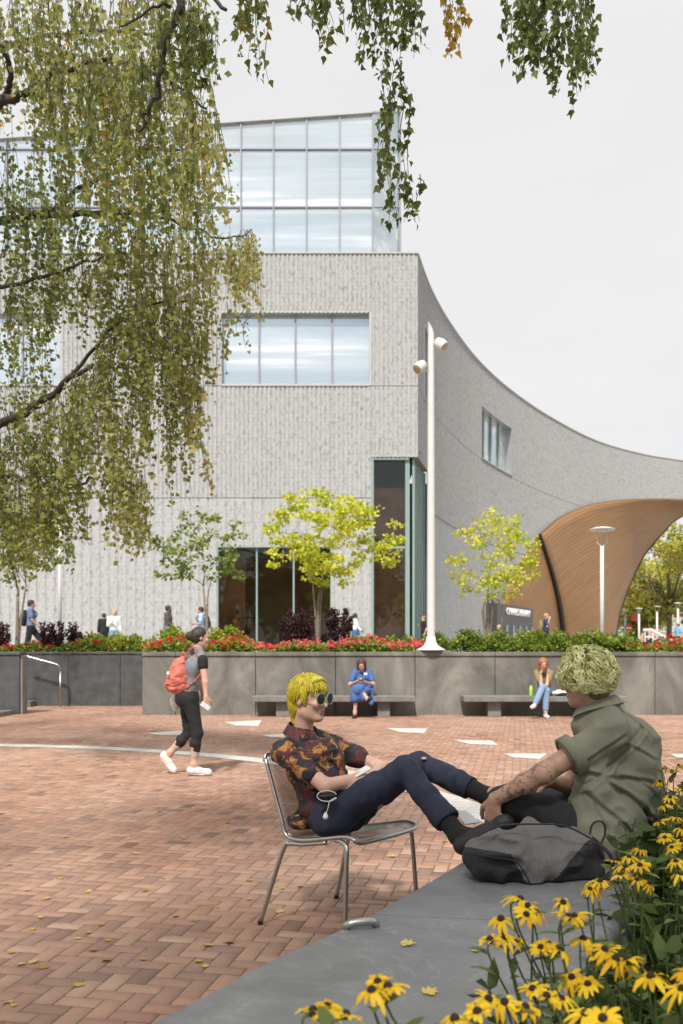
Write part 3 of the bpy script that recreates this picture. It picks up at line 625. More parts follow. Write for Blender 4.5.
tag(MB().tube(smoothpath([G(345, 932, .43), G(347, 925.5, .462), G(356, 922.5, .472), G(372, 921.5, .472), G(376.5, 925, .455)], 5), .013, 8).build('skate_stop', M['steel'], bench, smooth=True), 'small curved steel bracket clamped at the bench joint')
# ------------------------------------------------------------------ the library building
YF = 36.0; H1 = EYE + 398 * YF / FP
trace = [(417, 398), (431, 361), (451, 326), (478, 291), (511, 261), (551, 234), (596, 211), (641, 198), (683, 191), (730, 184), (800, 176), (880, 170)]
cp = [V((x - CX) * YF * 398 / h / FP, YF * 398 / h, 0) for x, h in trace]
path = [V(-32, YF, 0), cp[0]] + smoothpath(cp, 12)[1:]
path = np.array(path); SL = np.r_[0, np.cumsum(np.linalg.norm(np.diff(path, axis=0), axis=1))]
SC = SL[1]          # arc length of the corner
def at_s(s, off=0.0, z=0.0):
    i = int(np.clip(np.searchsorted(SL, s, side='right') - 1, 0, len(SL) - 2)); t = (s - SL[i]) / (SL[i + 1] - SL[i]); p = path[i] + t * (path[i + 1] - path[i])
    d = nrm(path[i + 1] - path[i]); n = V(d[1], -d[0], 0); q = p + n * off; q[2] = z; return q
def s_of_px(px, lo=None):
    ss = np.linspace(SC if lo is None else lo, SL[-1], 3000); xx = np.array([at_s(q)[:2] for q in ss]); pp = CX + FP * xx[:, 0] / xx[:, 1]
    return float(ss[np.argmin(abs(pp - px))])
zf = lambda y: EYE + (HY - y) * YF / FP
sf = lambda x: (x - CX) * YF / FP + 32
ZB1, ZB2 = zf(386), zf(498)
def zc(px, y): p = at_s(s_of_px(px)); return EYE + (HY - y) * p[1] / FP
sgl0, sgl1 = s_of_px(481), s_of_px(511); wz0, wz1 = zc(496, 467), zc(496, 417.5)
sco = s_of_px(428); cz = zf(457)
arch_px = [484, 492, 505, 520, 538, 555, 571, 588, 608, 628, 655, 683, 720, 760, 800]; arch_y = [652, 625, 595, 563, 535, 520, 511, 505, 501.5, 500, 500, 501, 506, 518, 540]
def arch_z(s):
    p = at_s(s); px = CX + FP * p[0] / p[1]
    if px < 484 or s < SC + 1: return None
    return EYE + (HY - float(np.interp(px, arch_px, arch_y))) * p[1] / FP
opens = [(sf(221), sf(370), zf(385), zf(312.5)), (sf(-45), sf(60), zf(385), zf(312.5)), (sf(217.5), sf(331), 0, zf(547)), (sf(372), sco, 0, cz), (sgl0, sgl1, wz0, wz1), (s_of_px(423.5), s_of_px(428), zc(426, 402), zc(426, 330))]
bld = thing('library_building', (0, YF, 1.3), 'pale grey ribbed brick library with curved wall, glass top and wood lined arch', 'building')
# profile stations
st = sorted(set([round(x, 3) for x in np.arange(0, SL[-1] - .2, .09)] + [round(SC, 3)] + [round(q, 3) for o in opens for q in o[:2]]))
mbw = MB(); zbands = [(.9, ZB2 - .014, .018), (ZB2 + .012, ZB1 - .012, .030), (ZB1 + .012, H1, .030)]
for zi, (z0, z1, dep) in enumerate(zbands):
    prev = None
    for i in range(len(st) - 1):
        s0, s1 = st[i], st[i + 1]
        if s1 - s0 < .012: continue
        kq = int(round((s0 + s1) / 2 / .09 - .5)); rib = kq % 2 if zi else int(kq % 4 > 0); off = dep if rib else 0.0
        lo = z0; az = arch_z((s0 + s1) / 2); hole = None
        za, zb_ = z0, z1
        if az is not None:
            if az >= z1: prev = None; continue
            za = max(z0, az)
        iv = [(za, zb_)]
        for o in opens:
            if o[0] - .01 < (s0 + s1) / 2 < o[1] + .01:
                nv = []
                for a, b in iv:
                    if o[2] >= b or o[3] <= a: nv.append((a, b)); continue
                    if o[2] > a: nv.append((a, o[2]))
                    if o[3] < b: nv.append((o[3], b))
                iv = nv
        for a, b in iv:
            azl, azr = (arch_z(s0), arch_z(s1)) if az is not None else (None, None)
            al = a if azl is None or a > az + .01 or a != za else max(z0, azl); ar = a if azr is None or a != za else max(z0, azr)
            if az is not None and a == za and az > z0: al, ar = azl, azr
            pa, pb = at_s(s0, off), at_s(s1, off)
            p = [(pa[0], pa[1], al), (pb[0], pb[1], ar), (pb[0], pb[1], b), (pa[0], pa[1], b)]
            mbw.add(p, [(0, 1, 2, 3)], float(rib), [(s0, al), (s1, ar), (s1, b), (s0, b)])
            for s_, sg in ((s0, 0), (s1, 1)):       # side faces of the rib, going back
                pq, pr_ = at_s(s_, off), at_s(s_, -.06); zz = al if sg == 0 else ar
                if rib: mbw.add([(pq[0], pq[1], zz), (pr_[0], pr_[1], zz), (pr_[0], pr_[1], b), (pq[0], pq[1], b)], [(0, 1, 2, 3)], 0.0, [(s_, zz), (s_ + .05, zz), (s_ + .05, b), (s_, b)])
wall = mbw.build('wall', M['brick'], bld, uv=True)
# backing wall behind the ribs (closes the band joints), with the openings left free
mb2 = MB(); sb = sorted(set([0.0] + [float(x) for x in np.arange(0, SL[-1] - .3, .5)] + [SC] + [q for o in opens for q in o[:2]]))
for s0, s1 in zip(sb[:-1], sb[1:]):
    if s1 - s0 < .01: continue
    mid = (s0 + s1) / 2; za = .9; az = [arch_z(s0), arch_z(s1)]
    iv = [(za, H1 - .05)]
    for o in opens:
        if o[0] - .005 < mid < o[1] + .005:
            nv = []
            for a, b in iv:
                if o[2] > a: nv.append((a, min(b, o[2])))
                if o[3] < b: nv.append((max(a, o[3]), b))
            iv = nv
    for a, b in iv:
        pa, pb = at_s(s0, -.05), at_s(s1, -.05); al = a if az[0] is None else max(a, az[0] + .05); ar = a if az[1] is None else max(a, az[1] + .05)
        mb2.add([(pa[0], pa[1], al), (pb[0], pb[1], ar), (pb[0], pb[1], b), (pa[0], pa[1], b)], [(0, 1, 2, 3)], .2, [(s0, al), (s1, ar), (s1, b), (s0, b)])
mb2.build('backing_wall', M['brick'], bld, uv=True)
mb3 = MB()
for s0, s1 in zip(sb[:-1], sb[1:]):
    if s1 - s0 < .02: continue
    for o1, o2, z0, z1 in ((.065, -.5, H1, H1 + .06),):
        a, b, c, d = at_s(s0, o1), at_s(s1, o1), at_s(s1, o2), at_s(s0, o2)
        mb3.add([(a[0], a[1], z0), (b[0], b[1], z0), (c[0], c[1], z0), (d[0], d[1], z0), (a[0], a[1], z1), (b[0], b[1], z1), (c[0], c[1], z1), (d[0], d[1], z1)], [(0, 1, 5, 4), (4, 5, 6, 7), (3, 2, 1, 0), (2, 3, 7, 6)], .8)
mb3.build('parapet_coping', simple('coping_stone', (.44, .43, .40), .8), bld)
rp = [at_s(s_, -.3, H1 - .4) for s_ in np.linspace(0, SL[-1], 60)] + [at_s(s_, -11, H1 - .4) for s_ in np.linspace(SC + 1, SL[-1], 40)[::-1]] + [V(-32, 60, H1 - .4)]
link_mesh('roof', rp, [tuple(range(len(rp)))], M['concrete'], bld)
MB().box(-32.1, YF + .05, .9, -31.9, 100, H1).build('end_wall', M['brick'], bld)

def flat_window(x0, x1, ytop, ybot, mull, name='window', glass='skyglass', frame='mullion', rec=.32, head=True, transoms=()):
    X = lambda q: (q - CX) * YF / FP
    f = MB(); z0, z1 = zf(ybot), zf(ytop)
    f.box(X(x0) - .06, YF - .005, z0 - .02, X(x0) + .03, YF + rec + .1, z1 + .05); f.box(X(x1) - .03, YF - .005, z0 - .02, X(x1) + .06, YF + rec + .1, z1 + .05)
    f.box(X(x0) + .032, YF - .008, z1 - .02, X(x1) - .032, YF + rec + .1, z1 + .06); f.box(X(x0) + .032, YF - .06, z0 - .05, X(x1) - .032, YF + rec + .1, z0 + .03)
    w_ = f.build(name, M[frame] if name != 'window' else M['grey_metal'], bld)
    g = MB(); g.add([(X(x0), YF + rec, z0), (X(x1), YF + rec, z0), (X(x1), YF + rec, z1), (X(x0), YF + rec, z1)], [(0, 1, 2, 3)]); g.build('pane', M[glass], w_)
    m_ = MB()
    for q in mull: m_.box(X(q) - .035, YF + rec - .09, z0 + .03, X(q) + .035, YF + rec - .002, z1 - .02)
    for q in transoms: m_.box(X(x0) + .03, YF + rec - .07, zf(q) - .04, X(x1) - .03, YF + rec - .004, zf(q) + .04)
    m_.build('mullion', M[frame], w_); return w_
flat_window(221, 370, 312.5, 385, (258.5, 295, 332)); flat_window(-45, 60, 312.5, 385, (-18, 20))
flat_window(217.5, 331, 547, 650, (256.5, 293.5), 'ground_floor_window', 'glass', 'teal_frame', .2)
# corner window: front pane, then the side glass that follows the curved wall
cw = MB(); X = lambda q: (q - CX) * YF / FP
cw.box(X(372) - .03, YF - .01, .9, X(372) + .07, YF + .3, cz + .02); cw.box(X(372) + .072, YF + .02, cz - .10, X(409.5), YF + .3, cz + .04)
cwo = cw.build('corner_window', M['teal_frame'], bld)
so_ = SC + .0
g = MB(); g.add([(X(372), YF + .22, .9), (X(409.5), YF + .22, .9), (X(409.5), YF + .22, cz), (X(372), YF + .22, cz)], [(0, 1, 2, 3)]); g.build('pane', M['glass'], cwo)
m_ = MB(); m_.box(X(405.5), YF + .12, .9, X(410), YF + .215, cz - .1); m_.box(X(372) + .08, YF + .12, zf(547) - .05, X(405), YF + .2, zf(547) + .05)
side = np.linspace(SC + .22, sco + .12, 5)
for i, s_ in enumerate(side):
    p = at_s(s_, -.18); m_.box(p[0] - .05, p[1] - .05, .9, p[0] + .05, p[1] + .05, cz - .03)
m_.build('mullion', M['teal_frame'], cwo)
gs = MB()
for a, b in zip(side[:-1], side[1:]):
    p, q = at_s(a, -.20), at_s(b, -.20); gs.add([(p[0], p[1], .9), (q[0], q[1], .9), (q[0], q[1], cz), (p[0], p[1], cz)], [(0, 1, 2, 3)])
tq = NT('side_glass'); M['sideglass'] = tq.bsdf(tq.ramp(tq.noise(tq.mapping(tq.obj(), (.8, .8, .12)), 1.0, 3), [(.4, (.26, .32, .31)), (.6, (.46, .52, .50))]), .08, Metallic=.4)
gs.build('side_pane', M['sideglass'], cwo)
sofp = [at_s(s_, .03, cz) for s_ in np.linspace(SC, sco + .02, 6)] + [at_s(s_, -.6, cz) for s_ in np.linspace(SC, sco + .02, 6)][::-1]
link_mesh('soffit', sofp, [tuple(range(len(sofp)))], simple('bronze_soffit', (.20, .14, .09), .5), cwo)
# interior seen through the ground floor glass
it = MB(); it.box(-12, 43.0, 1.31, 4.6, 43.2, 9.4); it.box(-6.2, 38.2, 1.31, -5.3, 38.6, 6.3); it.box(1.15, 37.6, 1.31, 2.75, 37.7, 8.2); it.build('interior_wall', M['interior'], bld)  # last box: extra brown wall added close behind the corner glass to catch skylight
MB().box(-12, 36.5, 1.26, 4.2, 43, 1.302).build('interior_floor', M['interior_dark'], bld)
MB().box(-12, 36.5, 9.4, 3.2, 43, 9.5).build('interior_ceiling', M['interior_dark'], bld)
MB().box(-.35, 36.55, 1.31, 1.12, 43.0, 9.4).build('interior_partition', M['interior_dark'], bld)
MB().box(-5.3, 38.4, 1.31, -4.1, 38.5, 5.45).build('painted_lit_panel', M['painted_lit_wall'], bld)  # its orange colour stands for the lit left part of the window
mbp = MB()
for x in (1.6, 2.0, 2.45): mbp.tube([(x, 40, 4.5), (x, 40, 9.3)], .02, 6)
mbp.build('pendant_cable', M['grey_metal'], bld)
# small windows in the curved wall
def curved_window(s0, s1, z0, z1, n, depth=.35, name='window'):
    f = MB()
    for s_ in (s0, s1):
        a, b = at_s(s_, .052), at_s(s_, -depth - .1); d = nrm(at_s(s_ + .05) - at_s(s_ - .05)) * .03
        f.add([(*(a - d)[:2], z0), (*(b - d)[:2], z0), (*(b + d)[:2], z0), (*(a + d)[:2], z0), (*(a - d)[:2], z1), (*(b - d)[:2], z1), (*(b + d)[:2], z1), (*(a + d)[:2], z1)], [(0, 1, 5, 4), (1, 2, 6, 5), (2, 3, 7, 6), (3, 0, 4, 7), (4, 5, 6, 7), (3, 2, 1, 0)])
    ss = np.linspace(s0, s1, 7)
    for a_, b_ in zip(ss[:-1], ss[1:]):
        for z in (z0, z1):
            p = [at_s(a_, .055), at_s(b_, .055), at_s(b_, -depth - .1), at_s(a_, -depth - .1)]
            f.add([(q[0], q[1], z - .03) for q in p] + [(q[0], q[1], z + .03) for q in p], [(0, 1, 5, 4), (4, 5, 6, 7), (3, 2, 1, 0)])
    w_ = f.build(name, M['grey_metal'], bld)
    gp = MB()
    for a_, b_ in zip(ss[:-1], ss[1:]):
        p, q = at_s(a_, -depth), at_s(b_, -depth); gp.add([(p[0], p[1], z0), (q[0], q[1], z0), (q[0], q[1], z1), (p[0], p[1], z1)], [(0, 1, 2, 3)])
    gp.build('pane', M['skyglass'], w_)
    mm = MB()
    for s_ in np.linspace(s0, s1, n + 2)[1:-1]:
        p = at_s(s_, -depth + .06); mm.box(p[0] - .05, p[1] - .05, z0 + .03, p[0] + .05, p[1] + .05, z1 - .03)
    if n: mm.build('mullion', M['teal_frame'], w_)
curved_window(sgl0, sgl1, wz0, wz1, 3); curved_window(opens[5][0], opens[5][1], opens[5][2], opens[5][3], 0)
# glass storey set back on the roof, its roof edge rising to the right
YG = 39.0; XG = lambda q, d=YG: (q - CX) * d / FP; ZG = lambda y, d=YG: EYE + (HY - y) * d / FP
xs_ = [-60, -26, 7, 41, 74, 107, 141, 174, 208, 241, 273.5, 306.5, 339.5, 372.5]
zt = lambda x: ZG(112 + (372.5 - x) * .0695)
zb = H1 - .4; gb = MB()
for a, b in zip(xs_[:-1], xs_[1:]):
    gb.add([(XG(a), YG, zb), (XG(b), YG, zb), (XG(b), YG, zt(b)), (XG(a), YG, zt(a))], [(0, 1, 2, 3)])
pe = V(XG(400, 40.6), 40.6, 0); gb.add([(XG(372.5), YG, zb), (pe[0], pe[1], zb), (pe[0], pe[1], ZG(112.5, 40.6)), (XG(372.5), YG, zt(372.5))], [(0, 1, 2, 3)])
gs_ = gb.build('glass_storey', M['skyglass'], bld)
fm = MB()
for q in xs_: fm.box(XG(q) - .03, YG - .10, zb, XG(q) + .03, YG - .004, zt(q) - .02)
for (z, ) in ((ZG(149.5),), (ZG(207.5),), (ZG(254),)): fm.box(XG(-60), YG - .08, z - .03, XG(372.5), YG - .006, z + .03)
fm.box(pe[0] - .05, pe[1] - .1, zb, pe[0] + .05, pe[1] + .03, ZG(112.5, 40.6))
for y in (149.5, 207.5): fm.tube([(XG(372.5), YG - .03, ZG(y)), (pe[0], pe[1] - .03, ZG(y, 40.6))], .03, 4)
fm.build('mullion', M['mullion'], gs_)
top = MB(); v_ = []
for x, d in ((-60, YG - .16), (372.5, YG - .16), (401, 40.5)):
    X_ = XG(x, d); z = ZG(112 + (372.5 - min(x, 372.5)) * .0695, d) if d < 40 else ZG(112.5, 40.6)
    v_ += [(X_, d, z - .02), (X_, d, z + .04), (X_, d + 12, z + .04), (X_, d + 12, z - .02)]
top.add(v_, [(0, 4, 5, 1), (1, 5, 6, 2), (4, 8, 9, 5), (5, 9, 10, 6), (3, 7, 4, 0), (7, 11, 8, 4), (8, 11, 10, 9)]); top.build('roof_edge', simple('pale_roof_edge', (.42, .42, .42), .6), gs_)
# wood lined vault
def wood_patch(name, A, B, nv=14, bulge=0.0):
    n = len(A); vv = []; uu = []; s = 0
    for i in range(n):
        if i: s += np.linalg.norm(A[i] - A[i - 1])
        L = np.linalg.norm(B[i] - A[i])
        for j in range(nv + 1):
            t_ = j / nv; p = A[i] * (1 - t_) + B[i] * t_; p = p + V(bulge * math.sin(math.pi * t_) * (1 - .8 * i / n), 0, 0); vv.append(p); uu.append((s, t_ * L))
    ff = [(i * (nv + 1) + j, (i + 1) * (nv + 1) + j, (i + 1) * (nv + 1) + j + 1, i * (nv + 1) + j + 1) for i in range(n - 1) for j in range(nv)]
    o = link_mesh(name, vv, ff, M['wood'], bld, smooth=True, uv=uu); sm = o.modifiers.new('s', 'SOLIDIFY'); sm.thickness = .25; sm.offset = 0; return o
tpx = np.interp(np.linspace(0, 1, 40), [0, .14, .36, .55, .75, .9, 1], [538, 562, 597, 630, 667, 720, 790]); A = []
for q in tpx:
    s_ = s_of_px(q); p = at_s(s_, .1); A.append(V(p[0], p[1], EYE + (HY - float(np.interp(q, arch_px, arch_y))) * p[1] / FP + .04))
bp = [(564.5, 653, 64), (600, 653, 69), (624, 597, 74), (642, 555.5, 78), (672, 517, 82), (710, 488, 86), (790, 455, 92)]
tt = np.linspace(0, 1, 40); kn = [0, .14, .36, .55, .75, .9, 1]
# between the 2nd and 3rd ruling the lower edge turns up from the ground at (614, 652)
kk = [0, .14, .22, .27, .31, .36, .45, .55, .65, .75, .9, 1]; pxs = [564.5, 600, 613, 615, 618, 624, 632, 642, 655, 672, 712, 790]; pys = [653, 653, 653, 636, 616, 597, 577, 556, 540, 521, 497, 470]; pds = [64, 68, 70, 71, 72.5, 74, 76, 78, 80, 82, 87, 93]
B = [P(float(np.interp(x, kk, pxs)), float(np.interp(x, kk, pys)), float(np.interp(x, kk, pds))) for x in tt]
wood_patch('wood_vault', A, B, 16, .35)
em = MB(); em.tube([p + V(.05, -.1, -.05) for p in B[7:]], .10, 6); em.build('vault_edge', M['black_metal'], bld)
for k in (.14, .36, .55, .75):
    i = int(round(k * 39)); MB().tube([A[i] + (B[i] - A[i]) * (j / 14) + V(.35 * math.sin(math.pi * j / 14) * (1 - .8 * i / 40) - .02, -.15, 0) for j in range(15)], .028, 4).build('panel_joint', M['black_metal'], bld)
Dl = [A[0] + (B[0] - A[0]) * (j / 14) + V(.35 * math.sin(math.pi * j / 14), -.2, 0) for j in range(15)]
MB().tube(Dl, [.10 + .12 * j / 14 for j in range(15)], 6).build('entrance_mullion', M['black_metal'], bld)
# wood wall left of it, between the brick edge and the dark line
A2 = []; B2 = []
for j in range(16):
    t_ = j / 15; q = 538 - 54 * t_; s_ = s_of_px(q); p = at_s(s_, -.1); A2.append(V(p[0], p[1], EYE + (HY - float(np.interp(q, arch_px, arch_y))) * p[1] / FP + .05)); B2.append(np.array(Dl[min(14, int(t_ * 14))]) + V(0, .5, 0))
wood_patch('wood_wall', A2, B2, 8)
db = thing_ = None
e0, e1 = P(497, 653, 50.3), P(533, 653, 56.5)
en = MB(); dv = nrm(e1 - e0); pn = V(dv[1], -dv[0], 0)
def eq(u, off, z): p = e0 + (e1 - e0) * u + pn * off; return (p[0], p[1], z)
zt0, zt1 = P(497, 603, 50.3)[2], P(533, 609, 56.5)[2]
en.add([eq(0, 0, 1.3), eq(1, 0, 1.3), eq(1, 0, zt1), eq(0, 0, zt0), eq(0, -1.2, 1.3), eq(1, -1.2, 1.3), eq(1, -1.2, zt1), eq(0, -1.2, zt0)], [(0, 1, 2, 3), (3, 2, 6, 7), (1, 5, 6, 2), (0, 3, 7, 4)])
eno = en.build('entrance', simple('charcoal_entrance', (.05, .055, .055), .4), bld)
for k in range(6):
    MB().obox((V(eq(.05 + k * .18, .06, 2.0))), dv * .045, pn * .04, V(0, 0, .9)).build('door_post', M['grey_metal'], eno)
fc = bpy.data.curves.new('sign_text', 'FONT'); fc.body = 'CHARLES LIBRARY'; fc.size = .42; fc.extrude = .02; fc.align_x = 'CENTER'
fo = bpy.data.objects.new('tmp', fc); COL.objects.link(fo); dg = bpy.context.evaluated_depsgraph_get(); me = bpy.data.meshes.new_from_object(fo.evaluated_get(dg)); bpy.data.objects.remove(fo)
me.name = 'lettering'; me.materials.clear(); me.materials.append(M['white']); lo = bpy.data.objects.new('lettering', me); COL.objects.link(lo); lo.parent = eno
wid = max(v.co.x for v in me.vertices) - min(v.co.x for v in me.vertices); scl = np.linalg.norm(e1 - e0) * .66 / wid
pp_ = V(eq(.56, .05, P(515, 615.5, 53.5)[2])) - np.array(origin_of(eno)); lo.matrix_local = Matrix.Translation(pp_) @ Matrix.Rotation(math.atan2(dv[1], dv[0]), 4, 'Z') @ Matrix.Rotation(math.pi / 2, 4, 'X') @ Matrix.Scale(scl, 4)
# ------------------------------------------------------------------ vegetation materials
M['birchleaf'] = leafmat('birch_leaf', [(0, (.13, .17, .035)), (.3, (.25, .285, .07)), (.55, (.42, .42, .125)), (.8, (.55, .51, .21)), (.95, (.62, .50, .15)), (1, (.60, .28, .04))], .58)
M['darkleaf'] = leafmat('near_birch_leaf', [(0, (.065, .10, .02)), (.5, (.15, .19, .045)), (.85, (.28, .30, .08)), (1, (.45, .28, .04))], .5)
M['goldleaf'] = leafmat('gold_green_leaf', [(0, (.34, .42, .03)), (.4, (.58, .62, .05)), (.8, (.74, .72, .10)), (1, (.80, .72, .16))], .45)
M['greenleaf'] = leafmat('fresh_green_leaf', [(0, (.11, .18, .035)), (.5, (.23, .31, .07)), (1, (.42, .44, .11))], .4)
M['hedgeleaf'] = leafmat('hedge_leaf', [(0, (.08, .13, .015)), (.5, (.19, .27, .035)), (1, (.38, .46, .07))], .35)
M['limeleaf'] = leafmat('lime_shrub_leaf', [(0, (.14, .19, .02)), (.5, (.30, .36, .04)), (1, (.48, .50, .07))], .4)
M['purpleleaf'] = leafmat('purple_leaf', [(0, (.03, .012, .018)), (.6, (.075, .028, .035)), (1, (.17, .05, .05))], .3)
M['autumnleaf'] = leafmat('autumn_leaf', [(0, (.22, .28, .05)), (.4, (.42, .46, .08)), (.75, (.62, .56, .10)), (1, (.66, .44, .07))], .4)
M['redflower'] = leafmat('red_flower', [(0, (.50, .012, .015)), (.6, (.72, .03, .035)), (1, (.80, .12, .14))], .3)
M['pinkflower'] = leafmat('coral_flower', [(0, (.70, .05, .06)), (.6, (.80, .13, .16)), (1, (.85, .30, .30))], .3)
M['petal'] = leafmat('yellow_petal', [(0, (.62, .33, .006)), (.5, (.80, .50, .010)), (1, (.86, .62, .03))], .35)
M['stemgreen'] = leafmat('stem_green', [(0, (.05, .08, .02)), (.5, (.09, .13, .035)), (1, (.17, .21, .06))], .3)
M['fallen'] = leafmat('fallen_leaf', [(0, (.34, .20, .05)), (.5, (.55, .40, .07)), (1, (.62, .50, .20))], .2)
M['bark'] = simple('grey_bark', (.23, .19, .15), .9, .35, 20, .6, .01)
M['darkbark'] = simple('dark_bark', (.06, .048, .040), .9, .4, 30, .6, .01)
t = NT('birch_bark'); o = t.obj(); n1 = t.noise(t.mapping(o, (2, 2, 9)), 2.0, 4, .6)
M['birchbark'] = t.bsdf(t.ramp(n1, [(.42, (.05, .045, .04)), (.52, (.46, .43, .38)), (.7, (.60, .57, .52))]), .8, t.bump(n1, .4, .02))

def cluster_leaves(cs, rs, nper, size, out, flat=.7, droop=.3, rng=RNG):
    for c, r in zip(cs, rs):
        n = int(nper * rng.uniform(.7, 1.3)); d = rand_dirs(n, rng) * (rng.uniform(0, 1, (n, 1)) ** .45) * r; d[:, 2] *= flat
        ax = rand_dirs(n, rng) * .8 + d / (r + 1e-6) + V(0, 0, -droop)
        base = rng.normal(0, .12)
        out.append((c + d, ax, rng.uniform(.7, 1.25, n) * size, np.clip(rng.normal(.5, .2, n) + base, 0, 1)))
def emit_leaves(name, out, tmpl, mat, parent=None, width=1.0):
    p, a, s, t_ = (np.concatenate([q[i] for q in out]) for i in range(4)); return leaf_obj(name, p, a, s, tmpl, t_, mat, parent, width)
def branch_to(mb, a, b, r0, r1, rng, sag=.0, wob=.05, n=7, up0=None):
    a, b = V(a), V(b); L = np.linalg.norm(b - a); c1 = a + (V(0, 0, 1) * .35 * L if up0 is None else V(up0) * L); pts = []
    for i in range(n + 1):
        t_ = i / n; p = (1 - t_) ** 2 * a + 2 * t_ * (1 - t_) * c1 + t_ ** 2 * b; p = p + rng.normal(0, wob * L * .25, 3) * (0 < i < n); pts.append(p)
    mb.tube(smoothpath(pts, 2), np.linspace(r0, r1, 2 * n + 1), 6); return pts
def small_tree(name, base, stems, clumps, leafsize, nper, mat, label, rad, group=None, trunk_r=.06, flat=.6, fork=.45, bark='bark', tmpl=OVAL, width=1.3, hub=None):
    """clumps: centres of foliage; every clump is carried by a real branch"""
    rng = np.random.default_rng(abs(hash(label)) % 1000 if False else len(label) * 13); base = V(base); root = thing(name, base, label, 'tree', group)
    tb = MB(); hubs = []
    for (tx, ty, tz, r) in stems:
        topp = base + V(tx, ty, tz); pts = [base + V(tx * .1, ty * .1, -.15), base + V(tx * .35, ty * .35, tz * .45), topp]
        tb.tube(smoothpath(pts, 6), np.linspace(r, r * .62, 13), 9); hubs.append((topp, r * .6))
    tb.build('trunk', M[bark], root, smooth=True)
    bm_ = MB(); cl = [V(c) for c in clumps]
    for hp_, hr_ in hubs: branch_to(bm_, hp_, min(cl, key=lambda c: np.linalg.norm(c - hp_ - V(0, 0, .4))), hr_, .006, rng, wob=.02)
    order = sorted(range(len(cl)), key=lambda i: min(np.linalg.norm(cl[i] - h[0]) for h in hubs)); nodes = list(hubs)
    for i in order:
        c = cl[i]; best = min(nodes, key=lambda h: np.linalg.norm(c - h[0]) + (0 if any(h is q for q in hubs) else .10) + max(0, h[0][2] - c[2]) * 1.5)
        r0 = max(.008, best[1] * .6); pts = branch_to(bm_, best[0], c, r0, .004, rng, up0=(0, 0, .12)); nodes.append((V(pts[4]), r0 * .7)); nodes.append((c, .006))
    bm_.build('branches', M[bark], root, smooth=True)
    out = []; cluster_leaves(cl, [rad * rng.uniform(.7, 1.3) for _ in cl], nper, leafsize, out, flat, .2, rng); emit_leaves('crown', out, tmpl, M[mat], root, width)
    return root
def crown_points(n, pxc, pyc, rx, ry, Y, dy, rng, shape=None, bottom=.9):
    out = []
    while len(out) < n:
        a, b, c = rng.uniform(-1, 1, 3)
        if a * a + b * b + c * c > 1 or a * a + b * b + c * c < .12: continue
        if b > bottom: continue
        px, py = pxc + a * rx, pyc + b * ry
        if shape and not shape(px, py): continue
        out.append(P(px, py, Y + c * dy))
    return out
rg = np.random.default_rng(21)
# --- the yellow green tree in the middle
pts = crown_points(105, 333, 540, 69, 50, 22.0, 1.3, rg, lambda x, y: (y < 588 - abs(x - 330) * .22) and (y > 492 + abs(x - 318) ** 1.35 * .075) and not (x > 372 and y < 520))
pts += [P(x, y, 22 + d) for x, y, d in ((398, 540, .2), (385, 548, -.3), (272, 552, .1), (274, 565, -.2), (270, 528, .3), (282, 512, 0), (290, 497, .1), (312, 492, .1), (322, 495, 0), (345, 497, .2), (392, 553, .3), (280, 540, -.3))]
small_tree('ornamental_tree', (P(318, 650, 22)[0], 22, 1.1), [(0, 0, 1.45, .055), (.12, .1, 2.3, .036), (-.14, -.08, 2.1, .034)], pts, .082, 42, 'goldleaf', 'bright yellow green tree in the middle with wide layered crown', .21, trunk_r=.09, flat=.42)
# --- multi-stemmed yellow green tree on the right
pts = crown_points(60, 494, 556, 44, 46, 21.6, 1.0, rg, lambda x, y: y > 512 + abs(x - 492) * .45 and y < 600 - abs(x - 492) * .15)
pts += [P(489, 512, 21.6), P(495, 518, 21.5), P(530, 560, 21.5), P(455, 575, 21.8), P(534, 575, 21.6), P(514, 520, 21.7)]
small_tree('ornamental_tree', (P(488, 650, 21.6)[0], 21.6, 1.1), [(-.12, .05, 1.2, .05), (.12, 0, 1.35, .045), (.35, .1, .9, .035), (-.02, -.1, 1.9, .035)], pts, .078, 30, 'goldleaf', 'yellow green tree with several thin stems in front of the curved wall', .20, flat=.7)
# --- sparse green tree left of the dark window
pts = crown_points(46, 197, 548, 46, 36, 22.5, 1.0, rg, lambda x, y: y < 590)
pts += [P(160, 575, 22.4), P(170, 576, 22.5), P(185, 575, 22.3), P(200, 515, 22.5), P(215, 518, 22.5), P(236, 524, 22.4), P(240, 575, 22.4), P(163, 547, 22.5)]
small_tree('young_tree', (P(207, 650, 22.5)[0], 22.5, 1.1), [(0, 0, 1.4, .05), (-.1, .1, 1.9, .03)], pts, .085, 24, 'greenleaf', 'sparse green young tree growing just left of the dark ground floor window', .19, flat=.5)
# --- thin tree partly behind the weeping birch
pts = crown_points(40, 28, 548, 48, 26, 21.5, 1.0, rg); pts += [P(66, 545, 21.4), P(70, 553, 21.4), P(60, 560, 21.6)]
small_tree('young_tree', (P(17, 650, 23.5)[0], 23.5, 1.1), [(.02, 0, 1.7, .06), (.2, .1, 2.0, .035)], pts, .085, 26, 'greenleaf', 'thin young tree beside the walking man, half hidden under the birch', .2, flat=.5)

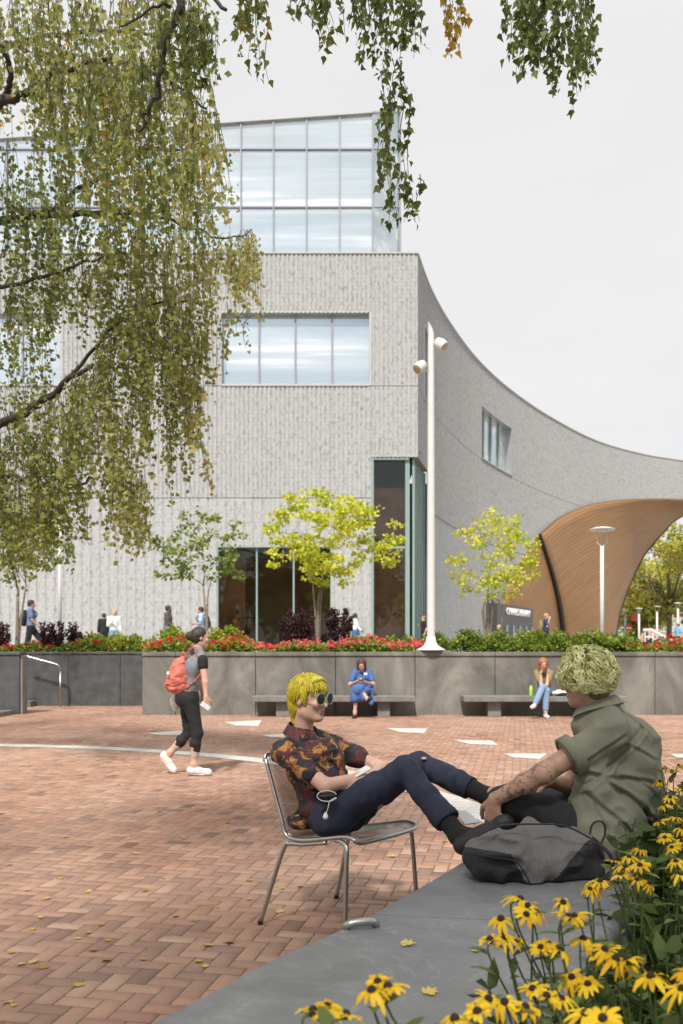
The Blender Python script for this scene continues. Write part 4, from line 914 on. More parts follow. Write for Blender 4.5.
# --- shrubs, hedge, flowers on the planter
def shrub(name, base, rx, ry, h, n, size, mat, label, cat='shrub', group=None, upright=False, top=None):
    rng = np.random.default_rng(int(abs(base[0]) * 977 + base[1] * 31) % 9999); base = V(base); root = thing(name, base, label, cat, group); st_ = MB(); out = []; cs = []; rs = []
    for k in range(n):
        a = rng.uniform(0, 6.28); q = rng.uniform(0, 1) ** .5
        if upright: hh = h * rng.uniform(.55, 1); c = base + V(math.cos(a) * q * rx, math.sin(a) * q * ry, hh); 
        else: hh = h * (1 - .45 * q * q) * rng.uniform(.45, 1); c = base + V(math.cos(a) * q * rx, math.sin(a) * q * ry, hh)
        pts = [base + V(math.cos(a) * q * rx * .25, math.sin(a) * q * ry * .25, -.1), (base + c) / 2 + V(math.cos(a) * q * rx * .15, 0, 0), c]; st_.tube(smoothpath(pts, 3), np.linspace(.012, .003, 7), 5, t=.3)
        if upright:
            pp = smoothpath(pts, 5)[3:]; m = len(pp) * 9; idx = rng.integers(0, len(pp), m); ps = np.array(pp)[idx] + rng.normal(0, .025, (m, 3)); ax = rand_dirs(m, rng) * .8 + V(0, 0, .5); out.append((ps, ax, rng.uniform(.7, 1.2, m) * size, np.clip(rng.normal(.45, .25, m), 0, 1)))
        else: cs.append(c); rs.append(min(rx, h) * .36)
    if not upright: cluster_leaves(cs, rs, 60, size, out, .8, -.2, rng)
    st_.build('stems', M['darkbark'] if upright else M['stemgreen'], root); emit_leaves('foliage', out, OVAL, M[mat], root, 1.1); return root
hw = [(436, 20.6, .40, .34), (466, 20.5, .42, .38), (497, 20.6, .42, .36), (527, 20.5, .42, .40), (556, 20.6, .40, .37), (586, 20.5, .42, .38), (614, 20.6, .40, .42)]
side_txt = ['first hedge bush just right of the tall lamp base', 'second hedge bush from the tall lamp, below the multi stemmed tree', 'third hedge bush from the tall lamp, below the blond seated head', 'fourth hedge bush from the tall lamp, left of the walking woman in navy', 'fifth hedge bush from the tall lamp, below the woman in navy', 'sixth hedge bush, left of the disc topped lamp pole', 'last hedge bush beside the red flowers on the right']
for (px, Y, r, h_), lb in zip(hw, side_txt): shrub('hedge_bush', (P(px, 652, Y)[0], Y - .35, 1.24), r, .36, h_ + .17, 34, .055, 'hedgeleaf', lb, 'hedge bush', 'boxwood bushes along the planter')
for px, Y, r, h_, lb in ((95, 21.2, .42, .62, 'lime green shrub above red flowers, nearest the white shirted blond woman'), (125, 21.3, .5, .62, 'lime green shrub just right of the white shirted blond woman'), (172, 21.2, .55, .66, 'lime green shrub in front of the bearded man'), (225, 21.3, .45, .72, 'lime green shrub beneath the dark ground floor window edge'), (246, 21.6, .4, .5, 'low green shrub left of the dark purple shrubs'),
                         (398, 20.9, .45, .48, 'small green bush just left of the tall lamp, under the corner window'), (372, 21.0, .36, .42, 'small green bush at the feet of the woman in blue skirt')):
    Y = Y if px > 142 else 23.4; shrub('lime_shrub', (P(px, 652, Y)[0], Y, 1.2), r, .4, h_, 30, .07, 'limeleaf' if px < 380 else 'hedgeleaf', lb)
for px, w_, h_, lb in ((3, .22, 1.0, 'purple leaved shrub at the far left edge of the planter'), (46, .20, .95, 'purple leaved shrub right beside the thin tree trunk at left'), (57, .24, 1.0, 'purple leaved shrub behind the walking man in grey'), (76, .26, 1.0, 'purple leaved shrub right of the thin white pole'), (298, .45, 1.22, 'wide dark purple shrub left of the yellow green tree trunk'), (340, .34, 1.25, 'dark purple shrub right of the yellow green tree trunk')):
    shrub('purple_shrub', (P(px, 652, 21.8 if px > 100 else 23.3)[0], 21.8 if px > 100 else 23.3, 1.15), w_, .25, h_, 15 if px < 100 else 40, .06, 'purpleleaf', lb, group=None, upright=True)
def flowerband(x0, x1, n, fmat, name, fl_name, label, y0=19.62, y1=20.6, hh=.28, nf=300, fl=.045):
    X0, X1 = P(x0, 652, y0)[0], P(x1, 652, y0)[0]; x = RNG.uniform(X0, X1, n); y = RNG.uniform(y0, y1, n); z = 1.30 + RNG.uniform(0, 1, n) ** .7 * hh * (.75 + .35 * np.sin(x * 3.1) * np.sin(x * 1.3 + 1)) * (.6 + .4 * (y - y0) / (y1 - y0))
    p = np.stack([x, y, z], 1); a = rand_dirs(n) + V(0, 0, .5); o_ = leaf_obj(name, p, a, RNG.uniform(.04, .085, n), OVAL, np.clip(RNG.normal(.5, .25, n), 0, 1), M['hedgeleaf'], None, 1.2); tag(o_, 'low green leaves of ' + label, 'foliage', kind='stuff')
    X0, X1 = P(x0, 652, y0)[0], P(x1, 652, y0)[0]; xf = RNG.uniform(X0, X1, nf); yf = RNG.uniform(y0, y1, nf); zf_ = 1.30 + hh * (.70 + .30 * np.sin(xf * 3.1) * np.sin(xf * 1.3 + 1)) * (.6 + .4 * (yf - y0) / (y1 - y0)) * RNG.uniform(.5, 1.2, nf) + .03
    c = np.stack([xf, yf, zf_], 1); rep = 9; pp = np.repeat(c, rep, 0) + RNG.normal(0, .014, (nf * rep, 3)); a = rand_dirs(nf * rep) + V(0, -.3, .4)
    o_ = leaf_obj(fl_name, pp, a, RNG.uniform(.7, 1.3, nf * rep) * fl, OVAL, np.clip(RNG.normal(.5, .25, nf * rep), 0, 1), M[fmat], None, 1.5); tag(o_, 'heads of ' + label, 'flowers', kind='stuff')
flowerband(143, 242, 3600, 'redflower', 'geranium_leaves', 'geranium_flowers', 'the bright red flower bed just left of the coral one', nf=150, hh=.40)
flowerband(-80, 168, 5200, 'redflower', 'geranium_leaves', 'geranium_flowers', 'the bright red flower bed above the set back wall', nf=190, y0=22.85, y1=23.8, hh=.46)
flowerband(242, 425, 6500, 'pinkflower', 'begonia_leaves', 'begonia_flowers', 'the coral pink flower bed before the yellow green tree', nf=460, fl=.038, hh=.40)
flowerband(628, 760, 3000, 'redflower', 'impatiens_leaves', 'impatiens_flowers', 'the red flower bed at the right end of the planter', nf=130, hh=.36)
sh_ = shrub('low_plant', (-9.0, 18.6, .02), .9, .5, .28, 40, .06, 'hedgeleaf', 'low green planting inside the kerb at the left edge', 'plant')
tag(MB().box(xs[0] + .31, 19.61, 1.0, 40, 23.4, 1.25).build('planting_soil', M['soil']), kind='structure')
tag(MB().box(-40, 22.81, 1.0, xs[0] + .30, 24.4, 1.25).build('planting_soil', M['soil']), kind='structure')

# --- weeping birch at the left
birch = thing('weeping_birch', (-8.2, 11.5, 0), 'large weeping birch with hanging yellow green strands at the left', 'tree')
rb = np.random.default_rng(5)
tr_ = MB(); tr_.tube(smoothpath([(-8.2, 11.5, -.1), (-8.1, 11.4, 2.5), (-7.8, 11.3, 5.5), (-7.4, 11.0, 8.5), (-7.0, 10.8, 12)], 6), np.linspace(.24, .08, 25), 12); tr_.build('trunk', M['birchbark'], birch, smooth=True)
def limb(pts, r0, r1, mat='darkbark', parent=None, n=8):
    m = MB(); p = smoothpath(pts, 6); p = [q + rb.normal(0, .012, 3) for q in p]; m.tube(p, np.linspace(r0, r1, len(p)), n); return m.build('limb', M[mat], parent or birch, smooth=True), p
limbs = []
for pts, r0, r1 in (([(-7.7, 11.3, 3.6), P(-60, 452, 11), P(0, 425, 10.6), P(45, 400, 10.2), P(70, 378, 10), P(92, 366, 9.8)], .075, .02),
                    ([(-7.5, 11.2, 5.4), P(-70, 235, 11), P(0, 221, 10.4), P(45, 216, 10.1), P(100, 213, 9.9), P(120, 214, 9.8), P(140, 225, 9.7)], .065, .016),
                    ([(-7.7, 11.2, 4.6), P(-60, 300, 10.8), P(10, 285, 10.2), P(60, 272, 10), P(105, 255, 9.8)], .04, .012),
                    ([(-7.3, 11.0, 7.0), P(-60, 140, 9.8), P(0, 106, 8.6), P(24, 92, 8.4), P(60, 70, 8.2)], .07, .02),
                    ([P(0, 106, 8.6), P(10, 85, 8.5), P(8, 62, 8.4), P(0, 45, 8.3), P(-25, 20, 8.3)], .035, .015),
                    ([(-7.8, 11.3, 3.0), P(-60, 495, 11), P(0, 478, 10.6), P(30, 480, 10.4), P(60, 488, 10.2), P(95, 478, 10)], .04, .012),
                    ([(-7.2, 10.9, 8.5), P(-40, 10, 9), P(40, -30, 8.6), P(110, -60, 8.2), P(180, -40, 8), P(225, 10, 7.9)], .07, .015),
                    ([P(45, 216, 10.1), P(80, 190, 9.8), P(130, 150, 9.4), P(180, 150, 9.2)], .03, .01), ([P(60, 70, 8.2), P(110, 60, 8), P(160, 75, 7.9), P(205, 110, 7.9)], .025, .01),
                    ([P(100, 213, 9.9), P(150, 215, 9.9), P(195, 228, 10), P(225, 240, 10), P(252, 232, 10.1)], .022, .006), ([P(70, 378, 10), P(110, 330, 9.8), P(150, 305, 9.7), P(190, 300, 9.7)], .022, .008),
                    ([(-7.2, 10.9, 8.5), P(-60, 60, 11), P(30, 40, 11), P(120, 30, 11), P(200, 60, 11)], .05, .012)):
    o_, p = limb(pts, r0, r1); limbs += p
# hanging strands: (px, py top, length px, spread px, distance, count, yellowness)
SP = [(10, -10, 90, 30, 8.6, 20, .55), (45, -15, 150, 26, 8.4, 26, .58), (85, -15, 120, 28, 8.3, 24, .55), (125, -15, 150, 26, 8, 26, .6), (165, -15, 140, 26, 8, 26, .5), (200, -5, 110, 16, 7.9, 16, .35), (150, -10, 110, 30, 9, 14, .5),
      (20, 60, 60, 25, 8.4, 12, .4), (60, 60, 170, 30, 9, 26, .45), (95, 55, 160, 26, 8.4, 26, .5), (130, 60, 190, 24, 8.1, 28, .52), (165, 70, 150, 24, 8, 28, .45), (198, 85, 165, 17, 8, 26, .66), (208, 110, 120, 9, 8, 12, .75),
      (15, 150, 110, 26, 10, 16, .25), (30, 180, 110, 30, 10.2, 18, .3), (70, 165, 110, 26, 9.8, 18, .35), (110, 165, 110, 26, 9.6, 20, .45), (150, 160, 120, 26, 9.3, 22, .5), (185, 170, 100, 22, 9.2, 20, .5),
      (25, 222, 120, 30, 10.3, 20, .25), (65, 216, 120, 28, 10, 20, .35), (110, 214, 130, 24, 9.8, 20, .45), (140, 225, 150, 20, 9.7, 24, .5), (170, 235, 160, 22, 9.6, 26, .55), (195, 240, 130, 14, 9.7, 18, .6),
      (228, 238, 50, 14, 10.1, 20, .72), (248, 235, 75, 13, 10.1, 22, .72), (238, 240, 45, 20, 10.1, 12, .7), (226, 300, 80, 5, 10.1, 3, .7), (247, 300, 45, 4, 10.1, 3, .7),
      (20, 285, 130, 26, 10.2, 20, .3), (55, 275, 50, 24, 10.1, 16, .35), (40, 290, 110, 10, 10, 8, .4), (88, 262, 55, 20, 9.9, 16, .5), (110, 255, 70, 18, 9.8, 14, .5),
      (125, 310, 80, 20, 9.8, 30, .4), (150, 303, 100, 24, 9.7, 34, .45), (180, 300, 110, 18, 9.7, 30, .5), (198, 330, 90, 9, 9.7, 12, .55), (105, 335, 90, 14, 9.8, 18, .38), (165, 370, 90, 24, 9.7, 20, .5), (195, 380, 75, 9, 9.7, 12, .75),
      (138, 380, 80, 10, 9.8, 12, .45), (172, 400, 95, 5, 9.8, 7, .5), (200, 430, 70, 3, 9.8, 3, 1.0), (192, 395, 50, 5, 9.8, 6, .95),
      (15, 395, 60, 26, 10.4, 16, .35), (45, 390, 80, 24, 10.2, 22, .4), (80, 370, 110, 16, 9.9, 24, .45), (100, 375, 130, 16, 9.9, 26, .5), (70, 400, 90, 20, 10, 20, .5), (120, 420, 90, 16, 9.9, 22, .55), (140, 475, 78, 11, 10, 20, .6), (118, 470, 80, 16, 10, 20, .55),
      (10, 440, 100, 24, 10.6, 36, .35), (38, 440, 110, 22, 10.5, 36, .38), (62, 455, 75, 16, 10.3, 22, .42), (20, 490, 85, 24, 10.4, 36, .35), (50, 490, 60, 14, 10.4, 22, .4), (84, 480, 50, 6, 10.1, 7, .45), (15, 530, 40, 20, 10.3, 14, .35),
      (-40, 0, 250, 50, 9.6, 30, .4), (-45, 200, 250, 50, 10.5, 40, .4), (-45, 400, 160, 50, 10.8, 40, .4), (-130, 0, 260, 55, 10, 26, .4), (-140, 200, 260, 60, 11, 34, .4), (-130, 400, 150, 60, 11, 30, .4), (-230, 60, 300, 60, 11.5, 30, .4), (-230, 300, 220, 60, 11.5, 34, .4)]
tw = MB(); PL, AL, SL_, TL = [], [], [], []
for px, py, ln_, spd, d, cnt, yel in SP:
    for k in range(int(cnt * (1.0 if py > 230 else .85))):
        x = px + rb.normal(0, spd * .48); y = py + rb.uniform(-8, 22); dd = d + rb.normal(0, .5); L = ln_ * rb.uniform(.45, 1.05) * dd / FP
        a = P(x, y, dd); sway = rb.normal(0, .07, 2); n = max(3, int(L / .10)); pts = []; ph = rb.uniform(0, 6)
        outw = rb.normal(0, .18, 2)
        for i in range(n + 1):
            t_ = i / n; pts.append(a + V(sway[0] * L * t_ + outw[0] * (t_ ** .5) * .4 + .02 * math.sin(ph + t_ * 5), sway[1] * L * t_ + outw[1] * (t_ ** .5) * .4, -L * t_))
        tw.tube(pts, np.linspace(.004, .0015, n + 1), 3, cap=False, t=.2)
        m = int(L / .044) + 3; tt_ = rb.uniform(0.0, 1, m) ** .85; ii = tt_ * n; i0 = np.minimum(ii.astype(int), n - 1); fr_ = (ii - i0)[:, None]; pa = np.array(pts)
        p = pa[i0] * (1 - fr_) + pa[i0 + 1] * fr_ + rb.normal(0, .028, (m, 3)); PL.append(p); AL.append(rand_dirs(m, rb) * .75 + V(0, 0, -.9)); SL_.append(rb.uniform(.034, .062, m)); TL.append(np.clip(rb.normal(yel * .82 + rb.normal(0, .08), .17, m), 0, 1))
tw.build('twigs', M['darkbark'], birch)
leaf_obj('crown', np.concatenate(PL), np.concatenate(AL), np.concatenate(SL_), QUAD, np.concatenate(TL), M['birchleaf'], birch, 1.15)

# --- the birch that stands behind the camera: its near twigs hang into the picture and it shades the foreground
b2 = thing('overhanging_birch', (-3.4, -3.2, 0), 'birch branches with larger dark green leaves hanging across the top', 'tree')
tr_ = MB(); tr_.tube(smoothpath([(-3.4, -3.2, -.1), (-3.3, -3.1, 2.5), (-3.0, -2.8, 6), (-2.6, -2.4, 9.5)], 6), np.linspace(.26, .08, 19), 12); tr_.build('trunk', M['birchbark'], b2, smooth=True)
ro = np.random.default_rng(8); cs = []
for k in range(46):
    a = ro.uniform(0, 6.28); q = ro.uniform(.15, 1) ** .6; c = V(-1.3 + math.cos(a) * q * 6.6, -2.6 + math.sin(a) * q * 4.3, ro.uniform(5.6, 9.5) - q * .4)
    if c[1] > -.2: c[2] = max(c[2], 5.6 + c[1] * 1.4)
    limb([(-3.0 + ro.normal(0, .1), -2.8, ro.uniform(4.5, 8.5)), (V(-3, -2.8, 7) + c) / 2 + V(0, 0, .8), c], .04, .01, 'darkbark', b2, 6); cs.append(c)
out = []; cluster_leaves(cs, [1.25 * ro.uniform(.7, 1.2) for _ in cs], 330, .12, out, .6, .5, ro); emit_leaves('canopy', out, QUAD, M['darkleaf'], b2, 1.2)
NP, NA, NS, NTt = [], [], [], []; tw2 = MB()
for pts, r0, r1 in (([(-2.9, -2.7, 6.2), (-1.6, 1.0, 5.9), P(250, -120, 4.3), P(330, -60, 4.3), P(400, -20, 4.3), P(440, -50, 4.2)], .05, .008), ([(-2.9, -2.7, 7), (.2, .8, 6), P(420, -150, 4.2), P(520, -60, 4.3), P(560, -20, 4.3)], .04, .007),
                    ([(-2.9, -2.7, 5.6), (-2.4, 1.4, 5.4), P(120, -110, 4.8), P(176, -20, 4.8), P(172, 30, 4.8), P(158, 80, 4.8), P(147, 112, 4.8), P(140, 130, 4.8)], .04, .005), ([P(172, 5, 4.8), P(150, 10, 4.8), P(115, 26, 4.8)], .010, .004)):
    limb(pts, r0, r1, 'darkbark', b2, 7)
NS_ = [(245, -12, 75, 14, 4.3, 7, .55), (258, -8, 118, 4, 4.3, 3, .5), (300, -14, 40, 22, 4.3, 8, .45), (325, -12, 62, 16, 4.3, 9, .45), (360, -14, 48, 22, 4.3, 9, .3), (383, -12, 85, 16, 4.3, 10, .25), (405, -14, 88, 13, 4.2, 10, .2), (395, 60, 68, 12, 4.2, 6, .2),
       (398, 100, 145, 9, 4.2, 3, .2), (385, 95, 138, 8, 4.2, 3, .2), (404, 170, 62, 9, 4.2, 4, .2), (378, 120, 110, 6, 4.3, 2, .3), (452, -8, 62, 6, 4.4, 3, 1.0), (462, -8, 45, 6, 4.4, 3, .98), (448, 0, 50, 4, 4.4, 2, 1.0),
       (514, -12, 80, 12, 4.2, 6, .25), (534, -12, 112, 16, 4.2, 10, .2), (558, -12, 122, 17, 4.2, 11, .2), (578, -12, 112, 13, 4.2, 8, .25), (544, -12, 70, 28, 4.2, 7, .25), (590, 20, 62, 5, 4.2, 3, .2), (508, 0, 45, 6, 4.2, 2, .3),
       (190, 10, 95, 14, 4.8, 11, .42), (208, 20, 88, 9, 4.8, 7, .35), (170, 20, 60, 14, 4.8, 7, .5), (150, 60, 60, 16, 4.8, 7, .45), (60, 40, 140, 34, 5.4, 8, .55), (100, 60, 150, 28, 5.2, 9, .55), (130, 90, 140, 22, 5.2, 9, .5), (30, 20, 80, 24, 5.4, 4, .5), (190, 170, 90, 12, 5.6, 4, .4), (90, 10, 60, 40, 5.2, 6, .55)]
for px, py, ln_, spd, d, cnt, yel in NS_:
    for k in range(cnt):
        x = px + ro.normal(0, spd * .55); y = py + ro.uniform(-6, 6); dd = d + ro.normal(0, .15); L = ln_ * ro.uniform(.55, 1.0) * dd / FP; a = P(x, y, dd); n = max(4, int(L / .05)); sw = ro.normal(0, .10, 2); ph = ro.uniform(0, 6)
        pts = [a + V(sw[0] * L * t_ + .012 * math.sin(ph + t_ * 7), sw[1] * L * t_, -L * t_) for t_ in np.linspace(0, 1, n + 1)]; tw2.tube(pts, np.linspace(.0022, .0009, n + 1), 4, cap=False, t=.3)
        m = int(L / .022) + 2; tt_ = np.sort(ro.uniform(.0, 1.0, m)); ii = tt_ * n; i0 = np.minimum(ii.astype(int), n - 1); fr_ = (ii - i0)[:, None]; pa = np.array(pts)
        ax = rand_dirs(m, ro) * .55 + V(0, 0, -.85); NP.append(pa[i0] * (1 - fr_) + pa[i0 + 1] * fr_ + ro.normal(0, .010, (m, 3))); NA.append(ax); NS.append(ro.uniform(.022, .044, m)); NTt.append(np.clip(ro.normal(yel + .15, .15, m), 0, 1))
tw2.build('twigs', M['darkbark'], b2)
leaf_obj('leaves', np.concatenate(NP), np.concatenate(NA), np.concatenate(NS), BIRCH, np.concatenate(NTt), M['darkleaf'], b2, .95)

# --- background trees seen under the arch
def far_tree(px, Y, h, rx, label, seed):
    rng = np.random.default_rng(seed); X_ = P(px, 600, Y)[0]; root = thing('street_tree', (X_, Y, 1.3), label, 'tree', 'trees beyond the arch'); m = MB(); m.tube([(X_, Y, 1.2), (X_ + .2, Y, h * .4), (X_, Y, h * .75)], [.35, .25, .1], 8)
    cs = []
    for k in range(46):
        d = rand_dirs(1, rng)[0] * rng.uniform(.45, 1) ** .5; c = V(X_ + d[0] * rx, Y + d[1] * rx * .8, 1.3 + h * .62 + d[2] * h * .38); cs.append(c); m.tube([(X_, Y, h * .35 + rng.uniform(0, 2)), tuple((V(X_, Y, h * .5) + c) / 2 + V(0, 0, .5)), tuple(c)], [.07, .04, .015], 5)
    m.build('trunk', M['bark'], root, smooth=True); out = []; cluster_leaves(cs, [rx * .30 * rng.uniform(.7, 1.3) for _ in cs], 105, .34, out, .7, .1, rng); emit_leaves('crown', out, OVAL, M['autumnleaf'], root, 1.3)
far_tree(634, 100, 8.6, 3.6, 'small yellowing tree close to the wooden arch edge', 1); far_tree(668, 96, 13.0, 5.4, 'tall yellow green tree beyond the arch, highest one', 2); far_tree(700, 108, 15, 5.5, 'green tree at the right edge beyond the arch', 3); far_tree(645, 125, 13, 5, 'tree standing farthest back behind the yellowing tree', 4); far_tree(560, 150, 13, 6, 'tree hidden behind the wooden vault', 5)
# ------------------------------------------------------------------ street lamps
def tall_lamp():
    px, Y = 431.0, 19.47; X_ = P(px, 652, Y)[0]; b = thing('plaza_lamp', (X_, Y, 1.352), 'tall white pole lamp with slanted tip and two round spotlights', 'street lamp')
    MB().box(X_ - .39, Y - .19, 1.354, X_ + .39, Y + .25, 1.385).build('base_plate', M['concrete'], b, bevel=.006)
    m = MB(); m.lathe((X_, Y, 1.386), [(.32, 0), (.315, .02), (.225, .06), (.155, .11), (.115, .19), (.092, .30)], 28); m.build('base_flare', M['white_metal'], b, smooth=True)
    zt_ = EYE + (HY - 320) * Y / FP; m = MB(); n = 20; v0 = [(X_ + .090 * math.cos(a), Y + .090 * math.sin(a), 1.66) for a in np.linspace(0, 6.283, n, endpoint=False)]; v1 = [(X_ + .066 * math.cos(a), Y + .066 * math.sin(a), zt_ - .16 - .14 * math.cos(a)) for a in np.linspace(0, 6.283, n, endpoint=False)]
    m.add(v0 + v1, [(i, (i + 1) % n, n + (i + 1) % n, n + i) for i in range(n)] + [tuple(range(n, 2 * n))]); o = m.build('pole', M['white_metal'], b, smooth=True); e = o.modifiers.new('e', 'EDGE_SPLIT'); e.split_angle = .6
    for (cx, cy, tx, ty, sg) in ((440.5, 344, 446, 349.5, 1), (420.5, 366.5, 415.5, 371.5, -1)):
        c = P(cx, cy, Y - .05); d = nrm(V(tx - cx, -3.5, -(ty - cy))); a = c - d * .11; e_ = c + d * .13
        h_ = MB(); h_.tube([a - d * .03, a, c, e_], [.035, .095, .125, .115], 18); ho = h_.build('spotlight', M['white_metal'], b, smooth=True); q = ho.modifiers.new('e', 'EDGE_SPLIT'); q.split_angle = .9
        MB().tube([e_ + d * .002, e_ + d * .012], [.085, .08], 18).build('lens', M['lamp_glass'], ho)
        MB().tube([V(X_ + sg * .08, Y, a[2] - .16), V(X_ + sg * .16, Y - .02, a[2] - .13), a], .022, 8).build('arm', M['white_metal'], ho, smooth=True)
tall_lamp()
def disc_lamp(px, ytop, Y, label, r=.30, zb=1.0, pole=.055, fork=True, group=None):
    X_ = P(px, 652, Y)[0]; zt_ = EYE + (HY - ytop) * Y / FP; b = thing('disc_lamp', (X_, Y, zb), label, 'street lamp', group)
    MB().tube([(X_, Y, zb), (X_, Y, zt_ - .48 * r / .3)], [pole, pole * .9], 12).build('pole', M['white_metal'], b, smooth=True)
    h_ = MB(); h_.lathe((X_, Y, zt_ - .12 * r / .3), [(r * .25, 0), (r * .95, .02), (r, .05), (r * .6, .09), (r * .1, .115)], 24); ho = h_.build('disc_head', M['white_metal'], b, smooth=True)
    y_ = MB()
    for s_ in (-1, 1): y_.tube([(X_ + s_ * .02, Y, zt_ - .48 * r / .3), (X_ + s_ * r * .38, Y, zt_ - .40 * r / .3), (X_ + s_ * r * .38, Y, zt_ - .10 * r / .3)], .014, 6)
    y_.build('yoke', M['white_metal'], b)
disc_lamp(602, 526, 23.5, 'white pole with flat disc head in front of the wooden vault', r=.33)
disc_lamp(60, 492, 24.5, 'thin white lamp pole rising into the birch strands at the left', r=.33)
for px, yt, Y, lb in ((639, 607.5, 78, 'small disc lamp nearest the arch edge, beyond the hedge'), (657, 605.5, 80, 'small disc lamp second from the arch edge'), (678, 602, 74, 'small disc lamp at the right edge beside the blue clothed person'), (625, 610, 84, 'small disc lamp left of the red banner, by the green facade')):
    disc_lamp(px, yt, Y, lb, r=.35, zb=1.3, pole=.10, group=None)
# ------------------------------------------------------------------ far street beyond the arch
fb = thing('brick_house', (P(655, 650, 140)[0], 140, 1.3), 'peach coloured low building behind the trees beyond the arch', 'building')
x0, x1 = P(637, 650, 140)[0], P(700, 650, 140)[0]; MB().box(x0, 140, 1.3, x1, 152, 8.2).build('wall', simple('peach_wall', (.50, .30, .22), .9), fb); MB().box(x0 - .3, 139.6, 8.2, x1 + .3, 152.3, 8.6).build('roof_edge', M['concrete'], fb)
for i in range(7): MB().box(x0 + 1.0 + i * 1.35, 139.9, 4.4, x0 + 1.8 + i * 1.35, 140.1, 6.6).build('window', M['skyglass'], fb)
gbd = thing('glass_pavilion', (P(627, 650, 120)[0], 120, 1.3), 'pale green glass building just beyond the edge of the arch', 'building'); x0, x1 = P(612, 650, 120)[0], P(637, 650, 120)[0]
MB().box(x0, 120, 1.3, x1, 128, 6.3).build('wall', simple('green_glass_wall', (.34, .48, .42), .3), gbd); MB().box(x0 - .2, 119.7, 6.3, x1 + .2, 128.2, 6.7).build('roof_edge', M['white_metal'], gbd)
for i in range(6): MB().box(x0 + .3 + i * .6, 119.86, 1.3, x0 + .36 + i * .6, 119.98, 6.28).build('mullion', M['white_metal'], gbd)
sg = thing('road_sign', (P(628.5, 650, 82)[0], 82, 1.3), 'red road sign with white lettering left of the small disc lamps', 'sign'); sx_ = P(628.5, 650, 82)[0]; zc_ = P(0, 628, 82)[2]
MB().tube([(sx_, 82, 1.3), (sx_, 82, zc_)], .05, 8).build('post', M['grey_metal'], sg)
o8 = [(sx_ + .36 * math.cos(math.pi / 8 + k * math.pi / 4), zc_ + .36 * math.sin(math.pi / 8 + k * math.pi / 4)) for k in range(8)]; m = MB(); m.add([(x, 81.93, z) for x, z in o8] + [(x, 81.96, z) for x, z in o8], [tuple(range(8)), tuple(range(8, 16))[::-1]] + [(i, (i + 1) % 8, 8 + (i + 1) % 8, 8 + i) for i in range(8)]); bo = m.build('sign_board', M['red'], sg)
MB().box(sx_ - .24, 81.90, zc_ - .07, sx_ + .24, 81.925, zc_ + .07).build('white_band', M['white'], bo)
bn = thing('lamp_banner', (P(635.5, 650, 80)[0], 80, 1.3), 'red banner hanging from a thin grey pole above the road sign', 'banner'); sx_ = P(635.5, 650, 80)[0]
MB().tube([(sx_ + .3, 80, 1.3), (sx_ + .3, 80, 5.3)], .05, 8).build('pole', M['grey_metal'], bn); m = MB(); za, zb_ = P(0, 622, 80)[2], P(0, 613, 80)[2]
m.add([(sx_ - .38, 80, zb_ - .25), (sx_ + .27, 80, zb_), (sx_ + .27, 80.02, za), (sx_ - .3, 80.02, za + .12)], [(0, 1, 2, 3)]); o_ = m.build('banner_cloth', M['red'], bn); o_.modifiers.new('s', 'SOLIDIFY').thickness = .02
rl = thing('ramp_rail', (P(655, 650, 45)[0], 45, 1.3), 'sloping white ramp railing behind the red flowers at the right', 'railing')
MB().tube([P(643, 630, 45), P(651, 630, 45), P(676, 643, 45)], .07, 8).build('top_rail', M['white_metal'], rl); MB().tube([P(645, 637, 45), P(651, 637, 45), P(672, 648, 45)], .04, 8).build('lower_rail', M['white_metal'], rl)
for q, y in ((645, 630), (653, 631), (664, 637), (674, 642)): p = P(q, y, 45); MB().tube([p, (p[0], 45, 1.25)], .035, 6).build('baluster', M['white_metal'], rl)
cr_ = thing('parked_car', (P(663, 650, 88)[0], 88, 1.3), 'dark parked car beyond the white ramp railing', 'car'); cx = P(663, 650, 88)[0]
prof = [(-2.2, .35), (-2.25, .75), (-2.0, .95), (-1.3, 1.02), (-.75, 1.48), (.7, 1.52), (1.35, 1.05), (2.1, .92), (2.25, .7), (2.2, .35)]; m = MB(); n = len(prof)
m.add([(cx + a, 87.2, 1.3 + z) for a, z in prof] + [(cx + a, 88.9, 1.3 + z) for a, z in prof], [tuple(range(n)), tuple(range(n, 2 * n))[::-1]] + [(i, (i + 1) % n, n + (i + 1) % n, n + i) for i in range(n)]); m.build('car_body', simple('dark_car_paint', (.03, .035, .04), .3), cr_, bevel=.06)
for a in (-1.35, 1.4): MB().tube([(cx + a, 87.12, 1.62), (cx + a, 87.35, 1.62)], .32, 16).build('wheel', M['black_metal'], cr_)
for a0_, a1_ in ((-1.1, -.1), (0, 1.1)): m = MB(); m.add([(cx + a0_, 87.18, 2.35), (cx + a1_, 87.18, 2.35), (cx + a1_ * .75, 87.18, 2.74), (cx + a0_ * .75, 87.18, 2.74)], [(0, 1, 2, 3)]); m.build('side_window', M['skyglass'], cr_)

